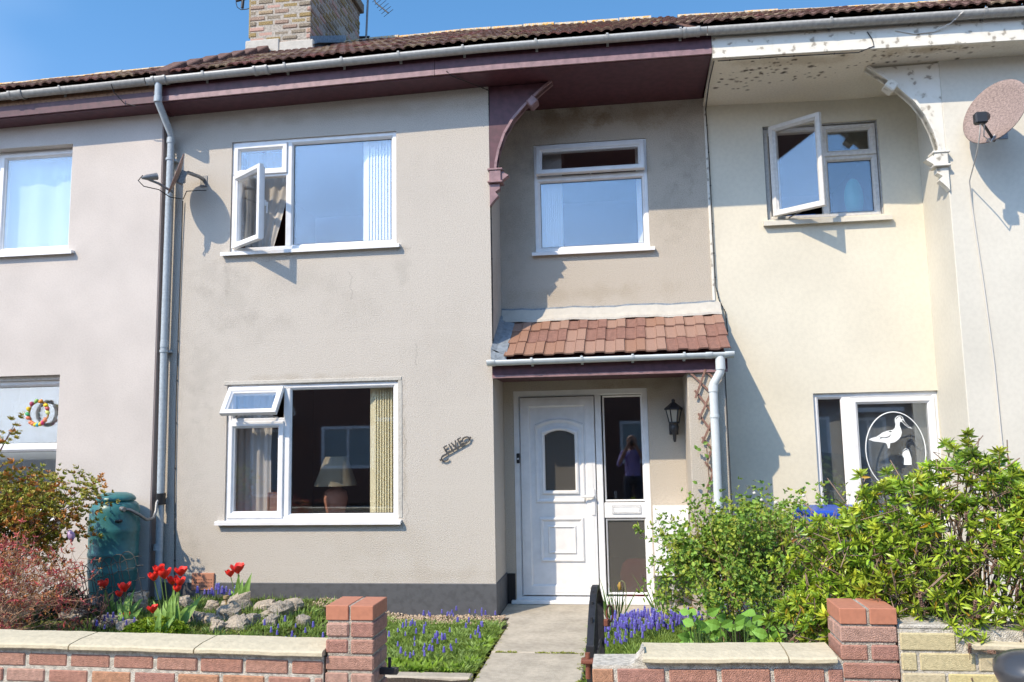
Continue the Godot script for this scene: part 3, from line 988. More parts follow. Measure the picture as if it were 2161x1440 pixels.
func front_door(h: Node3D, d: Array) -> void:
	var z := REC - 0.03
	var u: Material = M.upvc
	var s := stl()
	ring(s, d[0], d[2], d[1], d[3], shift([Vector2(0, -0.07), Vector2(0, -0.004), Vector2(0.004, 0), Vector2(0.05, 0), Vector2(0.062, -0.012), Vector2(0.062, -0.07)], z))
	bx(s, Vector3(-0.315, 0.0, z - 0.066), Vector3(-0.25, 2.07, z - 0.003), 0.006)
	bx(s, Vector3(-0.245, 0.80, z - 0.066), Vector3(0.18, 0.955, z - 0.006), 0.006)
	var door := part("front_door", s, u, h)
	# the leaf, with raised mouldings
	s = stl()
	var x0 := -1.085
	var x1 := -0.322
	var y0 := 0.045
	var y1 := 2.03
	ring(s, x0, y0, x1, y1, shift([Vector2(0, -0.05), Vector2(0, 0.006), Vector2(0.005, 0.011), Vector2(0.088, 0.011), Vector2(0.098, 0.002), Vector2(0.104, -0.004), Vector2(0.104, -0.05)], z))
	ring(s, x0 + 0.03, y0 + 0.03, x1 - 0.03, y1 - 0.03, shift([Vector2(0, 0.008), Vector2(0, 0.0145), Vector2(0.004, 0.0145), Vector2(0.004, 0.008)], z))
	wall(s, x0 + 0.1, x1 - 0.1, y0 + 0.1, y1 - 0.1, z - 0.006, 0.03, [[-0.845, -0.522, 1.07, 1.70]])
	var leaf := part("door_leaf", s, u, door)
	s = stl()
	ring(s, -0.905, 0.37, -0.455, 0.81, shift([Vector2(0, -0.006), Vector2(0.006, 0.008), Vector2(0.018, 0.012), Vector2(0.03, 0.004), Vector2(0.04, -0.006)], z))
	ring(s, -0.825, 0.45, -0.535, 0.73, shift([Vector2(0, -0.006), Vector2(0.006, 0.006), Vector2(0.014, 0.008), Vector2(0.024, -0.006)], z))
	part("moulding", s, u, door)
	s = stl()
	arch_ring(s, -0.94, 0.955, -0.43, 1.81, 0.06, z - 0.006, [Vector2(0, 0), Vector2(0.006, 0.014), Vector2(0.018, 0.019), Vector2(0.03, 0.010), Vector2(0.042, 0.0)])
	arch_ring(s, -0.875, 1.04, -0.492, 1.725, 0.045, z - 0.006, [Vector2(0, 0), Vector2(0.005, 0.018), Vector2(0.02, 0.024), Vector2(0.036, 0.012), Vector2(0.040, -0.014)])
	var sp := PackedVector2Array()
	for k in 9:
		var t := k / 8.0
		sp.append(Vector2(lerpf(-0.845, -0.522, t), 1.725 - 0.036 - 0.045 + 0.045 * (1.0 - pow(2.0 * t - 1.0, 2))))
	sp.append(Vector2(-0.522, 1.712))
	sp.append(Vector2(-0.845, 1.712))
	prism(s, sp, z - 0.03, z - 0.0075)
	part("moulding", s, u, door)
	s = stl()
	bx(s, Vector3(-0.86, 1.06, z - 0.026), Vector3(-0.505, 1.76, z - 0.020))
	part("door_pane", s, M.obscure_glass, door)
	# a fillet fills the corner between arch and square opening
	# handle and letter plate
	s = stl()
	bx(s, Vector3(-0.372, 0.83, z + 0.011), Vector3(-0.336, 1.09, z + 0.021), 0.006)
	tube(s, [Vector3(-0.354, 1.02, z + 0.015), Vector3(-0.354, 1.02, z + 0.055)], 0.011, 10)
	bx(s, Vector3(-0.475, 1.008, z + 0.048), Vector3(-0.343, 1.03, z + 0.062), 0.006)
	part("door_handle", s, u, door)
	s = stl()
	ring(s, -0.165, 0.845, 0.115, 0.92, shift([Vector2(0, -0.006), Vector2(0, 0.006), Vector2(0.01, 0.006), Vector2(0.01, -0.006)], z))
	bx(s, Vector3(-0.152, 0.858, z - 0.004), Vector3(0.102, 0.907, z + 0.003), 0.003)
	part("letter_plate", s, u, door)
	s = stl()
	ring(s, -0.167, 0.843, 0.117, 0.922, shift([Vector2(0, -0.0055), Vector2(0, -0.002), Vector2(0.004, -0.002), Vector2(0.004, -0.0055)], z))
	part("plate_edge", s, M.seal, door)
	for r in [[-0.235, 0.965, 0.165, 2.03], [-0.235, 0.055, 0.165, 0.79]]:
		s = stl()
		ring(s, r[0], r[1], r[2], r[3], shift(BEAD, z + 0.004))
		part("glazing_bead", s, u, door)
	pane(door, -0.222, 0.977, 0.152, 2.018, z - 0.032, M.glass).name = "sidelight_pane"
	s = stl()
	bx(s, Vector3(-0.222, 0.067, z - 0.04), Vector3(0.152, 0.778, z - 0.034))
	part("sidelight_pane", s, M.obscure_glass, door)
	s = stl()
	bx(s, Vector3(d[0] - 0.045, -0.032, REC - 0.1), Vector3(d[1] + 0.02, 0.004, REC + 0.055), 0.006)
	part("threshold", s, u, door)
	s = stl()
	bx(s, Vector3(-1.128, 1.36, z), Vector3(-1.094, 1.46, z + 0.016), 0.005)
	part("doorbell", s, M.black_plastic, door)
	s = stl()
	tube(s, [Vector3(-1.111, 1.405, z + 0.015), Vector3(-1.111, 1.405, z + 0.019)], 0.010, 12)
	part("bell_button", s, M.upvc, door)


# a raised moulding: straight sides and foot, a shallow arch on top
func arch_ring(s: SurfaceTool, x0: float, y0: float, x1: float, y1: float, rise: float, z: float, prof: Array) -> void:
	var loop := func(i: float) -> Array:
		var p := [Vector2(x0 + i, y0 + i), Vector2(x1 - i, y0 + i)]
		for k in 9:
			var t := k / 8.0
			p.append(Vector2(lerpf(x1 - i, x0 + i, t), y1 - i - rise + rise * (1.0 - pow(2.0 * t - 1.0, 2))))
		return p
	for k in prof.size() - 1:
		var a: Array = loop.call(prof[k].x)
		var b: Array = loop.call(prof[k + 1].x)
		for i in a.size():
			var j := (i + 1) % a.size()
			face(s, [Vector3(a[i].x, a[i].y, z + prof[k].y), Vector3(a[j].x, a[j].y, z + prof[k].y), Vector3(b[j].x, b[j].y, z + prof[k + 1].y), Vector3(b[i].x, b[i].y, z + prof[k + 1].y)], Vector3((a[i].x + a[j].x) * 0.5, (a[i].y + a[j].y) * 0.5, z - 0.5))


func porch(h: Node3D) -> void:
	var s := stl()
	var e := Vector3(0, 2.372, 0.10)
	var t := Vector3(0, 2.805, -0.615)
	var dn := (e - t).normalized()
	var L := (e - t).length()
	var upn := dn.cross(Vector3.RIGHT).normalized()
	var p := PackedVector2Array([Vector2(0.03, 2.33), Vector2(0.06, 2.345), Vector2(-0.64, 2.775), Vector2(REC, 2.775), Vector2(REC, 2.195), Vector2(0.008, 2.195)])
	sweep_x(s, p, [-1.2525, 0.925], func(_x): return 0.0)
	var r := part("porch_roof", s, M.maroon, h)
	s = stl()
	bx(s, Vector3(-1.2525, 2.185, 0.009), Vector3(0.945, 2.335, 0.031), 0.002)
	part("porch_fascia", s, M.maroon, h)
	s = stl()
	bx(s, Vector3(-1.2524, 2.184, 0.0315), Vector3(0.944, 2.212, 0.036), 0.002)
	part("painted_sun_strip", s, M.maroon_trim_and_sun_strip, h)  # sunlit foot of the porch fascia, painted as a paler strip
	# three courses of interlocking tiles, each with a low pan and a raised flat
	var prof := [Vector2(0, 0.0), Vector2(0.006, 0.004), Vector2(0.012, 0.0), Vector2(0.088, 0.0), Vector2(0.10, 0.014), Vector2(0.104, 0.009), Vector2(0.108, 0.014), Vector2(0.184, 0.014), Vector2(0.191, -0.002)]
	var tm := tile_mesh(prof, 0.335, 0.014)
	var mts := [M.porch_tile, M.porch_tile, M.porch_tile, M.porch_tile_orange, M.porch_tile_dusty, M.porch_tile_dusty]
	for j in 3:
		for i in 11:
			var o := part("tile", tm, mts[rng.randi() % 6], r)
			var g := L / 3.0
			var tilt := dn.rotated(Vector3.RIGHT, -0.044 + rng.randf_range(-0.006, 0.006))
			var b := Basis(Vector3.RIGHT, tilt.cross(Vector3.RIGHT).normalized(), tilt).rotated(Vector3.UP, rng.randf_range(-0.008, 0.008))
			var off := 0.03 * j
			o.transform = Transform3D(b, e - dn * (g * j + 0.325) + upn * (0.016 + rng.randf_range(-0.002, 0.003)) + Vector3(-1.125 + i * 0.1905 + off * 0.3 + rng.randf_range(-0.002, 0.002), 0, 0))
	# flashing along the wall and down the left side
	s = stl()
	var wob := func(x): return sin(x * 9.0) * 0.006 + sin(x * 23.0) * 0.004
	sweep_x(s, PackedVector2Array([Vector2(REC - 0.01, 2.80), Vector2(REC - 0.01, 2.955), Vector2(REC + 0.016, 2.95), Vector2(-0.60, 2.865), Vector2(-0.535, 2.822), Vector2(-0.53, 2.80)]), steps(-1.25, 0.985, 0.11), wob)
	part("wall_flashing", s, M.flash_mortar, r)
	s = stl()
	sweep_x(s, PackedVector2Array([Vector2(REC - 0.01, 2.90), Vector2(REC - 0.01, 2.962), Vector2(REC + 0.02, 2.958), Vector2(REC + 0.024, 2.915)]), steps(-1.25, 0.93, 0.11), wob)
	part("wall_flashing", s, M.lead, r)
	s = stl()
	for k in 4:
		var a := e.lerp(t, k / 4.0)
		var b := e.lerp(t, (k + 1) / 4.0)
		var xw := -1.252
		face(s, [Vector3(xw, a.y + 0.09, a.z), Vector3(xw, b.y + 0.09, b.z), Vector3(xw + 0.05, b.y + 0.055, b.z), Vector3(xw + 0.05, a.y + 0.055, a.z)], Vector3(xw, a.y - 1, a.z))
		face(s, [Vector3(xw + 0.05, a.y + 0.055, a.z), Vector3(xw + 0.05, b.y + 0.055, b.z), Vector3(xw + 0.15, b.y + 0.04, b.z), Vector3(xw + 0.15, a.y + 0.03, a.z)], Vector3(xw, a.y - 1, a.z))
	face(s, [Vector3(-1.252, e.y + 0.09, e.z), Vector3(-1.202, e.y + 0.055, e.z), Vector3(-1.102, e.y + 0.03, e.z), Vector3(-1.102, e.y - 0.02, e.z), Vector3(-1.252, e.y - 0.02, e.z)], Vector3(-1.2, e.y, e.z - 1))
	part("side_flashing", s, M.lead, r)
	var g := gutter(h, -1.285, 0.995, 0.098, func(x): return 2.352 + x * 0.004, 0.05, M.pipe_white, [-0.86, -0.39, 0.08, 0.55], [])
	s = stl()
	for b in [[-1.287, -1.21], [0.74, 0.80], [0.915, 0.997]]:
		sweep_x(s, half_round(0.098, 0.004, 0.057, 0.012), b, func(x): return 2.352 + x * 0.004, true)
	part("gutter_end", s, M.pipe_white, g)
	s = stl()
	tube(s, [Vector3(0.872, 2.34, 0.098), Vector3(0.872, 2.22, 0.098), Vector3(0.868, 2.18, 0.096), Vector3(0.835, 2.12, 0.085), Vector3(0.805, 2.07, 0.078), Vector3(0.80, 2.02, 0.076), Vector3(0.80, 1.6, 0.076), Vector3(0.79, 0.05, 0.076)], 0.0385, 16)
	for q in [[0.872, 2.30, 2.20, 0.098], [0.80, 2.06, 2.00, 0.076], [0.80, 1.79, 1.765, 0.076], [0.794, 0.75, 0.71, 0.076]]:
		tube(s, [Vector3(q[0], q[1], q[3]), Vector3(q[0], q[2], q[3])], 0.044, 16)
	part("downpipe", s, M.pipe_white, h)


func pink_house() -> void:
	rng.seed = 12
	var h := thing("terraced_house", "pink rendered house with deep-set windows, left of the downpipe", "house")
	var zf := 0.11
	var a := [-7.2, -5.675, 3.627, 4.785]
	var b := [-7.4, -5.70, 0.93, 2.345]
	var s := stl()
	wall(s, -9.5, -4.668, -0.3, 5.06, zf, 0.13, [a, b])
	wall(s, -9.5, -4.668, -0.3, 5.06, -0.021, 0.22, [a, b])
	part("wall", s, M.pink_render, h)
	s = stl()
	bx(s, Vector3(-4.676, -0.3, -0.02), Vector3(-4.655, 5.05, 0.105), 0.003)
	part("wall_return", s, M.pink_side_shaded, h)
	s = stl()
	bx(s, Vector3(-9.6, -0.3, -7.0), Vector3(-9.5, 5.2, 0.0))
	bx(s, Vector3(-9.5, -0.3, -7.1), Vector3(-4.77, 5.2, -6.95))
	part("end_wall", s, M.pink_render, h)
	room(h, -8.6, -4.9, 2.75, 5.0, -0.245, -3.9, M.wall_dim)
	room(h, -8.6, -4.9, 0.12, 2.5, -0.245, -3.9, M.wall_dim)
	fascia(h, -9.5, -4.60, 0.352, -0.02, -0.10, M.bare_wood, "fascia_board")
	fascia(h, -9.5, -4.60, 0.356, -0.10, -0.215, M.maroon)
	s = stl()
	sweep_x(s, rect_poly(-0.1, -0.225, 0.333, -0.212), steps(-9.5, -4.605, 0.7), eave)
	part("soffit", s, M.maroon, h)
	gutter(h, -9.5, -4.67, 0.413, eave, 0.055, M.old_gutter, [-5.6, -6.5], [-6.1])
	roof(h, -9.6, -4.4, -6.7, -4.5)
	s = stl()
	s = stl()
	tube(s, [Vector3(-5.02, 5.23, 0.475), Vector3(-5.0, 5.15, 0.45), Vector3(-4.93, 5.06, 0.38), Vector3(-4.82, 5.03, 0.36)], 0.005, 5)
	part("loose_wire", s, M.cable_black, h)
	var u: Material = M.upvc
	var win := frame(h, -7.2, 3.64, -5.70, 4.785, -0.01, [[-6.63, 3.68, -6.56, 4.76]], u)
	sash(win, 0.88, 1.10, u, M.glass, Transform3D(Basis(), Vector3(-6.588, 3.662, -0.01)))
	fixed_light(win, -7.16, 3.68, -6.63, 4.74, -0.01, u, M.glass)
	sill(win, -7.3, -5.60, 3.63, -0.05, zf + 0.055, u)
	win = frame(h, -7.4, 0.93, -5.725, 2.30, -0.01, [[-7.36, 1.585, -5.76, 1.64]], u)
	fixed_light(win, -7.36, 1.64, -5.77, 2.255, -0.01, u, M.glass)
	fixed_light(win, -7.36, 0.975, -5.77, 1.585, -0.01, u, M.glass)
	s = stl()
	bx(s, Vector3(-7.4, 2.30, -0.08), Vector3(-5.705, 2.344, 0.03), 0.004)
	part("head_trim", s, M.old_upvc, win)
	sill(win, -7.5, -5.62, 0.93, -0.05, zf + 0.055, u)


func cream_house() -> void:
	rng.seed = 13
	var h := thing("terraced_house", "cream rendered house with mould-spotted soffit and white bracket, right of the porch", "house")
	var w4 := [1.4965, 2.628, 3.771, 4.758]
	var w5 := [1.835, 2.999, 0.75, 1.998]
	var s := stl()
	wall(s, 0.9305, 3.0, -0.3, 5.03, REC, 0.24, [w4, w5])
	part("recess_wall", s, M.cream_render, h)
	s = stl()
	bx(s, Vector3(3.0005, -0.3, -0.95), Vector3(7.4, 5.04, 0.0), 0.006)
	part("bay_wall", s, M.cream_bay, h)
	s = stl()
	bx(s, Vector3(7.4, -0.3, -7.0), Vector3(7.5, 5.2, 0.0))
	bx(s, Vector3(1.0, -0.3, -7.1), Vector3(7.4, 5.2, -6.95))
	part("end_wall", s, M.cream_render, h)
	room(h, 1.08, 2.95, 2.75, 4.92, -0.925, -3.9, M.wall_dim)
	room(h, 1.08, 2.95, -0.02, 2.4, -0.925, -3.9, M.wall_dim)
	fascia(h, 0.908, 7.4, 0.352, -0.02, -0.252, M.white_paint)
	s = stl()
	var xs := steps(0.906, 7.4, 0.8)
	for i in xs.size() - 1:
		var q := []
		for x: float in [xs[i], xs[i + 1]]:
			var e := eave(x) - 0.245
			var bk := 5.03 if x > 2.99 else lerpf(5.022, 4.97, (x - 0.93) / 2.0)
			q.append([Vector3(x, e, 0.33), Vector3(x, lerpf(e, bk, 0.33), 0.0), Vector3(x, bk if x < 2.99 else e - 0.03, REC)])
		for k in 2:
			face(s, [q[0][k], q[1][k], q[1][k + 1], q[0][k + 1]], Vector3(xs[i], 9, 0))
			var d := Vector3(0, 0.02, 0)
			face(s, [q[0][k] + d, q[1][k] + d, q[1][k + 1] + d, q[0][k + 1] + d], Vector3(xs[i], 1, 0))
	part("soffit", s, M.cream_soffit, h)
	s = stl()
	face(s, [Vector3(0.904, 5.07, 0.345), Vector3(0.904, 5.14, 0.345), Vector3(0.925, 5.14, REC), Vector3(0.925, 4.98, REC), Vector3(0.906, 5.03, -0.2)], Vector3(2, 5, 0))
	face(s, [Vector3(0.914, 5.07, 0.345), Vector3(0.914, 5.14, 0.345), Vector3(0.935, 5.14, REC), Vector3(0.935, 4.98, REC), Vector3(0.916, 5.03, -0.2)], Vector3(0, 5, 0))
	bx(s, Vector3(0.912, 2.95, REC + 0.0005), Vector3(0.938, 5.05, REC + 0.014), 0.003)
	part("party_trim", s, M.white_paint, h)
	gutter(h, 0.865, 7.4, 0.413, eave, 0.058, M.old_gutter, [1.95, 3.25, 4.4], [])
	roof(h, 0.9, 7.5, 0.9, 4.1)
	eaves_bracket(h, 2.998, -1.0, 5.01, M.white_paint, M.white_paint)
	var u: Material = M.old_upvc
	var z := REC - 0.055
	var win := frame(h, w4[0] + 0.012, w4[2], w4[1] - 0.012, w4[3] - 0.012, z, [[2.06, 3.81, 2.125, 4.72], [2.11, 4.375, 2.60, 4.43]], u)
	fixed_light(win, 2.118, 3.815, 2.575, 4.38, z, u, M.glass)
	sash(win, 0.525, 0.325, u, M.glass, Transform3D(Basis(), Vector3(2.087, 4.412, z)))
	sash(win, 0.545, 0.945, u, M.glass, Transform3D(Basis(UP, -0.66), Vector3(1.556, 3.797, z + 0.07)), Vector3(0.515, 0.52, 0))
	stay(win, Vector3(1.72, 3.80, z), Vector3(1.80, 3.80, -0.50))
	s = stl()
	ring(s, w4[0] + 0.001, w4[2] + 0.001, w4[1] - 0.001, w4[3] - 0.001, [Vector2(0, REC - 0.05), Vector2(0, REC - 0.022), Vector2(0.010, REC - 0.026), Vector2(0.010, REC - 0.05)])
	part("sealant", s, M.old_gutter, win)
	s = stl()
	sweep_x(s, PackedVector2Array([Vector2(REC - 0.1, 3.72), Vector2(REC + 0.06, 3.70), Vector2(REC + 0.06, 3.745), Vector2(REC - 0.1, 3.772)]), [1.45, 2.685], func(_x): return 0.0)
	part("sill", s, M.cream_bay, win)
	u = M.upvc
	z = REC - 0.03
	win = frame(h, w5[0], w5[2], w5[1], w5[3], z, [[2.108, 0.8, 2.20, 1.96]], u)
	fixed_light(win, 1.873, 0.8, 2.116, 1.955, z, u, M.glass)
	sash(win, 0.775, 1.16, u, M.glass, Transform3D(Basis(), Vector3(2.192, 0.785, z)))
	sill(win, 1.78, 2.995, 0.75, REC - 0.1, REC + 0.05, u)
	# wading bird etched on the pane inside an oval line
	s = stl()
	var cx := 2.583
	var cy := 1.425
	var rim := []
	for k in 49:
		var a := TAU * k / 48.0
		rim.append(Vector3(cx + cos(a) * 0.276, cy + sin(a) * 0.375, z - 0.008))
	tube(s, rim, 0.0055, 5)
	var c2 := func(a: Array) -> PackedVector2Array:
		var o := PackedVector2Array()
		for i in range(0, a.size(), 2):
			o.append(Vector2(1.835 + (1780 + a[i] / 9.0 - 1716) * 0.00443, 2.0 - (840 + a[i + 1] / 9.0 - 827) * 0.00443))
		return o
	var body: PackedVector2Array = c2.call([1290, 625, 1215, 605, 1150, 550, 1100, 490, 1070, 478, 1055, 505, 1050, 560, 1075, 640, 1080, 700, 1060, 770, 1000, 840, 930, 885, 850, 900, 830, 1000, 800, 1000, 790, 930, 760, 892, 640, 872, 540, 860, 450, 825, 500, 795, 600, 770, 650, 740, 720, 690, 820, 655, 920, 640, 960, 600, 975, 530, 965, 450, 985, 400, 1030, 365, 1080, 365, 1120, 395, 1132, 440, 1165, 510, 1225, 580])
	prism(s, body, z - 0.0075, z - 0.0045)
	prism(s, c2.call([1060, 1140, 1080, 1050, 1130, 1005, 1180, 1030, 1200, 1090, 1225, 1200, 1220, 1330, 1080, 1330, 1090, 1200]), z - 0.0075, z - 0.0045)
	var dec := part("etched_bird", s, M.frost_white, win)
	s = stl()
	prism(s, c2.call([985, 450, 1000, 405, 1040, 378, 1090, 380, 1115, 410, 1110, 440, 1090, 430, 1085, 400, 1050, 385, 1015, 410]), z - 0.0044, z - 0.0035)
	prism(s, c2.call([1095, 465, 1120, 450, 1180, 540, 1250, 612, 1200, 585, 1140, 525]), z - 0.0044, z - 0.0035)
	prism(s, c2.call([830, 672, 870, 660, 905, 676, 860, 686]), z - 0.0044, z - 0.0035)
	prism(s, c2.call([640, 760, 690, 782, 760, 785, 830, 765, 890, 715, 840, 780, 780, 798, 700, 797, 640, 828, 680, 792]), z - 0.0044, z - 0.0035)
	prism(s, c2.call([1065, 1085, 1090, 1045, 1140, 1015, 1185, 1050, 1130, 1040]), z - 0.0044, z - 0.0035)
	part("bird_marking", s, M.ink, win)
	dec.set_meta("label", "white etched wading bird inside an oval line")


func brick_run(parent: Node3D, called: String, mts: Array, xf: Transform3D, length: float, y0: float, rows: int, half: bool, depth: float, first := 0.0, wild := 1.0) -> void:
	# stretcher courses from the local origin along +x; bricks stand 6 mm proud of the mortar behind
	for j in rows:
		var x := -0.1125 if (j % 2 == 0) == half else 0.0
		x += first
		while x < length - 0.02:
			var a := maxf(x, 0.0)
			var b := minf(x + 0.209, length)
			if b - a > 0.03:
				var s := stl()
				var jx := rng.randf_range(-0.0025, 0.0025) * wild
				bx(s, Vector3(a + rng.randf_range(0, 0.003) * wild, y0 + j * 0.075 + 0.005 + rng.randf_range(0, 0.002), -depth), Vector3(b - rng.randf_range(0, 0.003) * wild, y0 + j * 0.075 + 0.067 - rng.randf_range(0, 0.002) * wild, 0.006 + jx), rng.randf_range(0.003, 0.007) * (1.0 + (wild - 1.0) * 0.4))
				var o := part(called, s, mts[rng.randi() % mts.size()], parent)
				o.transform = xf
			x += 0.225


func chimney() -> void:
	rng.seed = 14
	var c := thing("chimney_stack", "weathered yellow brick chimney rising from the roof ridge with its right side in shade", "chimney")
	var x0 := -4.72
	var x1 := -3.88
	var z0 := -3.95
	var z1 := -1.93
	var s := stl()
	bx(s, Vector3(x0 + 0.01, 6.3, z0 + 0.01), Vector3(x1 - 0.01, 8.55, z1 - 0.01))
	part("mortar_core", s, M.mortar, c)
	var st := [M.stock_brick_0, M.stock_brick_1, M.stock_brick_2, M.stock_brick_3, M.stock_brick_4, M.chimney_pink]
	brick_run(c, "brick", st, Transform3D(Basis(), Vector3(x0, 0, z1 - 0.01)), x1 - x0, 6.45, 24, true, 0.05, 0.0, 3.6)
	brick_run(c, "brick", st, Transform3D(Basis(UP, PI / 2), Vector3(x1 - 0.01, 0, z1)), z1 - z0, 6.45, 24, false, 0.05, 0.0, 3.0)
	s = stl()
	bx(s, Vector3(x0 - 0.02, 6.9, z0), Vector3(x0 + 0.05, 8.55, z1 - 0.012), 0.01)
	part("left_face", s, M.stock_brick_0, c)
	# oversailing courses and cap
	s = stl()
	bx(s, Vector3(x0 - 0.05, 8.25, z0 - 0.05), Vector3(x1 + 0.05, 8.40, z1 + 0.05), 0.01)
	bx(s, Vector3(x0 - 0.03, 8.56, z0 - 0.03), Vector3(x1 + 0.03, 8.62, z1 + 0.03), 0.02)
	part("cap", s, M.stock_brick_4, c)
	s = stl()
	for k in 4:
		lathe(s, [Vector2(0.12, 0), Vector2(0.13, 0.06), Vector2(0.105, 0.12), Vector2(0.10, 0.42), Vector2(0.125, 0.44), Vector2(0.125, 0.48), Vector2(0.09, 0.48)], 14, Transform3D(Basis(), Vector3((x0 + x1) * 0.5, 8.62, lerpf(z0 + 0.25, z1 - 0.25, k / 3.0))))
	part("chimney_pot", s, M.terracotta, c)
	s = stl()
	bx(s, Vector3(x0 - 0.04, 6.6, z1 - 0.05), Vector3(x0 + 0.42, 6.845, z1 + 0.03), 0.01)
	bx(s, Vector3(x0 + 0.42, 6.6, z1 - 0.05), Vector3(x1 + 0.04, 6.80, z1 + 0.02), 0.01)
	part("flashing", s, M.flash_mortar, c)
	s = stl()
	face(s, [Vector3(x1 + 0.004, 6.62, z1 + 0.02), Vector3(x1 + 0.004, 6.84, z1 + 0.02), Vector3(x1 + 0.004, 7.55, -3.3), Vector3(x1 + 0.004, 7.3, -3.3)], Vector3(x0, 7, -2))
	face(s, [Vector3(x1 + 0.004, 6.72, z1 + 0.02), Vector3(x1 + 0.12, 6.74, z1 + 0.02), Vector3(x1 + 0.12, 7.43, -3.3), Vector3(x1 + 0.004, 7.44, -3.3)], Vector3(x0, 5, -2))
	part("flashing", s, M.lead, c)
	# aerial on a pole behind the stack
	var a := thing("television_aerial", "thin rod aerial on a white-banded pole strapped to the chimney", "aerial")
	s = stl()
	tube(s, [Vector3(-3.80, 7.7, -3.99), Vector3(-3.74, 9.2, -3.99)], 0.017, 8)
	part("pole", s, M.galvanised, a)
	s = stl()
	tube(s, [Vector3(-3.76, 8.75, -3.99), Vector3(-3.60, 8.33, -3.85), Vector3(-3.36, 8.07, -3.72)], 0.010, 6)
	for k in 9:
		var p := Vector3(-3.72, 8.62, -3.96).lerp(Vector3(-3.36, 8.07, -3.72), k / 8.0)
		tube(s, [p + Vector3(-0.09, -0.02, -0.06), p + Vector3(0.09, 0.02, 0.06)], 0.004, 5)
	part("boom", s, M.dark_metal, a)
	s = stl()
	tube(s, [Vector3(-3.93, 7.86, -3.98), Vector3(-3.74, 7.86, -4.0)], 0.02, 6)
	tube(s, [Vector3(-3.93, 7.62, -3.98), Vector3(-3.72, 7.55, -4.0)], 0.015, 6)
	part("strap", s, M.dark_metal, a)
	a = thing("television_aerial", "dark aerial tip and drooping cable left of the chimney", "aerial")
	s = stl()
	tube(s, [Vector3(-4.95, 7.47, -2.0), Vector3(-4.75, 7.50, -2.0)], 0.018, 6)
	tube(s, [Vector3(-4.86, 7.36, -2.0), Vector3(-4.85, 7.50, -2.0)], 0.02, 6)
	part("arm", s, M.dark_metal, a)
	s = stl()
	tube(s, [Vector3(-4.95, 7.45, -2.0), Vector3(-4.93, 7.38, -2.0), Vector3(-4.88, 7.34, -2.0), Vector3(-4.8, 7.34, -2.0), Vector3(-4.74, 7.35, -2.0)], 0.006, 5)
	part("cable", s, M.cable_black, a)


# ---------------------------------------------------------------- ground and street

func gh(x: float, z: float) -> float:
	var y := -0.035
	if x < -1.1:
		y += 0.165 * smoothstep(-2.0, -3.0, x) * smoothstep(3.9, 2.8, z) * smoothstep(-0.6, 0.1, z)
	else:
		y += 0.05 * smoothstep(-0.33, 0.1, x) * smoothstep(0.2, 0.8, z)
	return y


func bed(called: String, x0: float, x1: float, z0: float, z1: float, mt: Material) -> void:
	var s := stl()
	s.set_smooth_group(0)
	var n := FastNoiseLite.new()
	n.frequency = 2.5
	var nx := int((x1 - x0) / 0.12)
	var nz := int((z1 - z0) / 0.12)
	var P := func(i: int, j: int) -> Vector3:
		var x := lerpf(x0, x1, i / float(nx))
		var z := lerpf(z0, z1, j / float(nz))
		return Vector3(x, gh(x, z) + n.get_noise_2d(x, z) * 0.022, z)
	for i in nx:
		for j in nz:
			face(s, [P.call(i, j), P.call(i + 1, j), P.call(i + 1, j + 1), P.call(i, j + 1)], P.call(i, j) - Vector3(0, 5, 0))
	tag(part(called, s, mt), "", "", "", "structure")


func slab(called: String, lo: Vector3, hi: Vector3, mt: Material, bev := 0.006) -> MeshInstance3D:
	var s := stl()
	bx(s, lo, hi, bev)
	var o := part(called, s, mt)
	tag(o, "", "", "", "structure")
	return o


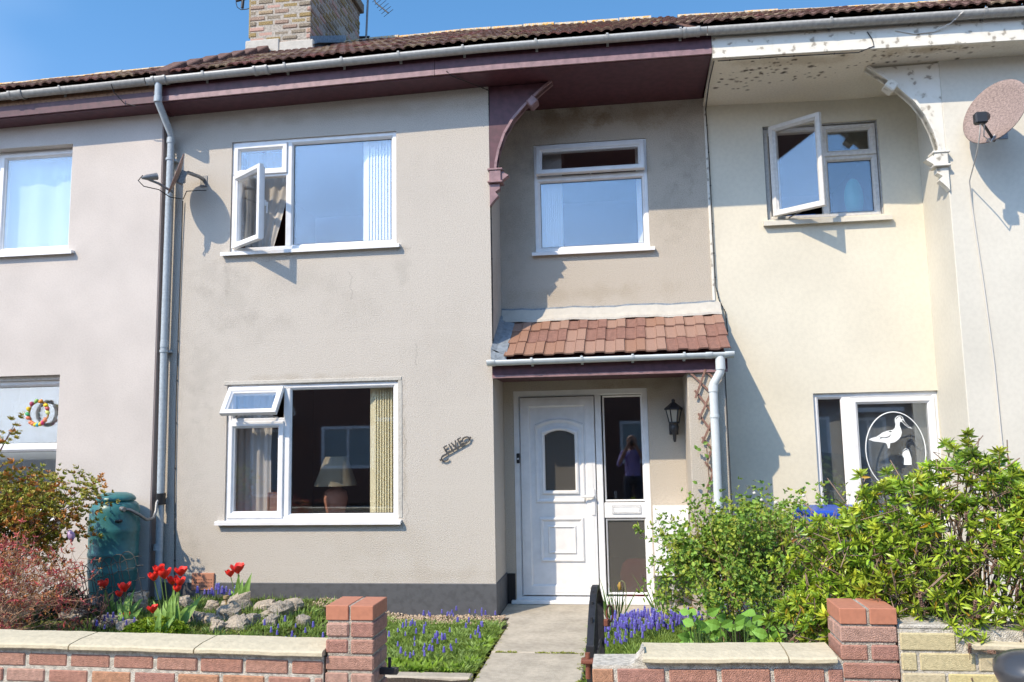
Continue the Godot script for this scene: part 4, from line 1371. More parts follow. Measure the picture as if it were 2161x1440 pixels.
func ground() -> void:
	rng.seed = 15
	slab("ground", Vector3(-150, -1.2, -150), Vector3(150, -0.30, 150), M.soil, 0.0)
	slab("road", Vector3(-60, -0.5, 5.3), Vector3(60, -0.14, 11.5), M.asphalt, 0.0)
	slab("pavement", Vector3(-60, -0.5, 4.1), Vector3(60, -0.03, 5.17), M.paving, 0.0)
	slab("pavement", Vector3(-60, -0.5, 11.63), Vector3(60, -0.03, 13.4), M.paving, 0.0)
	for z in [5.235, 11.565]:
		slab("kerb", Vector3(-60, -0.5, z - 0.063), Vector3(60, -0.025, z + 0.063), M.paving, 0.015)
	bed("flower_bed", -9.4, -1.13, 0.0, 3.8, M.soil)
	bed("flower_bed", -0.34, 3.2, 0.12, 3.8, M.soil)
	bed("lawn", -2.15, -1.14, 0.42, 1.84, M.turf)
	# concrete path: apron at the door, then long slabs to the gate
	var p := slab("path", Vector3(-1.24, -0.3, -0.70), Vector3(0.575, -0.033, 0.20), M.concrete)
	for q in [[-1.10, -0.365, 0.203, 1.262], [-1.095, -0.36, 1.276, 2.6], [-1.095, -0.36, 2.614, 4.1]]:
		var s := stl()
		bx(s, Vector3(q[0], -0.3, q[2]), Vector3(q[1], -0.030 + (q[2] * -0.003), q[3]), 0.008)
		part("slab", s, M.concrete, p)
	var s := stl()
	bx(s, Vector3(-1.75, -0.3, 1.90), Vector3(-1.12, -0.02, 2.02), 0.01)
	part("edging", s, M.concrete, p)
	s = stl()
	bx(s, Vector3(-1.09, -0.3, 0.21), Vector3(-0.37, -0.042, 4.08))
	part("joint_fill", s, M.soil, p)
	var pe := stl()
	lathe(pe, [Vector2(0, 0.5), Vector2(0.7, 0.3), Vector2(0.9, -0.1), Vector2(0, -0.5)], 6)
	var xs := []
	var cs := []
	for i in 2600:
		var x := rng.randf_range(-2.9, -1.16)
		var z := rng.randf_range(0.02, 0.40)
		var r := rng.randf_range(0.006, 0.014)
		xs.append(Transform3D(Basis.from_euler(Vector3(rng.randf() * 3, rng.randf() * 3, rng.randf() * 3)).scaled(Vector3(r, r * 0.7, r)), Vector3(x, gh(x, z) + 0.012 + r * rng.randf_range(0, 1.4), z)))
		cs.append(Color(1, 1, 1).lerp(Color(0.62, 0.55, 0.5), rng.randf()) * rng.randf_range(0.8, 1.25))
	tag(many("gravel", mesh_of(pe), M.pebble, xs, self, cs), "pale pebble strip at the foot of the grey plinth", "gravel")


func street_side() -> void:
	# the terrace opposite, the parked car and the photographer stand behind the camera and show only as reflections
	rng.seed = 16
	var k := thing("brick_terrace", "brown brick terrace across the road, seen only as a reflection in the windows", "house")
	var holes := []
	for i in 7:
		var x := -14.0 + i * 4.6
		holes.append([x, x + 1.7, 0.85, 2.15])
		holes.append([x + 0.1, x + 1.6, 3.5, 4.7])
		holes.append([x + 2.3, x + 3.3, 0.0, 2.1])
	var s := stl()
	wall(s, -16, 18, -0.2, 5.3, 17.25, 0.25, holes)
	part("wall", s, M.far_brick, k)
	s = stl()
	bx(s, Vector3(-16, -0.2, 18.5), Vector3(18, 5.3, 18.7))
	part("inner_wall", s, M.wall_dim, k)
	s = stl()
	prism(s, PackedVector2Array([Vector2(16.6, 5.15), Vector2(16.6, 5.3), Vector2(20.5, 7.6), Vector2(24.4, 5.3), Vector2(24.4, 5.15)]), 16, -18, Transform3D(Basis(UP, -PI / 2), Vector3(0, 0, 0)))
	part("roof", s, M.roof_tile, k)
	for h in holes:
		s = stl()
		ring(s, h[0], h[2], h[1], h[3], [Vector2(0, 17.0), Vector2(0, 17.1), Vector2(0.09, 17.1), Vector2(0.09, 17.0)])
		bx(s, Vector3((h[0] + h[1]) * 0.5 - 0.04, h[2] + 0.05, 17.02), Vector3((h[0] + h[1]) * 0.5 + 0.04, h[3] - 0.05, 17.08))
		var w := part("window", s, M.upvc, k)
		s = stl()
		bx(s, Vector3(h[0] + 0.08, h[2] + 0.08, 17.04), Vector3(h[1] - 0.08, h[3] - 0.08, 17.05))
		part("pane", s, M.blind_grey if h[2] > 0.5 else M.wall_pale, w)
		if h[2] < 0.1:
			s = stl()
			bx(s, Vector3(h[0] - 0.3, 2.25, 16.2), Vector3(h[1] + 0.3, 2.37, 17.0))
			part("door_canopy", s, M.upvc, k)
	var c := thing("parked_car", "dark car parked at the kerb, only its grey door mirror in view at the corner", "car", Vector3(0.85, -0.14, 0.14))
	var body := PackedVector2Array([Vector2(-0.55, 0.28), Vector2(-0.60, 0.62), Vector2(-0.35, 0.78), Vector2(0.55, 0.92), Vector2(3.25, 0.98), Vector2(3.55, 0.90), Vector2(3.60, 0.40), Vector2(3.5, 0.28)])
	s = stl()
	prism(s, body, 5.46, 7.05)
	part("body", s, M.car_paint, c)
	s = stl()
	var cab := [[0.55, 0.92], [1.35, 1.40], [2.35, 1.46], [3.15, 1.35], [3.4, 0.97]]
	for i in cab.size() - 1:
		var a: Array = cab[i]
		var b: Array = cab[i + 1]
		var ia: float = (a[1] - 0.9) * 0.32
		var ib: float = (b[1] - 0.9) * 0.32
		face(s, [Vector3(a[0], a[1], 5.48 + ia), Vector3(b[0], b[1], 5.48 + ib), Vector3(b[0], b[1], 7.03 - ib), Vector3(a[0], a[1], 7.03 - ia)], Vector3(2, 0.9, 6.2))
		for e in [[5.48, 1.0], [7.03, -1.0]]:
			face(s, [Vector3(a[0], a[1], e[0] + ia * e[1]), Vector3(b[0], b[1], e[0] + ib * e[1]), Vector3(b[0], 0.93, e[0]), Vector3(a[0], 0.90, e[0])], Vector3(2, 0.9, 6.2))
	part("cabin", s, M.car_paint, c)
	s = stl()
	var wv := [[0.95, 0.99], [1.42, 1.33], [2.3, 1.38], [3.0, 1.29], [3.15, 1.02]]
	for e in [[5.474, 1.0], [7.036, -1.0]]:
		var q := []
		for v in wv:
			q.append(Vector3(v[0], v[1], e[0] + (v[1] - 0.9) * 0.32 * e[1]))
		face(s, q, Vector3(2, 1, 6.2))
	face(s, [Vector3(0.66, 0.99, 5.65), Vector3(1.28, 1.365, 5.72), Vector3(1.28, 1.365, 6.79), Vector3(0.66, 0.99, 6.86)], Vector3(2, 0.5, 6.2))
	part("side_window", s, M.car_glass, c)
	for x in [0.15, 2.85]:
		for z in [5.44, 6.90]:
			s = stl()
			lathe(s, [Vector2(0.0, 0), Vector2(0.3, 0), Vector2(0.31, 0.04), Vector2(0.31, 0.14), Vector2(0.3, 0.18), Vector2(0, 0.18)], 22, Transform3D(Basis(Vector3.RIGHT, PI / 2), Vector3(x, 0.31, z)))
			part("wheel", s, M.rubber, c)
	s = stl()
	bx(s, Vector3(-0.58, 0.60, 5.55), Vector3(-0.35, 0.74, 5.9), 0.03)
	part("headlight", s, M.galvanised, c)
	# door mirror: a rounded shell, open towards the back
	s = stl()
	var shell := []
	for i in 7:
		var t := i / 6.0
		var ringp := []
		var hx := 0.095 * sqrt(1.0 - pow(1.0 - t, 2.2)) if t < 1.0 else 0.095
		for q in 12:
			var a := TAU * q / 12.0
			ringp.append(Vector3(1.005 - 0.85 + t * 0.13, 1.055 + sin(a) * hx * 0.72 - t * 0.012, 5.26 - 0.14 + cos(a) * hx * 1.15))
		shell.append(ringp)
	s.set_smooth_group(0)
	for i in 6:
		for q in 12:
			face(s, [shell[i][q], shell[i][(q + 1) % 12], shell[i + 1][(q + 1) % 12], shell[i + 1][q]], Vector3(0.25, 1.045, 5.12))
	tube(s, [Vector3(0.25, 1.03, 5.16), Vector3(0.45, 1.0, 5.3), Vector3(0.75, 0.97, 5.47)], 0.025, 8)
	var mir := part("door_mirror", s, M.car_grey, c)
	s = stl()
	face(s, shell[6], Vector3(0.15, 1.045, 5.12))
	part("mirror_glass", s, M.car_glass, mir)
	photographer()


func blob(bones: Array, cell: float, k: float, tint: Callable) -> SurfaceTool:
	var lo := Vector3.ONE * 1e6
	var hi := -lo
	for b in bones:
		var r := Vector3.ONE * (maxf(b[2], b[3]) + cell * 2.0)
		lo = lo.min(b[0] - r).min(b[1] - r)
		hi = hi.max(b[0] + r).max(b[1] + r)
	var n := Vector3i(((hi - lo) / cell).ceil()) + Vector3i.ONE
	var f := PackedFloat32Array()
	f.resize(n.x * n.y * n.z)
	f.fill(1.0)
	for b in bones:
		var r := Vector3.ONE * (maxf(b[2], b[3]) + cell * 2.0 + k)
		var a := Vector3i(((b[0].min(b[1]) - r - lo) / cell).max(Vector3.ZERO))
		var z := Vector3i(((b[0].max(b[1]) + r - lo) / cell).ceil()).min(n - Vector3i.ONE)
		var ab: Vector3 = b[1] - b[0]
		var l2 := maxf(ab.length_squared(), 1e-9)
		for x in range(a.x, z.x + 1):
			for y in range(a.y, z.y + 1):
				for w in range(a.z, z.z + 1):
					var p: Vector3 = lo + Vector3(x, y, w) * cell
					var t := clampf((p - b[0]).dot(ab) / l2, 0, 1)
					var d: float = p.distance_to(b[0] + ab * t) - lerpf(b[2], b[3], t)
					var i := (x * n.y + y) * n.z + w
					var e := f[i]
					var m := maxf(k - absf(d - e), 0.0) / k
					f[i] = minf(d, e) - m * m * k * 0.25
	var vert := {}
	var at := func(x, y, w): return f[(x * n.y + y) * n.z + w]
	for x in n.x - 1:
		for y in n.y - 1:
			for w in n.z - 1:
				var inside := 0
				var q := Vector3.ZERO
				var m := 0
				var v := []
				for c in 8:
					var d: float = f[((x + (c & 1)) * n.y + y + ((c >> 1) & 1)) * n.z + w + (c >> 2)]
					v.append(d)
					inside += 1 if d < 0 else 0
				if inside == 0 or inside == 8:
					continue
				for c in 8:
					for ax in 3:
						if c & (1 << ax) == 0 and (v[c] < 0) != (v[c | (1 << ax)] < 0):
							var t: float = v[c] / (v[c] - v[c | (1 << ax)])
							var o := Vector3(c & 1, (c >> 1) & 1, c >> 2)
							o[ax] += t
							q += o
							m += 1
				vert[Vector3i(x, y, w)] = lo + (Vector3(x, y, w) + q / m) * cell
	var s := stl()
	s.set_smooth_group(0)
	for key: Vector3i in vert:
		for ax in 3:
			var u := Vector3i.ZERO
			var w := Vector3i.ZERO
			u[(ax + 1) % 3] = 1
			w[(ax + 2) % 3] = 1
			var e := Vector3i.ZERO
			e[ax] = 1
			if not (vert.has(key - u) and vert.has(key - w) and vert.has(key - u - w)):
				continue
			var d0: float = at.call(key.x, key.y, key.z)
			var k2 := key + e
			var d1: float = at.call(k2.x, k2.y, k2.z)
			if (d0 < 0) == (d1 < 0):
				continue
			var pts := [vert[key], vert[key - u], vert[key - u - w], vert[key - w]]
			var mid: Vector3 = (pts[0] + pts[2]) * 0.5
			s.set_color(tint.call(mid))
			var dir := Vector3(e) * (1.0 if d0 < 0 else -1.0)
			face(s, pts, mid - dir)
	return s


func photographer() -> void:
	var g := -0.14
	var ox := 0.10
	var oz := 8.20
	var V := func(x: float, y: float, z: float) -> Vector3: return Vector3(ox + x, g + y, oz + z)
	var b := []
	for sgn: float in [-1.0, 1.0]:
		b.append([V.call(0.10 * sgn, 0.90, 0.0), V.call(0.12 * sgn, 0.50, -0.02), 0.095, 0.062])
		b.append([V.call(0.12 * sgn, 0.50, -0.02), V.call(0.13 * sgn, 0.08, 0.03), 0.062, 0.042])
		b.append([V.call(0.13 * sgn, 0.05, 0.05), V.call(0.14 * sgn, 0.035, -0.14), 0.045, 0.04])
		b.append([V.call(0.185 * sgn, 1.44, 0.02), V.call(0.27 * sgn, 1.22, -0.10), 0.06, 0.048])
		b.append([V.call(0.27 * sgn, 1.22, -0.10), V.call(0.075 * sgn, 1.60, -0.21), 0.046, 0.032])
		for q in 4:
			b.append([V.call((0.075 - q * 0.002) * sgn, 1.61 + q * 0.019, -0.215), V.call((0.05) * sgn, 1.625 + q * 0.019, -0.245), 0.011, 0.009])
		b.append([V.call(0.075 * sgn, 1.60, -0.205), V.call(0.045 * sgn, 1.59, -0.20), 0.013, 0.010])
	b.append([V.call(0, 0.95, 0.0), V.call(0, 1.15, 0.01), 0.155, 0.145])
	b.append([V.call(0, 1.15, 0.01), V.call(0, 1.38, 0.02), 0.15, 0.15])
	b.append([V.call(-0.13, 1.43, 0.03), V.call(0.13, 1.43, 0.03), 0.075, 0.075])
	b.append([V.call(0, 1.45, 0.03), V.call(0, 1.56, 0.0), 0.06, 0.055])
	b.append([V.call(0, 1.66, -0.03), V.call(0, 1.71, -0.01), 0.085, 0.095])
	b.append([V.call(0, 1.62, -0.06), V.call(0, 1.60, -0.07), 0.055, 0.05])
	b.append([V.call(0, 1.67, -0.12), V.call(0, 1.65, -0.13), 0.016, 0.018])
	for sgn: float in [-1.0, 1.0]:
		b.append([V.call(0.09 * sgn, 1.66, 0.0), V.call(0.093 * sgn, 1.69, 0.0), 0.018, 0.02])
	var skin := Color(0.33, 0.18, 0.12)
	var shirt := Color(0.28, 0.22, 0.50)
	var jeans := Color(0.03, 0.035, 0.05)
	var tint := func(p: Vector3) -> Color:
		var y := p.y - g
		if y < 0.1:
			return Color(0.02, 0.02, 0.02)
		if y < 0.97:
			return jeans
		if y > 1.5 or (p.z - oz) < -0.15:
			return skin
		return shirt
	var t := thing("person", "person in a lilac shirt holding a camera to the face, reflected in the door sidelight", "person")
	part("body", blob(b, 0.020, 0.035, tint), M.skin, t)
	var s := stl()
	s.set_smooth_group(0)
	lathe(s, [Vector2(0.0, 0.115), Vector2(0.05, 0.105), Vector2(0.09, 0.06), Vector2(0.104, 0.0), Vector2(0.10, -0.04), Vector2(0.085, -0.06)], 14, Transform3D(Basis(Vector3.RIGHT, 0.45), V.call(0, 1.70, 0.01)))
	part("hair", s, M.wall_dim, t)
	s = stl()
	bx(s, V.call(-0.07, 1.60, -0.21), V.call(0.07, 1.69, -0.155), 0.01)
	lathe(s, [Vector2(0.0, 0.0), Vector2(0.035, 0.0), Vector2(0.035, 0.05), Vector2(0.0, 0.05)], 14, Transform3D(Basis(Vector3.RIGHT, -PI / 2), V.call(0, 1.645, -0.21)))
	var cm := part("handheld_camera", s, M.black_plastic)
	tag(cm, "black camera held up to the face of the person in the lilac shirt", "camera")


# ---------------------------------------------------------------- garden walls

func pillar(w: Node3D, x0: float, x1: float, top: float, z: float, headers: Array) -> void:
	var s := stl()
	var d := x1 - x0
	bx(s, Vector3(x0 + 0.008, -0.2, z - d + 0.008), Vector3(x1 - 0.008, top - 0.004, z - 0.008))
	var p := part("gate_pillar", s, M.mortar, w)
	var mts := [M.red_brick_0, M.red_brick_1, M.red_brick_3, M.red_brick_4]
	for j in 9:
		var yb := top - 0.068 - j * 0.075
		var h := 0.068 if j == 0 else 0.064
		var sp: bool = headers[j % headers.size()]
		for k in 2:
			s = stl()
			var lo := Vector3(x0, yb, z - d)
			var hi := Vector3(x1, yb + h, z)
			var m := (x0 + x1) * 0.5
			if sp:
				lo.x = x0 if k == 0 else m + 0.006
				hi.x = m - 0.006 if k == 0 else x1
			else:
				lo.z = z - d if k == 0 else z - d * 0.5 + 0.006
				hi.z = z - d * 0.5 - 0.006 if k == 0 else z
			var jx := rng.randf_range(-0.003, 0.003)
			bx(s, lo + Vector3(jx, 0, jx), hi + Vector3(jx, rng.randf_range(-0.002, 0.001), jx), 0.003 if j == 0 else rng.randf_range(0.004, 0.008))
			part("brick", s, M.smooth_brick if j == 0 else mts[rng.randi() % 4], p)


func coping(w: Node3D, x0: float, x1: float, y: float, xf: Transform3D) -> void:
	var s := stl()
	var P := PackedVector2Array([Vector2(3.80, y), Vector2(4.032, y), Vector2(4.036, y + 0.004), Vector2(4.036, y + 0.018), Vector2(4.026, y + 0.025), Vector2(3.95, y + 0.034), Vector2(3.81, y + 0.036), Vector2(3.80, y + 0.03)])
	sweep_x(s, P, steps(x0, x1, 0.08), func(x): return sin(x * 31.0) * 0.0012 + sin(x * 13.0 + 1.0) * 0.0012)
	part("coping_stone", s, M.coping, w).transform = xf


func garden_walls() -> void:
	rng.seed = 17
	var w := thing("garden_wall", "low red brick garden wall left of the path with stone copings and end pillar", "wall")
	var tilt := Transform3D(Basis(Vector3(0, 0, 1), -0.0115), Vector3(0, 0, 0))
	var lx := Transform3D(Basis(Vector3(0, 0, 1), -0.0115), Vector3(-5.4, 0.6375, 4.0))
	var s := stl()
	bx(s, Vector3(0, -0.85, -0.20), Vector3(3.965, 0.014, -0.001))
	part("mortar", s, M.pale_mortar, w).transform = lx
	var mts := [M.red_brick_0, M.red_brick_0, M.red_brick_1, M.red_brick_2, M.red_brick_3, M.red_brick_4]
	brick_run(w, "brick", mts, lx * Transform3D(Basis(), Vector3(1.6, 0, 0)), 2.365, -0.301, 4, true, 0.09, -0.04)
	brick_run(w, "brick", mts, lx, 1.59, -0.301, 4, false, 0.09)
	for c in [[-5.4, -3.36], [-3.354, -2.716], [-2.708, -2.072], [-2.064, -1.437]]:
		coping(w, c[0] + 0.0, c[1], 0.592, tilt)
	pillar(w, -1.426, -1.196, 0.836, 4.0, [true, true, true, false])
	# gate latch plate
	s = stl()
	bx(s, Vector3(-1.197, 0.50, 3.87), Vector3(-1.11, 0.53, 3.90), 0.003)
	bx(s, Vector3(-1.16, 0.52, 3.875), Vector3(-1.145, 0.575, 3.885), 0.003)
	part("latch_plate", s, M.gate_paint, w)

	w = thing("garden_wall", "low red brick garden wall right of the gate with stone copings and end pillar", "wall")
	var rt := Transform3D(Basis(Vector3(0, 0, 1), 0.016), Vector3(0, 0, 0))
	var rx := Transform3D(Basis(Vector3(0, 0, 1), 0.016), Vector3(-0.19, 0.583, 4.0))
	s = stl()
	bx(s, Vector3(0.004, -0.8, -0.20), Vector3(0.235, 0.002, -0.001))
	bx(s, Vector3(0.235, -0.8, -0.199), Vector3(1.08, 0.020, -0.002))
	prism(s, PackedVector2Array([Vector2(0.17, 0), Vector2(0.236, 0.0), Vector2(0.236, 0.07), Vector2(0.226, 0.072), Vector2(0.215, 0.045), Vector2(0.20, 0.03), Vector2(0.19, 0.012)]), -0.10, -0.01)
	part("mortar", s, M.pale_mortar, w).transform = rx
	brick_run(w, "brick", mts, rx, 1.075, -0.303, 4, false, 0.09)
	coping(w, 0.048, 0.665, 0.604, rt)
	coping(w, 0.671, 0.868, 0.604, rt)
	pillar(w, 0.884, 1.118, 0.842, 4.0, [true, false, true, false])

	w = thing("garden_wall", "low yellow brick garden wall under the overhanging evergreen shrub, right of the pillar", "wall")
	s = stl()
	bx(s, Vector3(1.122, -0.2, 3.80), Vector3(4.5, 0.752, 3.992))
	bx(s, Vector3(1.122, 0.752, 3.78), Vector3(1.36, 0.772, 3.985), 0.008)
	part("mortar", s, M.pale_mortar, w)
	var yl := [M.yellow_brick_0, M.yellow_brick_1, M.yellow_brick_2, M.yellow_brick_3, M.yellow_brick_4]
	for j in 5:
		var x: float = 1.128 - [0.0, 0.16, 0.05, 0.14, 0.0][j]
		while x < 2.6:
			var a := maxf(x, 1.128)
			var l: float = 0.235
			if j == 0 and x > 1.34:
				break
			s = stl()
			bx(s, Vector3(a, 0.668 - j * 0.083, 3.9), Vector3(x + l - 0.012, 0.740 - j * 0.083, 3.999 + rng.randf_range(-0.002, 0.003)), 0.005)
			if x + l - a > 0.05:
				part("brick", s, yl[rng.randi() % 5], w)
			x += l
	var yt := Transform3D(Basis(Vector3(0, 0, 1), -0.012), Vector3(0, 0.111, 0))
	coping(w, 1.385, 2.2, 0.586, yt)
	coping(w, 2.207, 3.4, 0.586, yt)

	# iron gate swung back along the flower bed
	var g := thing("garden_gate", "black iron gate swung open inwards beside the purple flowers, seen edge on", "gate")
	s = stl()
	var top := []
	for k in 9:
		var t := k / 8.0
		top.append(Vector3(-0.205 + t * 0.02, 0.62 + sin(t * PI) * 0.17 + t * 0.05, 3.78 - t * 0.86))
	for k in 8:
		var a: Vector3 = top[k]
		var b2: Vector3 = top[k + 1]
		face(s, [a + Vector3(-0.017, 0, 0), a + Vector3(0.017, 0, 0), b2 + Vector3(0.017, 0, 0), b2 + Vector3(-0.017, 0, 0)], a - Vector3(0, 1, 0))
		face(s, [a + Vector3(-0.017, -0.02, 0), a + Vector3(0.017, -0.02, 0), b2 + Vector3(0.017, -0.02, 0), b2 + Vector3(-0.017, -0.02, 0)], a + Vector3(0, 1, 0))
		for e: float in [-0.017, 0.017]:
			face(s, [a + Vector3(e, 0, 0), a + Vector3(e, -0.02, 0), b2 + Vector3(e, -0.02, 0), b2 + Vector3(e, 0, 0)], a + Vector3(-e, 0, 0))
	part("top_rail", s, M.gate_paint, g)
	for q in [[3.78, 0.62], [2.92, 0.67]]:
		s = stl()
		bx(s, Vector3(-0.225 if q[0] > 3 else -0.205, 0.02, q[0] - 0.012), Vector3(-0.185 if q[0] > 3 else -0.165, q[1], q[0] + 0.012), 0.003)
		part("stile", s, M.gate_paint, g)
	for y in [0.10, 0.45]:
		s = stl()
		tube(s, [Vector3(-0.205, y, 3.78), Vector3(-0.185, y, 2.92)], 0.009, 6)
		part("rail", s, M.gate_paint, g)
	for k in 6:
		var z := 3.66 - k * 0.12
		s = stl()
		tube(s, [Vector3(-0.2, 0.10, z), Vector3(-0.2, 0.66 + sin((3.78 - z) / 0.86 * PI) * 0.15, z)], 0.007, 6)
		part("bar", s, M.gate_paint, g)
	s = stl()
	var lp := []
	for k in 13:
		var a := TAU * k / 12.0
		lp.append(Vector3(-0.13 + cos(a) * 0.018, 0.60 + sin(a) * 0.045, 2.95))
	tube(s, lp, 0.006, 6)
	bx(s, Vector3(-0.165, 0.53, 2.94), Vector3(-0.13, 0.57, 2.97), 0.005)
	part("latch", s, M.rust, g)
	s = stl()
	tube(s, [Vector3(-0.215, 0.485, 3.84), Vector3(-0.215, 0.60, 3.84)], 0.012, 8)
	bx(s, Vector3(-0.245, 0.555, 3.81), Vector3(-0.187, 0.573, 3.87), 0.004)
	part("hinge", s, M.rust, g)


# ---------------------------------------------------------------- things on and in the houses

func dish(label: String, at: Vector3, n: Vector3, r: float, feed: Vector3, foot: Vector3, mt: Material, square: bool) -> Node3D:
	var d := thing("satellite_dish", label, "satellite dish")
	var s := stl()
	var z := n.normalized()
	var x := UP.cross(z).normalized()
	var b := Basis(x, z, x.cross(z))
	var p := []
	for k in 7:
		var t := k / 6.0
		p.append(Vector2(r * t, 0.16 * r * t * t * 1.0))
	p.append(Vector2(r * 1.02, 0.16 * r - 0.006))
	for k in 7:
		var t := 1.0 - k / 6.0
		p.append(Vector2(r * t, 0.16 * r * t * t - 0.008))
	lathe(s, p, 40, Transform3D(b.scaled_local(Vector3(0.95, 1, 1.05)), at - z * 0.02))
	part("reflector", s, mt, d)
	s = stl()
	var low := at + b.z * r * 0.93 * (1.0 if b.z.y < 0 else -1.0)
	tube(s, [low - z * 0.03, low + (feed - low) * 0.55, feed + Vector3(0, -0.025, 0)], 0.013, 6)
	part("feed_arm", s, M.galvanised if not square else M.dark_metal, d)
	s = stl()
	var fd := (at - feed).normalized()
	if square:
		bx(s, Vector3(-0.05, -0.05, -0.035), Vector3(0.05, 0.05, 0.035), 0.012, Transform3D(Basis(), feed))
		tube(s, [feed + fd * 0.02, feed + fd * 0.12], 0.042, 12)
	else:
		tube(s, [feed - fd * 0.07, feed - fd * 0.02, feed + fd * 0.05, feed + fd * 0.08], [0.012, 0.028, 0.032, 0.036], 12)
	part("receiver", s, M.dark_metal if square else M.galvanised, d)
	s = stl()
	bx(s, foot + Vector3(-0.04, -0.06, 0.0), foot + Vector3(0.04, 0.06, 0.008), 0.002)
	var mid := foot + Vector3(0, 0.02, 0.10)
	tube(s, [foot + Vector3(0, 0.02, 0), mid, mid.lerp(at - z * 0.05, 0.55) + Vector3(0, 0.03, 0.03), at - z * 0.07 + Vector3(0, 0.03, 0), at - z * 0.07 + Vector3(0, -0.06, 0)], 0.019, 10)
	bx(s, Vector3(-0.022, -0.085, -0.04), Vector3(0.022, 0.06, 0.02), 0.006, Transform3D(Basis(b.x, b.z * -1.0, b.y), at - z * 0.05))
	part("wall_bracket", s, M.galvanised, d)
	return d


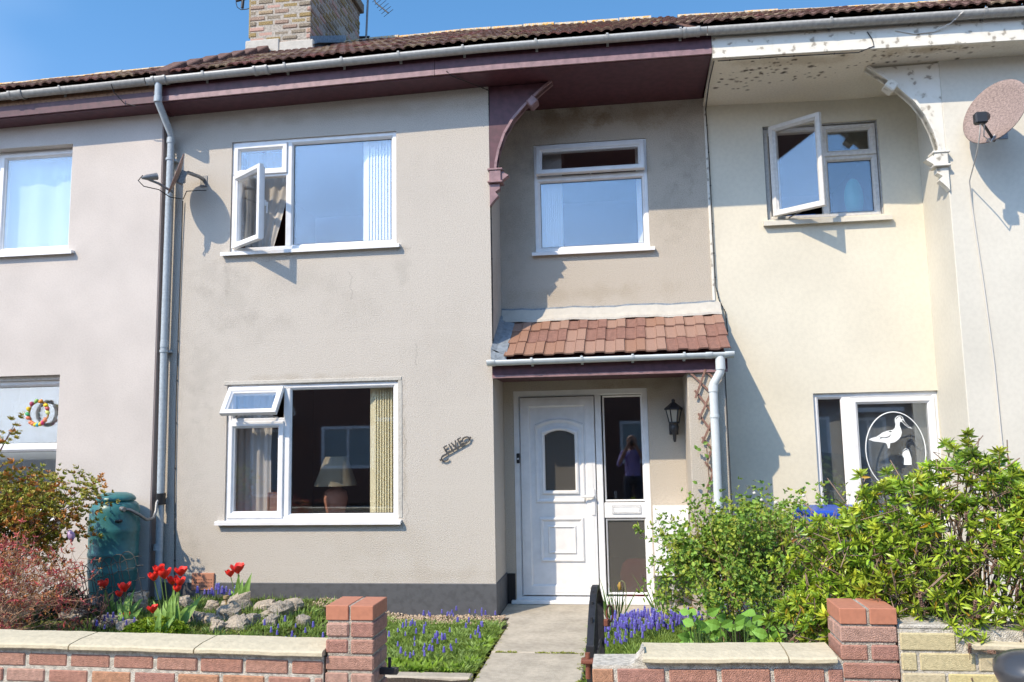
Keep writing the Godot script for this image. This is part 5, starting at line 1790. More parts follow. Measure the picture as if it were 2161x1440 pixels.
func fittings() -> void:
	rng.seed = 18
	var n := Vector3(-0.8, 0.31, 0.56)
	var d := dish("brown satellite dish seen edge on beside the blue-grey downpipe", Vector3(-4.385, 4.31, 0.30), n, 0.205, Vector3(-4.56, 4.225, 0.50), Vector3(-4.254, 4.319, 0.0), M.dish_brown, false)
	var s := stl()
	tube(s, [Vector3(-4.60, 4.235, 0.54), Vector3(-4.64, 4.18, 0.55), Vector3(-4.60, 4.13, 0.52), Vector3(-4.50, 4.12, 0.42), Vector3(-4.42, 4.06, 0.35), Vector3(-4.33, 4.06, 0.26), Vector3(-4.33, 4.16, 0.2), Vector3(-4.27, 4.20, 0.08), Vector3(-4.22, 4.22, 0.012)], 0.005, 6)
	part("cable", s, M.cable_black, d)
	d = dish("rusty pink satellite dish facing left on the cream wall", Vector3(3.31, 4.37, 0.34), Vector3(-0.78, 0.36, 0.60), 0.295, Vector3(3.06, 4.225, 0.62), Vector3(3.50, 4.30, 0.0), M.dish_rust, true)
	s = stl()
	tube(s, [Vector3(3.05, 4.17, 0.63), Vector3(3.05, 4.08, 0.60), Vector3(3.10, 4.00, 0.40), Vector3(3.16, 3.85, 0.05), Vector3(3.18, 3.6, 0.012), Vector3(3.22, 2.9, 0.012), Vector3(3.25, 2.2, 0.012), Vector3(3.26, 1.2, 0.012)], 0.005, 6)
	tube(s, [Vector3(3.085, 4.17, 0.62), Vector3(3.10, 4.09, 0.56), Vector3(3.2, 4.07, 0.45), Vector3(3.26, 4.16, 0.40)], 0.005, 6)
	part("cable", s, M.cable_white, d)
	# cables clipped to the walls
	var cb := [["black cable clipped down the corner of the grey bay", M.cable_black, [Vector3(-1.6, 5.14, 0.36), Vector3(-1.55, 5.095, 0.34), Vector3(-1.32, 5.09, 0.06), Vector3(-1.247, 5.07, 0.008), Vector3(-1.248, 4.6, -0.01), Vector3(-1.2465, 4.0, -0.012), Vector3(-1.245, 3.2, -0.02), Vector3(-1.248, 2.40, -0.012)]],
		["black cable following the joint between grey and cream walls down to the porch", M.cable_black, [Vector3(0.925, 5.06, 0.30), Vector3(0.916, 5.02, -0.1), Vector3(0.934, 4.98, REC + 0.02), Vector3(0.944, 4.4, REC + 0.02), Vector3(0.945, 3.6, REC + 0.02), Vector3(0.949, 3.1, REC + 0.02), Vector3(0.975, 2.96, REC + 0.02), Vector3(1.03, 2.84, REC + 0.02), Vector3(1.045, 2.60, REC + 0.02)]],
		["black cable running down the edge of the porch pier", M.cable_black, [Vector3(0.923, 2.18, -0.006), Vector3(0.923, 1.7, -0.008), Vector3(0.924, 1.2, -0.008), Vector3(0.924, 0.2, -0.008)]],
		["black cable running down the wall behind the left downpipe", M.cable_black, [Vector3(-4.47, 4.12, 0.02), Vector3(-4.475, 3.6, 0.012), Vector3(-4.48, 2.9, 0.012), Vector3(-4.482, 2.1, 0.012), Vector3(-4.47, 1.2, 0.012), Vector3(-4.44, 0.3, 0.012)]],
		["black cable looped under the white fascia", M.cable_black, [Vector3(2.28, 5.2, 0.358), Vector3(2.32, 5.12, 0.36), Vector3(2.33, 5.06, 0.358), Vector3(2.2, 5.02, 0.34), Vector3(1.5, 5.05, 0.31), Vector3(0.96, 5.06, 0.30)]],
		["white cable looped across the white fascia at upper right", M.cable_white, [Vector3(2.52, 5.19, 0.357), Vector3(2.68, 5.145, 0.36), Vector3(2.85, 5.15, 0.36), Vector3(2.98, 5.20, 0.40), Vector3(3.06, 5.26, 0.48)]]]
	for c in cb:
		var cable := thing("cable", c[0], "cable")
		s = stl()
		tube(s, c[2], 0.0048, 6)
		part("line", s, c[1], cable)
		s = stl()
		for k in range(2, c[2].size() - 1):
			for t in [0.3, 0.8]:
				var q: Vector3 = c[2][k].lerp(c[2][k + 1], t)
				bx(s, q - Vector3(0.007, 0.006, 0.006), q + Vector3(0.007, 0.006, 0.006), 0.002)
		part("clip", s, c[1], cable)
	# house name in slanting iron letters on a scrolled bar
	var f := thing("house_sign", "black iron sign reading FIVE on a scrolled slanting bar", "sign", Vector3(-1.62, 1.523, 0.022))
	f.rotation.z = 0.49
	s = stl()
	bx(s, Vector3(-0.145, -0.0095, -0.004), Vector3(0.135, 0.0085, 0.004), 0.002)
	for e: float in [-1.0, 1.0]:
		var sc := []
		for k in 10:
			var a := PI * 0.5 + e * 0.0 + k / 9.0 * PI * 1.25
			sc.append(Vector3(e * (0.138 + 0.026 * sin(k / 9.0 * PI * 1.2)), e * (0.026 - 0.026 * cos(k / 9.0 * PI * 1.2)), 0) + Vector3(-e * 0.026 * maxf(0.0, k / 9.0 - 0.6) * 2.0, 0, 0))
		tube(s, sc, 0.008, 6)
		bx(s, Vector3(e * 0.172 - 0.014, e * 0.022 - 0.009, -0.004), Vector3(e * 0.172 + 0.014, e * 0.022 + 0.009, 0.004), 0.002)
	part("scroll_bar", s, M.iron, f)
	var st := func(a: Array) -> SurfaceTool:
		var q := stl()
		for i in range(0, a.size(), 4):
			var p0 := Vector2(a[i], a[i + 1])
			var p1 := Vector2(a[i + 2], a[i + 3])
			var dd := (p1 - p0).normalized() * 0.0062
			var nn := Vector2(-dd.y, dd.x)
			prism(q, PackedVector2Array([p0 - dd + nn, p1 + dd + nn, p1 + dd - nn, p0 - dd - nn]), -0.004 + i * 0.0002, 0.004 + i * 0.0002)
		return q
	var letters := [[-0.092, [0, 0.006, 0, 0.068, 0, 0.068, 0.03, 0.068, 0, 0.038, 0.024, 0.038]], [-0.034, [0, 0.006, 0, 0.066]], [-0.008, [0.0, 0.066, 0.022, 0.01, 0.022, 0.01, 0.044, 0.066]], [0.062, [0, 0.012, 0, 0.068, 0, 0.068, 0.03, 0.068, 0, 0.040, 0.026, 0.040, 0, 0.012, 0.032, 0.012]]]
	for l in letters:
		var o := part("letter", st.call(l[1]), M.iron, f)
		o.position.x = l[0]
	# coach lamp by the door
	var lm := thing("wall_lantern", "black coach lantern on the porch wall right of the door", "lantern", Vector3(0.47, 0, REC))
	s = stl()
	lathe(s, [Vector2(0.0, 1.975), Vector2(0.018, 1.965), Vector2(0.016, 1.94), Vector2(0.03, 1.93), Vector2(0.085, 1.885), Vector2(0.092, 1.875), Vector2(0.092, 1.865), Vector2(0.0, 1.865)], 6, Transform3D(Basis(), Vector3(0, 0, 0.13)), true)
	part("roof_cap", s, M.dark_metal, lm)
	s = stl()
	lathe(s, [Vector2(0.072, 1.864), Vector2(0.045, 1.745), Vector2(0.0, 1.745)], 6, Transform3D(Basis(), Vector3(0, 0, 0.13)), true)
	part("glass", s, M.lamp_glass, lm)
	s = stl()
	for k in 6:
		var a := TAU * k / 6.0
		tube(s, [Vector3(cos(a) * 0.075, 1.866, 0.13 + sin(a) * 0.075), Vector3(cos(a) * 0.048, 1.742, 0.13 + sin(a) * 0.048)], 0.006, 5)
	lathe(s, [Vector2(0.0, 1.746), Vector2(0.054, 1.746), Vector2(0.054, 1.732), Vector2(0.03, 1.725), Vector2(0.045, 1.70), Vector2(0.04, 1.66), Vector2(0.02, 1.64), Vector2(0.017, 1.58), Vector2(0.012, 1.55), Vector2(0.0, 1.545)], 12, Transform3D(Basis(), Vector3(0, 0, 0.13)))
	part("cage", s, M.dark_metal, lm)
	s = stl()
	tube(s, [Vector3(0, 1.69, 0.12), Vector3(0, 1.66, 0.07), Vector3(0, 1.68, 0.01)], 0.014, 8)
	bx(s, Vector3(-0.045, 1.62, 0.001), Vector3(0.045, 1.745, 0.022), 0.006)
	part("wall_arm", s, M.dark_metal, lm)
	# white meter cupboard on two brackets
	var mb := thing("meter_box", "white meter cupboard low on the wall right of the front door", "meter box")
	s = stl()
	bx(s, Vector3(0.232, 0.268, REC + 0.001), Vector3(0.575, 0.93, -0.47), 0.008)
	part("case", s, M.upvc, mb)
	s = stl()
	bx(s, Vector3(0.268, 0.30, -0.4695), Vector3(0.565, 0.868, -0.462), 0.003)
	part("door", s, M.upvc, mb)
	s = stl()
	tube(s, [Vector3(0.40, 0.24, -0.55), Vector3(0.40, 0.05, -0.55), Vector3(0.40, -0.05, -0.55)], 0.016, 8)
	tube(s, [Vector3(0.36, 0.15, -0.54), Vector3(0.45, 0.13, -0.52)], 0.012, 8)
	part("gas_pipe", s, M.old_gutter, mb)
	# trellis of thin slats on the pier
	var tr := thing("trellis", "brown diamond trellis fixed to the porch pier behind the white downpipe", "trellis")
	var sl := [[180, 200, 395, 430], [235, 410, 415, 660], [260, 655, 420, 895], [288, 905, 420, 1075], [308, 1165, 425, 1330], [345, 190, 235, 470], [395, 430, 262, 700], [410, 690, 285, 945], [420, 945, 330, 1120], [425, 1160, 310, 1420], [350, 195, 420, 265]]
	for q in sl:
		s = stl()
		var a := Vector3(0.597 + (q[0] - 180) / 1150.0, 2.195 - (q[1] - 200) / 1150.0, 0.022 if q[0] < q[2] else 0.034)
		var b := Vector3(0.597 + (q[2] - 180) / 1150.0, 2.195 - (q[3] - 200) / 1150.0, a.z)
		var dd := (b - a).normalized()
		bx(s, Vector3(-(a.distance_to(b)) * 0.5 - 0.012, -0.010, -0.005), Vector3(a.distance_to(b) * 0.5 + 0.012, 0.010, 0.005), 0.002, Transform3D(Basis(dd, Vector3(0, 0, 1).cross(dd), Vector3(0, 0, 1)), (a + b) * 0.5))
		part("slat", s, M.wood_brown, tr)
	# water butt
	var wb := thing("water_butt", "tall green plastic water butt with domed lid on a dark stand", "water butt", Vector3(-4.875, 0.10, 0.36))
	s = stl()
	var pr := []
	for q in [[0.0, 0.14], [0.195, 0.14], [0.203, 0.17], [0.212, 0.28], [0.222, 0.34], [0.224, 0.35], [0.218, 0.36], [0.219, 0.47], [0.226, 0.49], [0.226, 0.51], [0.220, 0.52], [0.222, 0.68], [0.229, 0.70], [0.229, 0.74], [0.223, 0.755], [0.223, 0.87], [0.218, 0.92], [0.204, 0.955], [0.182, 0.978], [0.165, 0.985], [0.165, 0.995], [0.0, 0.995]]:
		pr.append(Vector2(q[0], q[1]))
	lathe(s, pr, 40)
	part("barrel", s, M.butt_green, wb)
	s = stl()
	lathe(s, [Vector2(0.0, 0.99), Vector2(0.176, 0.99), Vector2(0.182, 0.996), Vector2(0.182, 1.012), Vector2(0.172, 1.028), Vector2(0.145, 1.05), Vector2(0.10, 1.066), Vector2(0.0, 1.073)], 40)
	part("lid", s, M.butt_green, wb)
	s = stl()
	bx(s, Vector3(0.118, 0.80, 0.165), Vector3(0.178, 0.826, 0.205), 0.008, Transform3D(Basis(UP, 0.05), Vector3.ZERO))
	part("hand_hole", s, M.seal, wb)
	s = stl()
	lathe(s, [Vector2(0.22, 0.0), Vector2(0.21, 0.05), Vector2(0.20, 0.139), Vector2(0.0, 0.139)], 24)
	part("stand", s, M.black_plastic, wb)
	s = stl()
	tube(s, [Vector3(0.15, 0.925, 0.14), Vector3(0.20, 0.92, 0.16)], 0.022, 10)
	tube(s, [Vector3(0.17, 0.925, 0.15), Vector3(0.23, 0.91, 0.12), Vector3(0.275, 0.85, 0.02), Vector3(0.28, 0.80, -0.08), Vector3(0.30, 0.81, -0.16), Vector3(0.30, 0.87, -0.20), Vector3(0.295, 0.95, -0.22), Vector3(0.295, 0.98, -0.25)], 0.015, 10)
	part("filler_hose", s, M.galvanised, wb)
	# wire edging with looped tops
	var we := thing("wire_edging", "bent rusty wire border with looped tops in front of the water butt", "wire fence", Vector3(-4.60, 0.18, 0.92))
	we.rotation.z = 0.27
	for k in 8:
		s = stl()
		var x := -0.36 + k * 0.088
		var lp := [Vector3(x, -0.02, 0)]
		for q in 9:
			var a := PI - PI * q / 8.0
			lp.append(Vector3(x + 0.075 + cos(a) * 0.075, 0.34 + sin(a) * 0.09, 0.004 * (k % 2)))
		lp.append(Vector3(x + 0.15, -0.02, 0.006))
		tube(s, lp, 0.0035, 5)
		part("loop_wire", s, M.iron, we)
	for y in [0.06, 0.17, 0.28, 0.36]:
		s = stl()
		var hp := []
		for k in 19:
			hp.append(Vector3(-0.40 + k * 0.048, y + (0.006 if k % 2 else -0.006), 0.005 if k % 2 else -0.005))
		tube(s, hp, 0.0032, 5)
		part("strand", s, M.iron, we)
	# blue wheeled bin behind the shrubs
	var bn := thing("wheelie_bin", "bright blue wheeled bin half hidden behind the evergreen shrub", "bin", Vector3(1.60, 0.0, 1.05))
	s = stl()
	var bw := [[0.0, 0.20, 0.22], [0.92, 0.27, 0.31]]
	for k in 4:
		var sg := [[-1, -1], [1, -1], [1, 1], [-1, 1], [-1, -1]]
		var q := []
		for r in [[0, k], [0, k + 1], [1, k + 1], [1, k]]:
			q.append(Vector3(sg[r[1]][0] * bw[r[0]][1], bw[r[0]][0], sg[r[1]][1] * bw[r[0]][2]))
		face(s, q, Vector3(0, 0.5, 0))
	bx(s, Vector3(-0.285, 0.86, -0.325), Vector3(0.285, 0.92, 0.325), 0.01)
	part("body", s, M.bin_blue, bn)
	s = stl()
	bx(s, Vector3(-0.30, 0.935, -0.33), Vector3(0.30, 0.98, 0.35), 0.02)
	bx(s, Vector3(-0.27, 0.98, -0.30), Vector3(0.27, 1.03, 0.28), 0.03)
	part("lid", s, M.bin_blue, bn)
	for x: float in [-0.24, 0.24]:
		s = stl()
		lathe(s, [Vector2(0, -0.025), Vector2(0.1, -0.025), Vector2(0.1, 0.025), Vector2(0, 0.025)], 16, Transform3D(Basis(Vector3(0, 0, 1), PI / 2), Vector3(x, 0.1, -0.26)))
		part("wheel", s, M.rubber, bn)
	# solar stake light among the rocks
	var so := thing("garden_light", "small tan stake light pushed in among the rocks", "garden light", Vector3(-3.52, 0.13, 0.78))
	s = stl()
	tube(s, [Vector3(0.012, -0.05, 0), Vector3(0.0, 0.115, 0)], 0.008, 6)
	part("stake", s, M.solar_wood, so)
	s = stl()
	tube(s, [Vector3(0, 0.112, 0), Vector3(-0.002, 0.135, 0)], 0.014, 8)
	tube(s, [Vector3(-0.002, 0.135, 0), Vector3(-0.003, 0.158, 0)], 0.025, 8)
	part("head", s, M.solar_wood, so)
	window_dressing()


func slats(label: String, x0: float, x1: float, y0: float, y1: float, z: float, w: float, turn: float, mt: Material) -> void:
	var b := thing("vertical_blind", label, "blind")
	var n := int(absf(x1 - x0) / w)
	for k in n:
		var s := stl()
		bx(s, Vector3(-0.044, y0, -0.0008), Vector3(0.044, y1, 0.0008))
		var o := part("slat", s, mt, b)
		o.transform = Transform3D(Basis(UP, turn + rng.randf_range(-0.06, 0.06)), Vector3(x0 + (k + 0.5) * w, 0, z))
	var s := stl()
	bx(s, Vector3(minf(x0, -99) if false else x0 - 0.02, y1, z - 0.02), Vector3(x1 + 0.02, y1 + 0.03, z + 0.02), 0.003)
	part("head_rail", s, mt, b)


func curtain(label: String, called: String, a: Array, mt: Material) -> void:
	# a gives [y, x0, x1] rows; folds run down the cloth
	var c := thing(called, label, "curtain")
	var s := stl()
	s.set_smooth_group(0)
	var z: float = a[0]
	var n := 40
	for j in range(1, a.size() - 1):
		for i in n:
			var q := []
			for r in [[j, i], [j, i + 1], [j + 1, i + 1], [j + 1, i]]:
				var t: float = r[1] / float(n)
				q.append(Vector3(lerpf(a[r[0]][1], a[r[0]][2], t), a[r[0]][0], z + sin(t * 31.0) * 0.012 + sin(t * 13.0 + 1.0) * 0.010))
			face(s, q, q[0] - Vector3(0, 0, 3))
	part("cloth", s, mt, c)


func window_dressing() -> void:
	slats("white vertical blind gathered at the right of the upstairs bay window", -2.58, -2.20, 3.58, 4.70, -0.16, 0.032, -0.62, M.blind_white)
	slats("cream vertical blind gathered at the right of the downstairs bay window", -2.50, -2.18, 0.89, 2.17, -0.16, 0.027, -0.62, M.blind_cream)
	slats("white vertical blind at the left of the window over the porch", -0.85, -0.60, 3.57, 4.69, -0.86, 0.022, -1.0, M.blind_white)
	slats("narrow white blind edge at the right of the window over the porch", 0.21, 0.29, 3.57, 4.69, -0.86, 0.022, -1.0, M.blind_white)
	slats("grey-white vertical blind half open in the downstairs pink house window", -7.35, -5.745, 0.96, 2.27, -0.12, 0.086, 1.0, M.blind_grey)
	curtain("pale curtain blowing aside behind the open upstairs casement", "curtain", [-0.30, [4.70, -3.93, -3.42], [4.3, -3.93, -3.45], [3.95, -3.93, -3.53], [3.56, -3.93, -3.64]], M.curtain_grey)
	curtain("grey curtain at the left of the downstairs bay window", "curtain", [-0.22, [2.16, -3.93, -3.55], [1.5, -3.93, -3.57], [0.88, -3.93, -3.56]], M.curtain_grey)
	curtain("pale blue net curtain filling the upstairs pink house window", "net_curtain", [-0.14, [4.76, -7.15, -5.74], [4.2, -7.15, -5.74], [3.66, -7.15, -5.74]], M.net)
	curtain("grey net curtain behind the etched bird window of the cream house", "net_curtain", [-0.90, [1.97, 1.84, 2.98], [1.4, 1.84, 2.98], [0.76, 1.84, 2.98]], M.net_grey)
	# table lamp on the sill inside
	var l := thing("table_lamp", "table lamp with cream shade and clay base inside the downstairs bay window", "lamp", Vector3(-3.03, 0.80, -0.62))
	var s := stl()
	lathe(s, [Vector2(0.115, 0.66), Vector2(0.225, 0.36)], 28)
	part("shade", s, M.shade_cream, l)
	s = stl()
	lathe(s, [Vector2(0.0, 0.0), Vector2(0.08, 0.0), Vector2(0.075, 0.02), Vector2(0.105, 0.12), Vector2(0.125, 0.22), Vector2(0.115, 0.30), Vector2(0.06, 0.335), Vector2(0.02, 0.37), Vector2(0.02, 0.45)], 24)
	part("base", s, M.terracotta, l)
	s = stl()
	bx(s, Vector3(-3.9, 0.70, -1.05), Vector3(-2.5, 0.795, -0.42), 0.01)
	tag(part("side_table", s, M.wall_mauve), "dark low table inside the downstairs bay window under the lamp", "table")
	var pf := thing("picture_frame", "small framed picture on the sill at the left downstairs pane", "picture frame", Vector3(-3.50, 0.88, -0.20))
	s = stl()
	ring(s, -0.09, 0, 0.09, 0.24, [Vector2(0, -0.01), Vector2(0, 0.008), Vector2(0.014, 0.008), Vector2(0.014, -0.01)])
	part("frame", s, M.wood_brown, pf)
	s = stl()
	bx(s, Vector3(-0.078, 0.012, -0.008), Vector3(0.078, 0.228, 0.0))
	part("print", s, M.wall_mauve, pf)
	# red coat and bag behind the frosted sidelight
	s = stl()
	s.set_smooth_group(0)
	lathe(s, [Vector2(0.0, 0.0), Vector2(0.20, 0.02), Vector2(0.22, 0.25), Vector2(0.18, 0.36), Vector2(0.12, 0.40), Vector2(0, 0.41)], 16, Transform3D(Basis().scaled(Vector3(0.8, 1.0, 0.35)), Vector3(0.06, -0.02, -0.83)))
	tag(part("red_bag", s, M.red_cloth), "red blurred bundle behind the lower frosted sidelight", "bag")
	# oval mirror in the upstairs cream window
	var mi := thing("bathroom_mirror", "teal oval mirror back standing in the cream house window", "mirror", Vector3(2.40, 3.80, -0.86))
	s = stl()
	lathe(s, [Vector2(0.0, -0.006), Vector2(0.17, -0.006), Vector2(0.17, 0.006), Vector2(0, 0.006)], 28, Transform3D(Basis(Vector3.RIGHT, PI / 2).scaled_local(Vector3(0.55, 1, 1.25)), Vector3(0, 0.2, 0)))
	tube(s, [Vector3(0, 0.0, 0), Vector3(0, -0.01, 0)], 0.07, 10)
	var teal := mat("teal", [0.05, 0.30, 0.28], 0.4)
	part("back", s, teal, mi)
	s = stl()
	bx(s, Vector3(1.72, 3.79, -0.93), Vector3(2.02, 3.86, -0.85), 0.01)
	tag(part("packet", s, mat("packet_blue", [0.03, 0.18, 0.55], 0.5)), "blue packet lying on the sill inside the open cream house casement", "packet")
	# spring wreath in the pink house window
	var w := thing("wreath", "round twig wreath with coloured eggs and chicks hung in the pink house window", "wreath", Vector3(-5.99, 1.965, 0.012))
	s = stl()
	for q in 5:
		var lp := []
		for k in 33:
			var a := TAU * k / 32.0
			lp.append(Vector3(cos(a) * (0.108 + sin(a * 7.0 + q * 1.3) * 0.009), sin(a) * (0.118 + cos(a * 6.0 + q) * 0.009), sin(a * 8.0 + q * 1.7) * 0.008))
		tube(s, lp, 0.006, 5)
	part("ring", s, mat("wicker", [0.40, 0.23, 0.09], 0.8), w)
	var egg := [[130, 0.45, 0.06, 0.12], [160, 0.75, 0.52, 0.01], [185, 0.08, 0.42, 0.16], [205, 0.62, 0.16, 0.08], [232, 0.70, 0.20, 0.08], [262, 0.75, 0.55, 0.02], [275, 0.03, 0.36, 0.45], [290, 0.75, 0.50, 0.02], [303, 0.60, 0.05, 0.14], [322, 0.70, 0.22, 0.10], [0, 0.55, 0.58, 0.16], [38, 0.75, 0.55, 0.01], [75, 0.72, 0.30, 0.06], [100, 0.25, 0.5, 0.12], [245, 0.72, 0.25, 0.12], [20, 0.45, 0.1, 0.1]]
	for e in egg:
		var a := deg_to_rad(e[0])
		s = stl()
		lathe(s, [Vector2(0, -0.026), Vector2(0.016, -0.018), Vector2(0.020, -0.004), Vector2(0.017, 0.012), Vector2(0.009, 0.024), Vector2(0, 0.028)], 10)
		var o := part("egg", s, mat("egg_%d" % int(e[0]), [e[1], e[2], e[3]], 0.5), w)
		o.transform = Transform3D(Basis(Vector3(0, 0, 1), a + 0.8), Vector3(cos(a) * 0.112, sin(a) * 0.122, 0.018))
	# pastel ornament hanging lower in the shrub
	s = stl()
	lathe(s, [Vector2(0, -0.05), Vector2(0.028, -0.02), Vector2(0.032, 0.01), Vector2(0.014, 0.045), Vector2(0, 0.05)], 12, Transform3D(Basis(Vector3(0, 0, 1), 0.4), Vector3(-4.62, 0.87, 1.35)))
	tag(part("hanging_egg", s, mat("lilac", [0.42, 0.30, 0.55], 0.35)), "lilac plastic egg hanging from the shrub branches", "ornament")


# ---------------------------------------------------------------- plants

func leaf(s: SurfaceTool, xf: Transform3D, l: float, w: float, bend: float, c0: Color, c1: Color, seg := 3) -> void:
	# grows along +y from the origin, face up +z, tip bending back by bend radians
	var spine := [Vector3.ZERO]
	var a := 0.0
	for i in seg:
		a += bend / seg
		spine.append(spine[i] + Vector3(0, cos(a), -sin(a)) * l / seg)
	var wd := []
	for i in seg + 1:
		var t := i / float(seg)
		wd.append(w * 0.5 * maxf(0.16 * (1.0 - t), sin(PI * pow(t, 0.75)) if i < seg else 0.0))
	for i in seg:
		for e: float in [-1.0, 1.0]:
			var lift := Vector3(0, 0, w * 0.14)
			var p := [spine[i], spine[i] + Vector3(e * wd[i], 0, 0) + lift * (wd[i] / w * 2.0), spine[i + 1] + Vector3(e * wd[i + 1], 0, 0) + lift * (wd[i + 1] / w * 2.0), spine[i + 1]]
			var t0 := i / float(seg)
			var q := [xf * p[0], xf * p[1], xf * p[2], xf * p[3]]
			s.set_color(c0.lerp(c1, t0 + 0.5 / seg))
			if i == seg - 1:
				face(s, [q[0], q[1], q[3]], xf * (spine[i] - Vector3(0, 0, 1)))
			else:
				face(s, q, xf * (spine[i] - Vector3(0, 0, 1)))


func toward(d: Vector3, roll := 0.0) -> Basis:
	# y along d
	var y := d.normalized()
	var x := y.cross(Vector3(0.3, 0.2, 1.0) if absf(y.z) < 0.9 else Vector3(1, 0.2, 0)).normalized()
	return Basis(x, y, x.cross(y)).rotated(y, roll)


func rv() -> Vector3:
	return Vector3(rng.randfn(), rng.randfn(), rng.randfn())


func branch(s: SurfaceTool, p: Vector3, d: Vector3, l: float, r: float, depth: int, tips: Array, o: Dictionary) -> void:
	var pts := [p]
	var dir := d.normalized()
	var n := 3
	for i in n:
		dir = (dir + rv() * o.get("wander", 0.14) + Vector3(0, o.get("rise", 0.05), 0)).normalized()
		pts.append(pts[i] + dir * l / n)
	s.set_color(o.color * rng.randf_range(0.75, 1.2))
	tube(s, pts, r, 4 if r < 0.008 else 6, false, r * 0.55)
	if depth == 0:
		tips.append([pts[n], dir])
		if o.get("along", false):
			tips.append([pts[n - 1], dir])
		return
	var k: int = o.get("kids", 3)
	for i in k:
		var t := rng.randf_range(0.45, 1.0) if i else 1.0
		var j := mini(int(t * n), n - 1)
		var q: Vector3 = pts[j].lerp(pts[j + 1], t * n - j)
		branch(s, q, (dir + rv() * o.get("spread", 0.5)), l * rng.randf_range(0.55, 0.8), r * 0.62, depth - 1, tips, o)


func plants() -> void:
	rng.seed = 21
	rockery()
	lawn_flowers()
	tulips()
	left_shrubs()
	right_bed()
	evergreen()


func rock_mesh(sd: int, flat: float) -> ArrayMesh:
	var n := FastNoiseLite.new()
	n.seed = sd
	n.frequency = 0.9
	n.fractal_octaves = 4
	var s := stl()
	var g := []
	for j in 9:
		var row := []
		for i in 13:
			var a := TAU * (i % 12) / 12.0
			var e := -PI / 2 + PI * j / 8.0
			var v := Vector3(cos(e) * cos(a), sin(e), cos(e) * sin(a))
			var q := v.sign() * Vector3(pow(absf(v.x), 0.7), pow(absf(v.y), 0.65), pow(absf(v.z), 0.7))
			q *= 1.0 + n.get_noise_3dv(v * 1.3) * 0.55 + n.get_noise_3dv(v * 4.0 + Vector3.ONE * 9) * 0.22
			row.append(q * Vector3(0.5, 0.42 * flat, 0.4))
		g.append(row)
	for j in 8:
		for i in 12:
			face(s, [g[j][i], g[j][i + 1], g[j + 1][i + 1], g[j + 1][i]], Vector3.ZERO)
	return mesh_of(s)


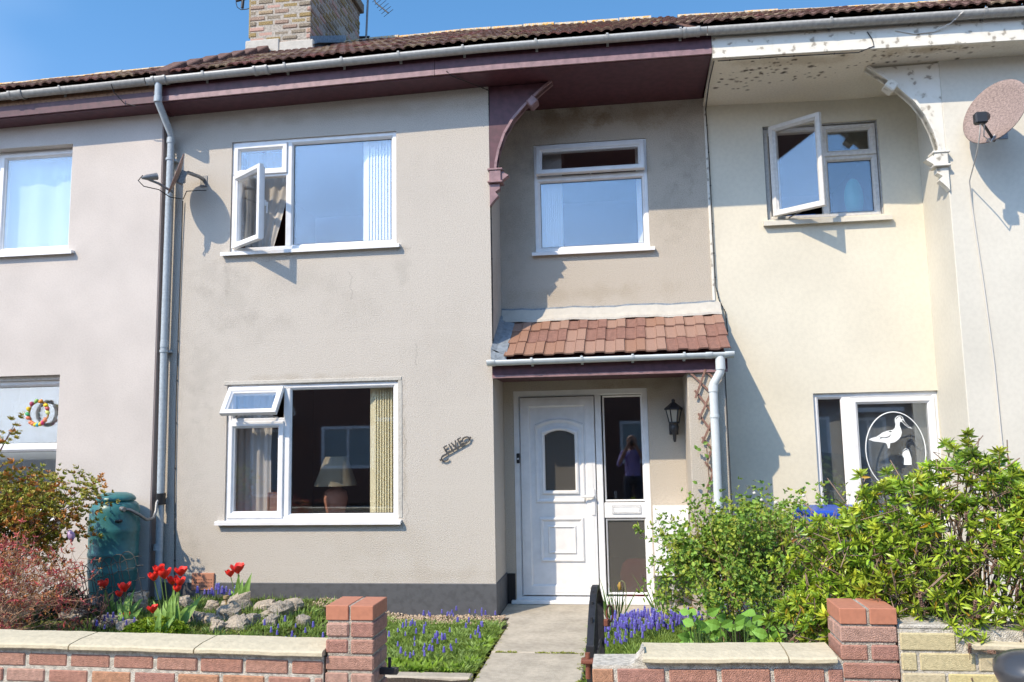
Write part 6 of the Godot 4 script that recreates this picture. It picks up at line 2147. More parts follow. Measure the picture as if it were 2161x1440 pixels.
func rockery() -> void:
	var ms := [rock_mesh(1, 1.0), rock_mesh(2, 0.9), rock_mesh(3, 1.1), rock_mesh(4, 0.55)]
	var spots := [[-3.59, 1.16, 0.15, 0, "rough grey rock left of the pair in the middle of the rockery"], [-3.45, 1.19, 0.14, 1, "rounded grey rock second from left in the rockery front row"], [-3.71, 0.66, 0.12, 2, "small dark pitted rock behind the rockery front row"], [-3.37, 1.04, 0.19, 0, "large crumbly rock beneath the stake light"], [-3.14, 1.35, 0.20, 3, "smooth tilted slab rock at the front of the rockery"], [-3.49, 0.61, 0.24, 1, "broad pale rock behind the stake light"], [-3.09, 1.21, 0.13, 2, "brown rock right of the tilted slab"], [-3.25, 1.45, 0.12, 2, "small pointed rock against the coping in front of the slab"], [-3.21, 0.64, 0.19, 3, "flat layered rock right of the broad pale rock"], [-2.97, 0.87, 0.19, 0, "sandy rock at the right end of the rockery"], [-2.99, 0.59, 0.22, 3, "flat stone by the plinth at the right end of the rockery"], [-3.09, 0.91, 0.12, 3, "thin stone wedged between rockery rocks at right"], [-2.93, 1.19, 0.13, 1, "small rock among grass right of the slab"], [-3.62, 1.36, 0.09, 1, "brown stone beside the bright green cushion plant"], [-4.25, 1.34, 0.21, 3, "pale flat slab under the left tulips"], [-4.42, 0.72, 0.24, 2, "big rock with orange edge below the water butt"], [-4.36, 0.95, 0.14, 1, "pale crumbly rock below the orange edged rock"], [-3.99, 1.46, 0.18, 3, "flat edging stone left of the cushion plant"], [-2.72, 1.02, 0.12, 0, "lone small rock nearest the brick pillar"], [-4.05, 0.55, 0.16, 0, "grey rock among leaves below the downpipe"], [-4.75, 1.1, 0.22, 3, "long flat stone beside the dark shrub"]]
	for k in spots.size():
		var q: Array = spots[k]
		var o := part("rock", ms[q[3]], M.rock if k % 3 else M.rock_grey)
		tag(o, q[4], "rock", "rockery rocks")
		o.transform = Transform3D(Basis.from_euler(Vector3(rng.randf_range(-0.3, 0.3), rng.randf() * TAU, rng.randf_range(-0.3, 0.3))).scaled(Vector3.ONE * q[2] * 1.08), Vector3(q[0], gh(q[0], q[1]) + q[2] * 0.2, q[1]))
	# bright cushion plant
	var c := thing("cushion_plant", "bright lime green cushion plant spilling between rocks and tulips", "plant", Vector3(-3.68, 0.11, 1.62))
	var s := stl()
	for k in 5:
		leaf(s, Transform3D(toward(Vector3(cos(k * 1.3), 0.9, sin(k * 1.3)))), 0.022, 0.012, 0.3, Color(0.17, 0.30, 0.015), Color(0.30, 0.42, 0.02), 2)
	var xs := []
	var cs := []
	for k in 1500:
		var d := rv().normalized()
		d.y = absf(d.y)
		var p := d * Vector3(0.26, 0.15, 0.20) * rng.randf_range(0.8, 1.05)
		xs.append(Transform3D(toward(d + Vector3(0, 0.5, 0) + rv() * 0.3, rng.randf() * TAU).scaled(Vector3.ONE * rng.randf_range(0.7, 1.3)), p))
		cs.append(Color.WHITE * rng.randf_range(0.7, 1.15))
	many("foliage", mesh_of(s), M.plant, xs, c, cs)
	# low growth between the rocks
	grass("rockery_weeds", "grass blades and low weeds growing between the rockery rocks", -4.4, -2.15, 0.15, 1.9, 2200, 0.065, [])
	var gl := stl()
	for k in 4:
		leaf(gl, Transform3D(toward(Vector3(cos(k * 1.7), 1.1, sin(k * 1.7)))), 0.05, 0.018, 0.6, Color(0.08, 0.13, 0.03), Color(0.15, 0.22, 0.05), 2)
	xs = []
	cs = []
	for k in 1500:
		var x := rng.randf_range(-5.3, -2.3)
		var z := rng.randf_range(0.15, 1.9)
		xs.append(Transform3D(Basis(UP, rng.randf() * TAU).scaled(Vector3.ONE * rng.randf_range(0.5, 1.2)), Vector3(x, gh(x, z), z)))
		cs.append(Color.WHITE.lerp(Color(1.5, 0.8, 0.7), rng.randf() * 0.6) * rng.randf_range(0.6, 1.2))
	tag(many("weeds", mesh_of(gl), M.plant, xs, self, cs), "small broad-leaved weeds scattered over the left flower bed", "weeds")


func grass(called: String, label: String, x0: float, x1: float, z0: float, z1: float, n: int, h: float, poly: Array) -> void:
	var s := stl()
	for k in 8:
		var a := TAU * k / 8.0 + rng.randf() * 0.5
		leaf(s, Transform3D(toward(Vector3(cos(a) * 0.6, 1.0, sin(a) * 0.6)), Vector3(cos(a), 0, sin(a)) * 0.012), h * rng.randf_range(0.7, 1.2), 0.0055, 0.8, Color(0.09, 0.17, 0.02), Color(0.21, 0.31, 0.05), 3)
	var pts := PackedVector2Array(poly)
	var xs := []
	var cs := []
	var nz := FastNoiseLite.new()
	nz.frequency = 2.2
	for k in n:
		var x := rng.randf_range(x0, x1)
		var z := rng.randf_range(z0, z1)
		if pts.size() and not Geometry2D.is_point_in_polygon(Vector2(x, z), pts):
			continue
		var t := nz.get_noise_2d(x * 2.0, z * 2.0)
		var pale := Color(1.5, 1.45, 2.6) if t > 0.16 and rng.randf() < 0.6 else Color(1, 1, 1)
		xs.append(Transform3D(Basis(UP, rng.randf() * TAU).scaled(Vector3.ONE * rng.randf_range(0.6, 1.25) * (1.0 + t * 0.4)), Vector3(x, gh(x, z) - 0.004, z)))
		cs.append(pale * rng.randf_range(0.7, 1.2))
	tag(many(called, mesh_of(s), M.plant, xs, self, cs), label, "grass")


func muscari_mesh(sd: int) -> ArrayMesh:
	rng.seed = sd
	var s := stl()
	var lean := Vector3(rng.randf_range(-0.03, 0.03), 0.13, rng.randf_range(-0.03, 0.03))
	s.set_color(Color(0.10, 0.18, 0.04))
	tube(s, [Vector3.ZERO, lean * 0.5, lean], 0.0022, 4, false)
	for j in 7:
		var t := j / 6.0
		var rr := 0.0105 * (1.0 - t * 0.62)
		for k in 6:
			var a := TAU * k / 6.0 + j * 0.6
			var p := lean + Vector3(cos(a) * rr, j * 0.0078, sin(a) * rr)
			s.set_color(Color(0.115, 0.09, 0.46).lerp(Color(0.19, 0.17, 0.60), rng.randf()) if j < 6 else Color(0.20, 0.22, 0.6))
			var q := 0.0055
			var top := p + Vector3(0, q, 0)
			var bot := p - Vector3(0, q * 1.1, 0)
			var e := [p + Vector3(q, 0, 0), p + Vector3(0, 0, q), p - Vector3(q, 0, 0), p - Vector3(0, 0, q)]
			for i in 4:
				face(s, [top, e[i], e[(i + 1) % 4]], p)
				face(s, [bot, e[i], e[(i + 1) % 4]], p)
	for k in 4:
		var a := rng.randf() * TAU
		leaf(s, Transform3D(toward(Vector3(cos(a) * 0.8, 0.9, sin(a) * 0.8))), 0.12, 0.006, 1.2, Color(0.08, 0.15, 0.025), Color(0.16, 0.25, 0.05), 3)
	return mesh_of(s)


func lawn_flowers() -> void:
	var lawn := [Vector2(-2.3, 0.32), Vector2(-1.17, 0.25), Vector2(-1.13, 0.6), Vector2(-1.13, 1.88), Vector2(-2.3, 1.88)]
	grass("lawn_grass", "short bright grass patch left of the concrete path", -2.3, -1.1, 0.25, 1.88, 5200, 0.055, lawn)
	# broad-leaved rosettes along the front edge
	var s := stl()
	for k in 9:
		var a := TAU * k / 9.0
		leaf(s, Transform3D(toward(Vector3(cos(a), 0.55 + 0.3 * (k % 2), sin(a)))), 0.085, 0.032, 0.7, Color(0.12, 0.22, 0.02), Color(0.22, 0.36, 0.03), 3)
	var xs := []
	for k in 30:
		var z := 1.86 - absf(rng.randfn(0, 0.07))
		var x := rng.randf_range(-1.75, -1.13)
		if k > 19:
			x = -1.15 - absf(rng.randfn(0, 0.04))
			z = rng.randf_range(0.9, 1.85)
		xs.append(Transform3D(Basis(UP, rng.randf() * TAU).scaled(Vector3.ONE * rng.randf_range(0.6, 1.2)), Vector3(x, gh(x, z) + 0.005, z)))
	tag(many("edge_weeds", mesh_of(s), M.plant, xs), "broad bright green weeds along the front edge of the grass patch", "weeds")
	# moss and seedlings in the joint and along the edges of the path
	s = stl()
	for k in 5:
		leaf(s, Transform3D(toward(Vector3(cos(k * 1.3), 0.7, sin(k * 1.3)))), 0.022, 0.009, 0.5, Color(0.16, 0.20, 0.03), Color(0.30, 0.32, 0.05), 2)
	xs = []
	for k in 240:
		var q := Vector2(rng.randf_range(-0.75, -0.40) if k % 3 else rng.randf_range(-1.05, -0.9), 1.269 + rng.randfn(0, 0.008))
		if k > 90:
			q = Vector2((-1.105 if k % 2 else -0.36) + rng.randfn(0, 0.018), rng.randf_range(0.3, 2.1))
		xs.append(Transform3D(Basis(UP, rng.randf() * TAU).scaled(Vector3.ONE * rng.randf_range(0.4, 1.1)), Vector3(q.x, -0.036, q.y)))
	tag(many("path_weeds", mesh_of(s), M.plant, xs), "yellow-green moss and seedlings in the path joint and edges", "weeds")
	var kinds := [muscari_mesh(31), muscari_mesh(32), muscari_mesh(33), muscari_mesh(34)]
	rng.seed = 35
	var put := func(x: float, z: float, sc: float, label: String, group: String) -> void:
		var o := part("grape_hyacinth", kinds[rng.randi() % 4], M.plant)
		tag(o, label, "flower", group)
		o.transform = Transform3D(Basis(UP, rng.randf() * TAU).scaled(Vector3.ONE * sc), Vector3(x, gh(x, z) - 0.01, z))
	for k in 62:
		var z := 0.35 + pow(rng.randf(), 0.8) * 1.45
		var x := -1.2 - rng.randf() * 0.75 - (0.1 if z > 1.2 else 0.0)
		put.call(x, z, rng.randf_range(0.55, 0.85), "purple grape hyacinth standing in the grass patch left of the path", "grape hyacinths in the grass patch")
	for k in 16:
		put.call(rng.randf_range(-1.9, -1.2), rng.randf_range(0.1, 0.32), rng.randf_range(0.5, 0.75), "purple grape hyacinth growing in the pebbles at the plinth", "grape hyacinths in the pebbles")
	for k in 16:
		put.call(rng.randf_range(-3.95, -3.62), rng.randf_range(0.25, 0.5), rng.randf_range(0.8, 1.15), "violet grape hyacinth in the cluster under the terracotta air brick", "grape hyacinths under the air brick")
	for k in 22:
		put.call([-4.25, -4.02, -2.75, -2.5, -2.62][k % 5] + rng.randfn(0, 0.09), 1.55 + rng.randf_range(-0.25, 0.15), rng.randf_range(0.55, 0.85), "purple grape hyacinth behind the left wall coping", "grape hyacinths behind the left coping")
	for k in 190:
		var a := rng.randf() * TAU
		var r := sqrt(rng.randf())
		var x := 0.16 + cos(a) * r * 0.42
		var z := 0.72 + sin(a) * r * 0.42 - (x - 0.16) * 0.25
		put.call(x, z, rng.randf_range(0.65, 1.0), "purple grape hyacinth in the dense drift right of the gate", "grape hyacinths in the drift by the gate")
	for k in 26:
		put.call(rng.randf_range(-0.22, 0.08), rng.randf_range(1.0, 1.4), rng.randf_range(0.55, 0.85), "purple grape hyacinth in the lower clump beside the gate", "grape hyacinths low beside the gate")


func tulips() -> void:
	rng.seed = 41
	var petal := func(s: SurfaceTool, a: float, open: float, r: float) -> void:
		var g := []
		for j in 6:
			var t := j / 5.0
			var row := []
			var rad := r * (0.25 + 0.95 * sin(minf(t * 1.45, 1.0) * PI * 0.5)) * (1.0 + (t - 0.5) * open) - r * 0.25 * maxf(0, t - 0.8) * (1.0 - open)
			var wd: float = [0.45, 0.85, 1.05, 1.05, 0.85, 0.42][j]
			for i in 5:
				var u := (i / 4.0 - 0.5) * wd * 1.3
				var rr := rad * (1.0 - 0.10 * absf(u))
				row.append(Vector3(cos(a + u) * rr, t * 0.066 - u * u * (0.012 if j == 5 else 0.004), sin(a + u) * rr))
			g.append(row)
		s.set_smooth_group(0)
		for j in 5:
			s.set_color(Color(0.72, 0.014, 0.012).lerp(Color(0.90, 0.05, 0.035), j / 4.0) * rng.randf_range(0.85, 1.1))
			for i in 4:
				face(s, [g[j][i], g[j][i + 1], g[j + 1][i + 1], g[j + 1][i]], Vector3(0, 0.03, 0))
		s.set_smooth_group(-1)
	var spots := [[-4.544, 0.883, -4.600, 0.397, 0.0, 1.05, "red tulip standing alone at the left, in front of the water butt"], [-4.293, 1.065, -4.341, 0.357, 0.0, 0.75, "smaller red tulip, lower of the pair beside the water butt"], [-4.299, 1.028, -4.323, 0.390, 0.5, 1.05, "open red tulip, upper of the pair beside the water butt"], [-4.091, 1.361, -4.099, 0.238, 0.1, 0.62, "short red tulip low among leaves left of the cushion plant"], [-3.742, 1.395, -3.826, 0.549, 0.1, 0.95, "red tulip at the left of the tall cluster below the downpipe"], [-3.686, 1.442, -3.751, 0.609, 0.15, 1.0, "tallest red tulip, at the top of the cluster below the downpipe"], [-3.642, 1.489, -3.693, 0.575, 0.35, 1.1, "large red tulip in front of the tallest one in the cluster"], [-3.651, 1.390, -3.624, 0.575, 0.6, 1.0, "wide open red tulip at the upper right of the cluster"], [-3.693, 1.358, -3.681, 0.510, 0.2, 0.95, "dark red tulip in the middle of the cluster"], [-3.598, 1.454, -3.574, 0.515, 0.3, 0.9, "red tulip at the lower right edge of the cluster"], [-3.607, 1.487, -3.598, 0.469, 0.0, 0.75, "lowest small red tulip of the cluster"], [-3.590, 1.739, -3.645, 0.357, 0.6, 0.8, "open red tulip leaning over the bright cushion plant"], [-3.529, 0.551, -3.595, 0.442, 0.4, 0.9, "red tulip on the left of the pair right of the air brick"], [-3.478, 0.591, -3.503, 0.477, 0.7, 1.2, "wide open red tulip on the right of the pair right of the air brick"]]
	for q in spots:
		var base := Vector3(q[0], 0.12, q[1])
		var t := thing("tulip", q[6], "tulip", base, 0.0, "red tulips in the left bed")
		var head := Vector3(q[2] - q[0], q[3] - 0.12 - 0.03, rng.randf_range(-0.03, 0.03))
		var s := stl()
		s.set_color(Color(0.12, 0.20, 0.05))
		tube(s, [Vector3.ZERO, head * 0.5 + Vector3(head.x * -0.15, 0, 0), head], 0.0045, 6, false, 0.0035)
		part("stem", s, M.plant, t)
		s = stl()
		for k in 6:
			petal.call(s, TAU * k / 6.0 + (0.25 if k % 2 else 0.0), q[4] + (0.06 if k % 2 else 0.0), 0.034 if k % 2 else 0.031)
		var f := part("flower", s, M.petal, t)
		f.transform = Transform3D(toward(head.normalized() + Vector3(0, 1.5, 0.25), rng.randf()).scaled(Vector3.ONE * q[5] * 1.08), head)
		var big: float = 1.0 if q[0] > -4.0 and q[1] < 1.5 else 0.8
		for k in 4:
			var a := rng.randf() * TAU if k else 1.2
			s = stl()
			leaf(s, Transform3D(toward(Vector3(cos(a) * 0.55, 1.0, sin(a) * 0.55))), rng.randf_range(0.24, 0.36) * big, rng.randf_range(0.05, 0.07) * big, rng.randf_range(0.6, 1.3), Color(0.13, 0.25, 0.045), Color(0.21, 0.37, 0.07), 5)
			part("leaf", s, M.plant, t)


func left_shrubs() -> void:
	rng.seed = 51
	# upper shrub with bronze tips
	var t := thing("evergreen_shrub", "upright shrub with olive and bronze leaf tips in front of the pink house window", "shrub", Vector3(-5.32, 0.08, 1.5))
	var s := stl()
	var tips := []
	var o := {"color": Color(0.10, 0.05, 0.04), "kids": 3, "spread": 0.42, "wander": 0.10, "rise": 0.10, "along": true}
	for k in 13:
		var a := TAU * k / 13.0 + rng.randf() * 0.5
		branch(s, Vector3(cos(a) * 0.05, 0, sin(a) * 0.05), Vector3(cos(a) * 0.26 + 0.03, 1.0, sin(a) * 0.26), rng.randf_range(0.54, 0.66), 0.013, 3, tips, o)
	branch(s, Vector3(0.1, 0.7, 0), Vector3(0.75, 0.8, 0), 0.27, 0.007, 2, tips, o)
	branch(s, Vector3(0.1, 0.6, 0), Vector3(0.95, 0.45, 0.1), 0.25, 0.007, 2, tips, o)
	branch(s, Vector3(0.0, 0.9, 0), Vector3(0.05, 1.0, 0.0), 0.52, 0.008, 1, tips, o)
	part("stems", s, M.twig, t)
	s = stl()
	for k in 6:
		var a := TAU * k / 6.0
		leaf(s, Transform3D(toward(Vector3(cos(a) * 0.9, 0.75 + 0.25 * (k % 2), sin(a) * 0.9))), 0.042, 0.019, 0.5, Color(0.17, 0.21, 0.03), Color(0.33, 0.27, 0.055), 3)
	var xs := []
	var cs := []
	for q in tips:
		if q[0].y < 0.55 and rng.randf() < 0.6:
			continue
		for k in 5:
			xs.append(Transform3D(toward(q[1] + rv() * 0.5 + Vector3(0, 0.4, 0), rng.randf() * TAU).scaled(Vector3.ONE * rng.randf_range(0.55, 1.05)), q[0] + rv() * 0.045))
			cs.append([Color(1, 1, 1), Color(1.0, 1.15, 0.8), Color(1.7, 0.75, 0.9), Color(1.4, 1.2, 0.9)][rng.randi() % 4] * rng.randf_range(0.8, 1.3))
	many("foliage", mesh_of(s), M.plant, xs, t, cs)
	# red-leaved azalea in front
	t = thing("red_shrub", "tangled tan twigs with small red leaves at the lower left corner", "shrub", Vector3(-4.66, 0.05, 2.25))
	s = stl()
	tips = []
	o = {"color": Color(0.42, 0.27, 0.175), "kids": 3, "spread": 0.62, "wander": 0.22, "rise": 0.03, "along": true}
	for k in 40:
		var a := TAU * k / 40.0 + rng.randf() * 0.5
		branch(s, Vector3(cos(a) * 0.08, 0.1, sin(a) * 0.08), Vector3(cos(a) * rng.randf_range(0.3, 1.0), rng.randf_range(0.8, 1.3), sin(a) * 0.7), rng.randf_range(0.34, 0.46), 0.007, 3, tips, o)
	part("stems", s, M.twig, t)
	s = stl()
	for k in 5:
		var a := TAU * k / 5.0
		leaf(s, Transform3D(toward(Vector3(cos(a), 0.45, sin(a)))), 0.031, 0.011, 0.3, Color(0.46, 0.06, 0.07), Color(0.64, 0.15, 0.14), 2)
	xs = []
	cs = []
	for q in tips:
		if rng.randf() < 0.1:
			continue
		xs.append(Transform3D(toward(q[1] + rv() * 0.5, rng.randf() * TAU).scaled(Vector3.ONE * rng.randf_range(0.5, 1.2)), q[0]))
		cs.append([Color(1, 1, 1), Color(0.8, 0.75, 0.75), Color(0.9, 1.8, 0.7), Color(0.75, 1.9, 0.5)][rng.randi() % 4] * rng.randf_range(0.7, 1.2))
	many("foliage", mesh_of(s), M.plant, xs, t, cs)
	# leafless little shrub
	t = thing("bare_shrub", "small leafless shrub with grey forked twigs left of the tulips", "shrub", Vector3(-4.3, 0.11, 1.52))
	s = stl()
	tips = []
	o = {"color": Color(0.15, 0.09, 0.075), "kids": 3, "spread": 0.55, "wander": 0.18, "rise": 0.02}
	for k in 4:
		branch(s, Vector3.ZERO, Vector3([-0.7, -0.2, 0.3, 0.6][k], 0.8, rng.randf_range(-0.3, 0.3)), 0.17, 0.009, 3, tips, o)
	part("stems", s, M.twig, t)
	# dark clump by the butt
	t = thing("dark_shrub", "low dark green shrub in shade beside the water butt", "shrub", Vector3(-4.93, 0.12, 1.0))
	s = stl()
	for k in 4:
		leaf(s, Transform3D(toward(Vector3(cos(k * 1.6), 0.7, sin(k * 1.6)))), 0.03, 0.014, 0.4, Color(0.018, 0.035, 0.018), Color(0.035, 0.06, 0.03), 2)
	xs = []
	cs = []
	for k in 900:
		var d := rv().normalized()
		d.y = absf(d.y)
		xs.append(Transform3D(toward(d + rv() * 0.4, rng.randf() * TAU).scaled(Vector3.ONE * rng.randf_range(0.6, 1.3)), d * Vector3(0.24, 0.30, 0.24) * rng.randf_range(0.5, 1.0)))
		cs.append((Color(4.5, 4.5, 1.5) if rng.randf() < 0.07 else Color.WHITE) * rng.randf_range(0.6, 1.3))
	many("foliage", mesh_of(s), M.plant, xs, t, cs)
	s = stl()
	for k in 12:
		s.set_color(Color(0.05, 0.035, 0.025))
		var a := k * 0.55
		tube(s, [Vector3.ZERO, Vector3(cos(a) * 0.1, 0.15, sin(a) * 0.1), Vector3(cos(a) * 0.2, 0.24, sin(a) * 0.2)], 0.005, 4, false)
	part("stems", s, M.twig, t)


func right_bed() -> void:
	rng.seed = 61
	grass("bed_grass", "grass and fine leaves covering the flower bed right of the gate", -0.33, 1.4, 0.25, 2.4, 4200, 0.085, [])
	# daffodil clumps gone over
	var at := [[-0.17, 0.36, 24, 0.40, "clump of strappy daffodil leaves with a withered bloom, nearest the gate"], [0.27, 0.18, 18, 0.44, "clump of strappy daffodil leaves below the meter cupboard"]]
	for q in at:
		var t := thing("daffodil_clump", q[4], "plant", Vector3(q[0], 0.0, q[1]))
		for k in q[2]:
			var a := rng.randf() * TAU
			var r := absf(rng.randfn(0, 0.35))
			var s := stl()
			leaf(s, Transform3D(toward(Vector3(cos(a) * r, 1.0, sin(a) * r), rng.randf()), Vector3(cos(a), 0, sin(a)) * 0.05), q[3] * rng.randf_range(0.6, 1.05), 0.013, rng.randf_range(0.0, 0.5), Color(0.07, 0.15, 0.025), Color(0.15, 0.27, 0.05), 4)
			part("leaf", s, M.plant, t)
		if q[0] < 0:
			var s := stl()
			s.set_color(Color(0.22, 0.24, 0.10))
			tube(s, [Vector3(0.10, 0.0, 0.0), Vector3(0.12, 0.26, 0.02), Vector3(0.11, 0.345, 0.02), Vector3(0.085, 0.365, 0.02), Vector3(0.066, 0.35, 0.02)], 0.004, 5)
			part("stem", s, M.plant, t)
			s = stl()
			s.set_color(Color(0.55, 0.33, 0.07))
			tube(s, [Vector3(0.068, 0.352, 0.02), Vector3(0.062, 0.325, 0.02), Vector3(0.068, 0.29, 0.02), Vector3(0.074, 0.285, 0.02)], [0.006, 0.016, 0.018, 0.006], 7)
			part("withered_flower", s, M.plant, t)
	var y := thing("yellow_flower", "single yellow flower among the purple grape hyacinths", "flower", Vector3(0.50, 0.0, 0.32))
	var sy := stl()
	sy.set_color(Color(0.10, 0.2, 0.03))
	tube(sy, [Vector3.ZERO, Vector3(0, 0.12, 0)], 0.003, 5, false)
	part("stem", sy, M.plant, y)
	sy = stl()
	for k in 6:
		leaf(sy, Transform3D(toward(Vector3(cos(k * 1.05), 0.5, sin(k * 1.05))), Vector3(0, 0.12, 0)), 0.025, 0.018, 0.2, Color(0.75, 0.50, 0.01), Color(0.8, 0.6, 0.02), 2)
	part("petals", sy, M.petal, y)
	# twiggy shrub with small round leaves
	var t := thing("twiggy_shrub", "twiggy shrub with small fresh green leaves and tan stems, between porch pier and evergreen", "shrub", Vector3(0.97, 0.0, 1.2))
	var s := stl()
	var tips := []
	var o := {"color": Color(0.30, 0.19, 0.115), "kids": 3, "spread": 0.42, "wander": 0.16, "rise": 0.02, "along": true}
	for k in 48:
		var a := rng.randf() * TAU
		branch(s, Vector3(cos(a) * 0.18 + rng.randf_range(-0.2, 0.45), 0, sin(a) * 0.18), Vector3(cos(a) * 0.35 - 0.10, 1.0, sin(a) * 0.3), rng.randf_range(0.40, 0.58), 0.005, 2 if k % 3 else 3, tips, o)
	for k in 7:
		branch(s, Vector3(rng.randf_range(-0.2, 0.1), 0.55, rng.randf_range(-0.1, 0.2)), Vector3(-0.8, rng.randf_range(0.0, 0.7), rng.randf_range(-0.3, 0.3)), rng.randf_range(0.20, 0.30), 0.004, 2, tips, o)
	part("stems", s, M.twig, t)
	s = stl()
	for k in 130:
		var x := rng.randf_range(-0.05, 0.62)
		var h := rng.randf_range(0.5, 1.05)
		s.set_color(Color(0.36, 0.25, 0.155) * rng.randf_range(0.8, 1.2))
		tube(s, [Vector3(x, 0, 0.15), Vector3(x + rng.randf_range(-0.05, 0.05), h * 0.5, 0.2), Vector3(x + rng.randf_range(-0.1, 0.06), h, 0.2)], 0.004, 4, false, 0.002)
	for k in 4:
		s.set_color(Color(0.33, 0.21, 0.12))
		var x: float = [-0.33, -0.29, -0.2, 0.3][k]
		tube(s, [Vector3(x, 0, 0.1), Vector3(x - 0.03, 0.3, 0.1), Vector3(x + 0.02, 0.55, 0.1)], 0.011, 6, false)
	part("old_canes", s, M.twig, t)
	s = stl()
	for k in 3:
		var a := TAU * k / 3.0
		leaf(s, Transform3D(toward(Vector3(cos(a), 0.5, sin(a)))), 0.031, 0.022, 0.3, Color(0.15, 0.27, 0.035), Color(0.23, 0.37, 0.05), 3)
	var xs := []
	var cs := []
	for q in tips:
		if q[0].y < 0.38 and rng.randf() < 0.8:
			continue
		var n := 6 if q[0].x < 0.0 else 3
		for k in n:
			xs.append(Transform3D(toward(q[1] + rv() * 0.7 + Vector3(0, 0.3, 0.3), rng.randf() * TAU).scaled(Vector3.ONE * rng.randf_range(0.6, 1.25)), q[0] + rv() * 0.042))
			cs.append([Color(1, 1, 1), Color(1.25, 1.1, 0.9), Color(0.8, 0.9, 0.9), Color(1.5, 1.05, 0.9)][rng.randi() % 4] * rng.randf_range(0.7, 1.2))
	many("foliage", mesh_of(s), M.plant, xs, t, cs)
	s = stl()
	for k in 7:
		s.set_color(Color(0.72, 0.70, 0.62))
		var p := Vector3([-0.05, 0.0, 0.1, 0.12, 0.25, 0.3, 0.05][k], [1.17, 1.12, 1.10, 0.62, 0.7, 1.15, 0.5][k], 0.25)
		lathe(s, [Vector2(0, -0.012), Vector2(0.012, -0.004), Vector2(0.013, 0.006), Vector2(0, 0.014)], 7, Transform3D(Basis(), p))
	part("white_berries", s, M.plant, t)
	# broad nettle-like leaves by the wall
	t = thing("nettle_patch", "broad bright green toothed leaves behind the right coping", "weeds", Vector3(0.66, 0.0, 2.35))
	for k in 70:
		s = stl()
		var h := rng.randf_range(0.24, 0.46)
		var a := rng.randf() * TAU
		var p := Vector3(rng.randf_range(-0.36, 0.34), h, rng.randf_range(-0.25, 0.25))
		leaf(s, Transform3D(toward(Vector3(cos(a), 0.35, sin(a)))), rng.randf_range(0.07, 0.11), rng.randf_range(0.05, 0.075), 0.6, Color(0.15, 0.31, 0.04), Color(0.20, 0.42, 0.06), 4)
		s.set_color(Color(0.10, 0.18, 0.04))
		tube(s, [Vector3(-p.x * 0.1, -h, 0), Vector3.ZERO], 0.003, 4, false)
		part("leaf", s, M.plant, t).position = p
	# climber on the trellis
	t = thing("climber", "few green leaves of a climber on the lower trellis", "plant", Vector3(0.68, 0, 0.05))
	s = stl()
	s.set_color(Color(0.16, 0.1, 0.07))
	tube(s, [Vector3(0.05, 0.2, 0.02), Vector3(-0.02, 0.8, 0.0), Vector3(0.05, 1.2, 0.0), Vector3(0.04, 1.5, 0)], 0.005, 5, false)
	part("stem", s, M.twig, t)
	for k in 16:
		s = stl()
		var a := rng.randf() * TAU
		leaf(s, Transform3D(toward(Vector3(cos(a), 0.3, 0.4 + sin(a) * 0.3))), 0.05, 0.036, 0.4, Color(0.10, 0.20, 0.03), Color(0.18, 0.30, 0.04), 3)
		part("leaf", s, M.plant, t).position = Vector3(rng.randf_range(-0.08, 0.09), [1.5, 1.45, 1.2, 1.15, 1.1, 1.05][k % 6] + rng.randf_range(-0.06, 0.04), 0.02)


func whorl(sd: int, tone := 1.0) -> ArrayMesh:
	rng.seed = sd
	var s := stl()
	s.set_color(Color(0.16, 0.14, 0.05))
	tube(s, [Vector3(0, -0.07, 0), Vector3(0, 0.01, 0)], 0.003, 4, false)
	for j in 4:
		var el: float = [-0.05, 0.32, 0.75, 1.5][j]
		var n: int = [3, 4, 4, 3][j]
		for k in n:
			var a: float = TAU * k / n + j * 0.8 + rng.randf_range(-0.25, 0.25)
			var l: float = [0.052, 0.052, 0.046, 0.030][j] * rng.randf_range(0.85, 1.15)
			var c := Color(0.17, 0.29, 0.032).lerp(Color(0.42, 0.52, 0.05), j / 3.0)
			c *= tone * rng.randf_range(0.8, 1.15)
			if j == 0 and rng.randf() < 0.12:
				c = [Color(0.42, 0.26, 0.03), Color(0.22, 0.11, 0.05)][rng.randi() % 2]
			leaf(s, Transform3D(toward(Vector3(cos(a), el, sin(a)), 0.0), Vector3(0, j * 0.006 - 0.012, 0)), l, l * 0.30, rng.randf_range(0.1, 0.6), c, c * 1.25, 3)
	return mesh_of(s)


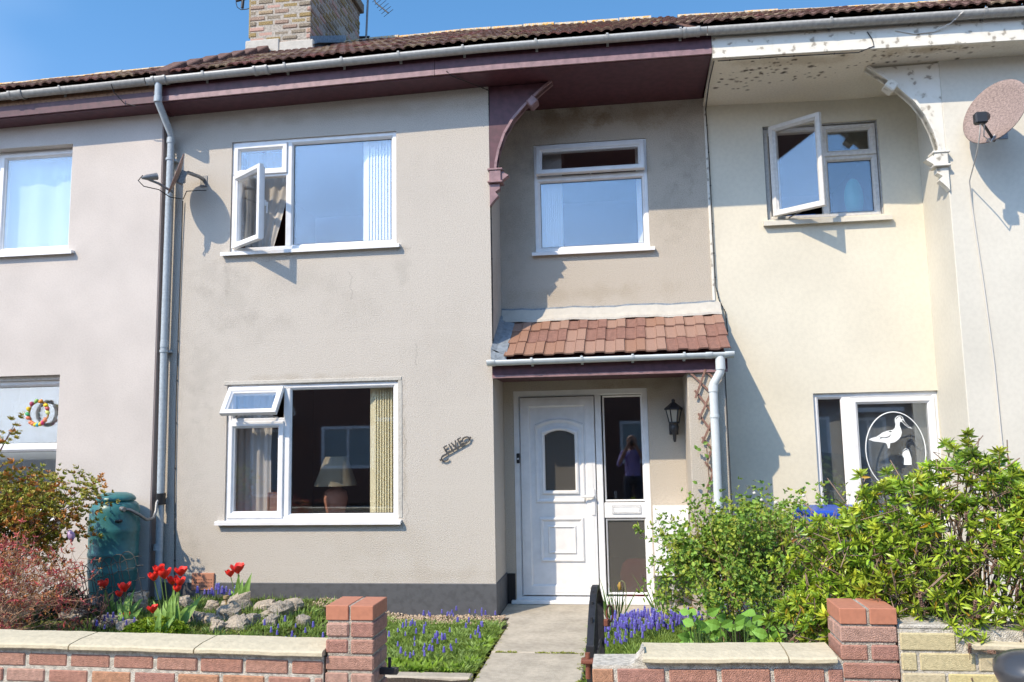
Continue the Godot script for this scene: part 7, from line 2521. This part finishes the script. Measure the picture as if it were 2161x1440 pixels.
func evergreen() -> void:
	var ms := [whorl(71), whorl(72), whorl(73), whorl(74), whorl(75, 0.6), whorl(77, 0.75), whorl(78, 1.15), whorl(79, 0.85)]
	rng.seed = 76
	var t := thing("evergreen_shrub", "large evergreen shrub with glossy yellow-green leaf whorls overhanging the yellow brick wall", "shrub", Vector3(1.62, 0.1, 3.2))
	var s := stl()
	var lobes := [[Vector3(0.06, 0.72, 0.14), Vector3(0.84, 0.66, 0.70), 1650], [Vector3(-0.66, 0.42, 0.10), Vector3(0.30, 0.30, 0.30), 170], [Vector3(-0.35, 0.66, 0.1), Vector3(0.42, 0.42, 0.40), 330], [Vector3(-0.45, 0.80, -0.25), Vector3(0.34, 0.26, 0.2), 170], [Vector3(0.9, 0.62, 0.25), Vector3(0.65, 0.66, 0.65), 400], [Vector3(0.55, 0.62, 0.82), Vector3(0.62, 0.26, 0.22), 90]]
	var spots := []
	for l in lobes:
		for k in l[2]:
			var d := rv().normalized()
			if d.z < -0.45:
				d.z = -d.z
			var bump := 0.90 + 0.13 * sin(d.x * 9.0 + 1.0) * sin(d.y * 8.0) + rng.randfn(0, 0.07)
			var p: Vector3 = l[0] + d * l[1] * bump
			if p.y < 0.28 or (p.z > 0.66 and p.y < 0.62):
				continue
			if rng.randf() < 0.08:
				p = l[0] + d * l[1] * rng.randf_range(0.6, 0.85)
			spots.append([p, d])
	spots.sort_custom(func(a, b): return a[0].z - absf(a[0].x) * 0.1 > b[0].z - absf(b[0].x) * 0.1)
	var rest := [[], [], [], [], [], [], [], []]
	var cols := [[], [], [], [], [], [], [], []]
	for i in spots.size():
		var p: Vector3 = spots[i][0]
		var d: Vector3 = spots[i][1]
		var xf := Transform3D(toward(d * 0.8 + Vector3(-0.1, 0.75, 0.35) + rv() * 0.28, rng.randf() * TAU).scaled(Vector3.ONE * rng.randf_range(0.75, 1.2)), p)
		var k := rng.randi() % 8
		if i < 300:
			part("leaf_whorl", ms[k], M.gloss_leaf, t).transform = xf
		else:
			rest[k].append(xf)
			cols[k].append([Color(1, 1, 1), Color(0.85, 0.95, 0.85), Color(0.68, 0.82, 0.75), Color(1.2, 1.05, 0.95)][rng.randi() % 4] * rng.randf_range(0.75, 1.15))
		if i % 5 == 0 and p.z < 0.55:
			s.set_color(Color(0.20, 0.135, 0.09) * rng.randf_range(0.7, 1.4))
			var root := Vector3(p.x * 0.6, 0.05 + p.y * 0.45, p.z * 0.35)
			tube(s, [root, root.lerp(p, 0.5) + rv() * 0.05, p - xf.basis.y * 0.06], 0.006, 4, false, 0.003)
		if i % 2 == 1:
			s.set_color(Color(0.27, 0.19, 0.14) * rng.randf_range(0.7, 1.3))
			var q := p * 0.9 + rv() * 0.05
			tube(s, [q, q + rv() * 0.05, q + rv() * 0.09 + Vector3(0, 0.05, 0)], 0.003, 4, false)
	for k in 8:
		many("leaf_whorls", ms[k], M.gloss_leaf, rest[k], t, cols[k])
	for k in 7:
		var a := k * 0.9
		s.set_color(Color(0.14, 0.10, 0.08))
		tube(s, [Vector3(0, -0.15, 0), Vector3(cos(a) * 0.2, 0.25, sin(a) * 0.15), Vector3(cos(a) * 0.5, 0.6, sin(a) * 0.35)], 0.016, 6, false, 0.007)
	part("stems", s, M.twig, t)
	var ds := stl()
	for j in 5:
		for k in 5:
			var a := TAU * k / 5.0 + j
			ds.set_color(Color(0.20, 0.12, 0.085) * rng.randf_range(0.7, 1.3))
			lathe(ds, [Vector2(0, -0.006), Vector2(0.005, 0), Vector2(0, 0.007)], 4, Transform3D(Basis(), Vector3(cos(a) * 0.006, j * 0.012, sin(a) * 0.006)))
	ds.set_color(Color(0.2, 0.13, 0.09))
	tube(ds, [Vector3(0, -0.05, 0), Vector3(0, 0.05, 0)], 0.002, 4, false)
	var dm := mesh_of(ds)
	for k in 110:
		var q: Array = spots[rng.randi() % mini(420, spots.size())]
		var o := part("dead_flower_spike", dm, M.twig, t)
		o.transform = Transform3D(toward(q[1] + Vector3(0, 0.9, 0) + rv() * 0.4).scaled(Vector3.ONE * rng.randf_range(0.55, 1.0)), q[0] + rv() * 0.04 + q[1] * 0.02)
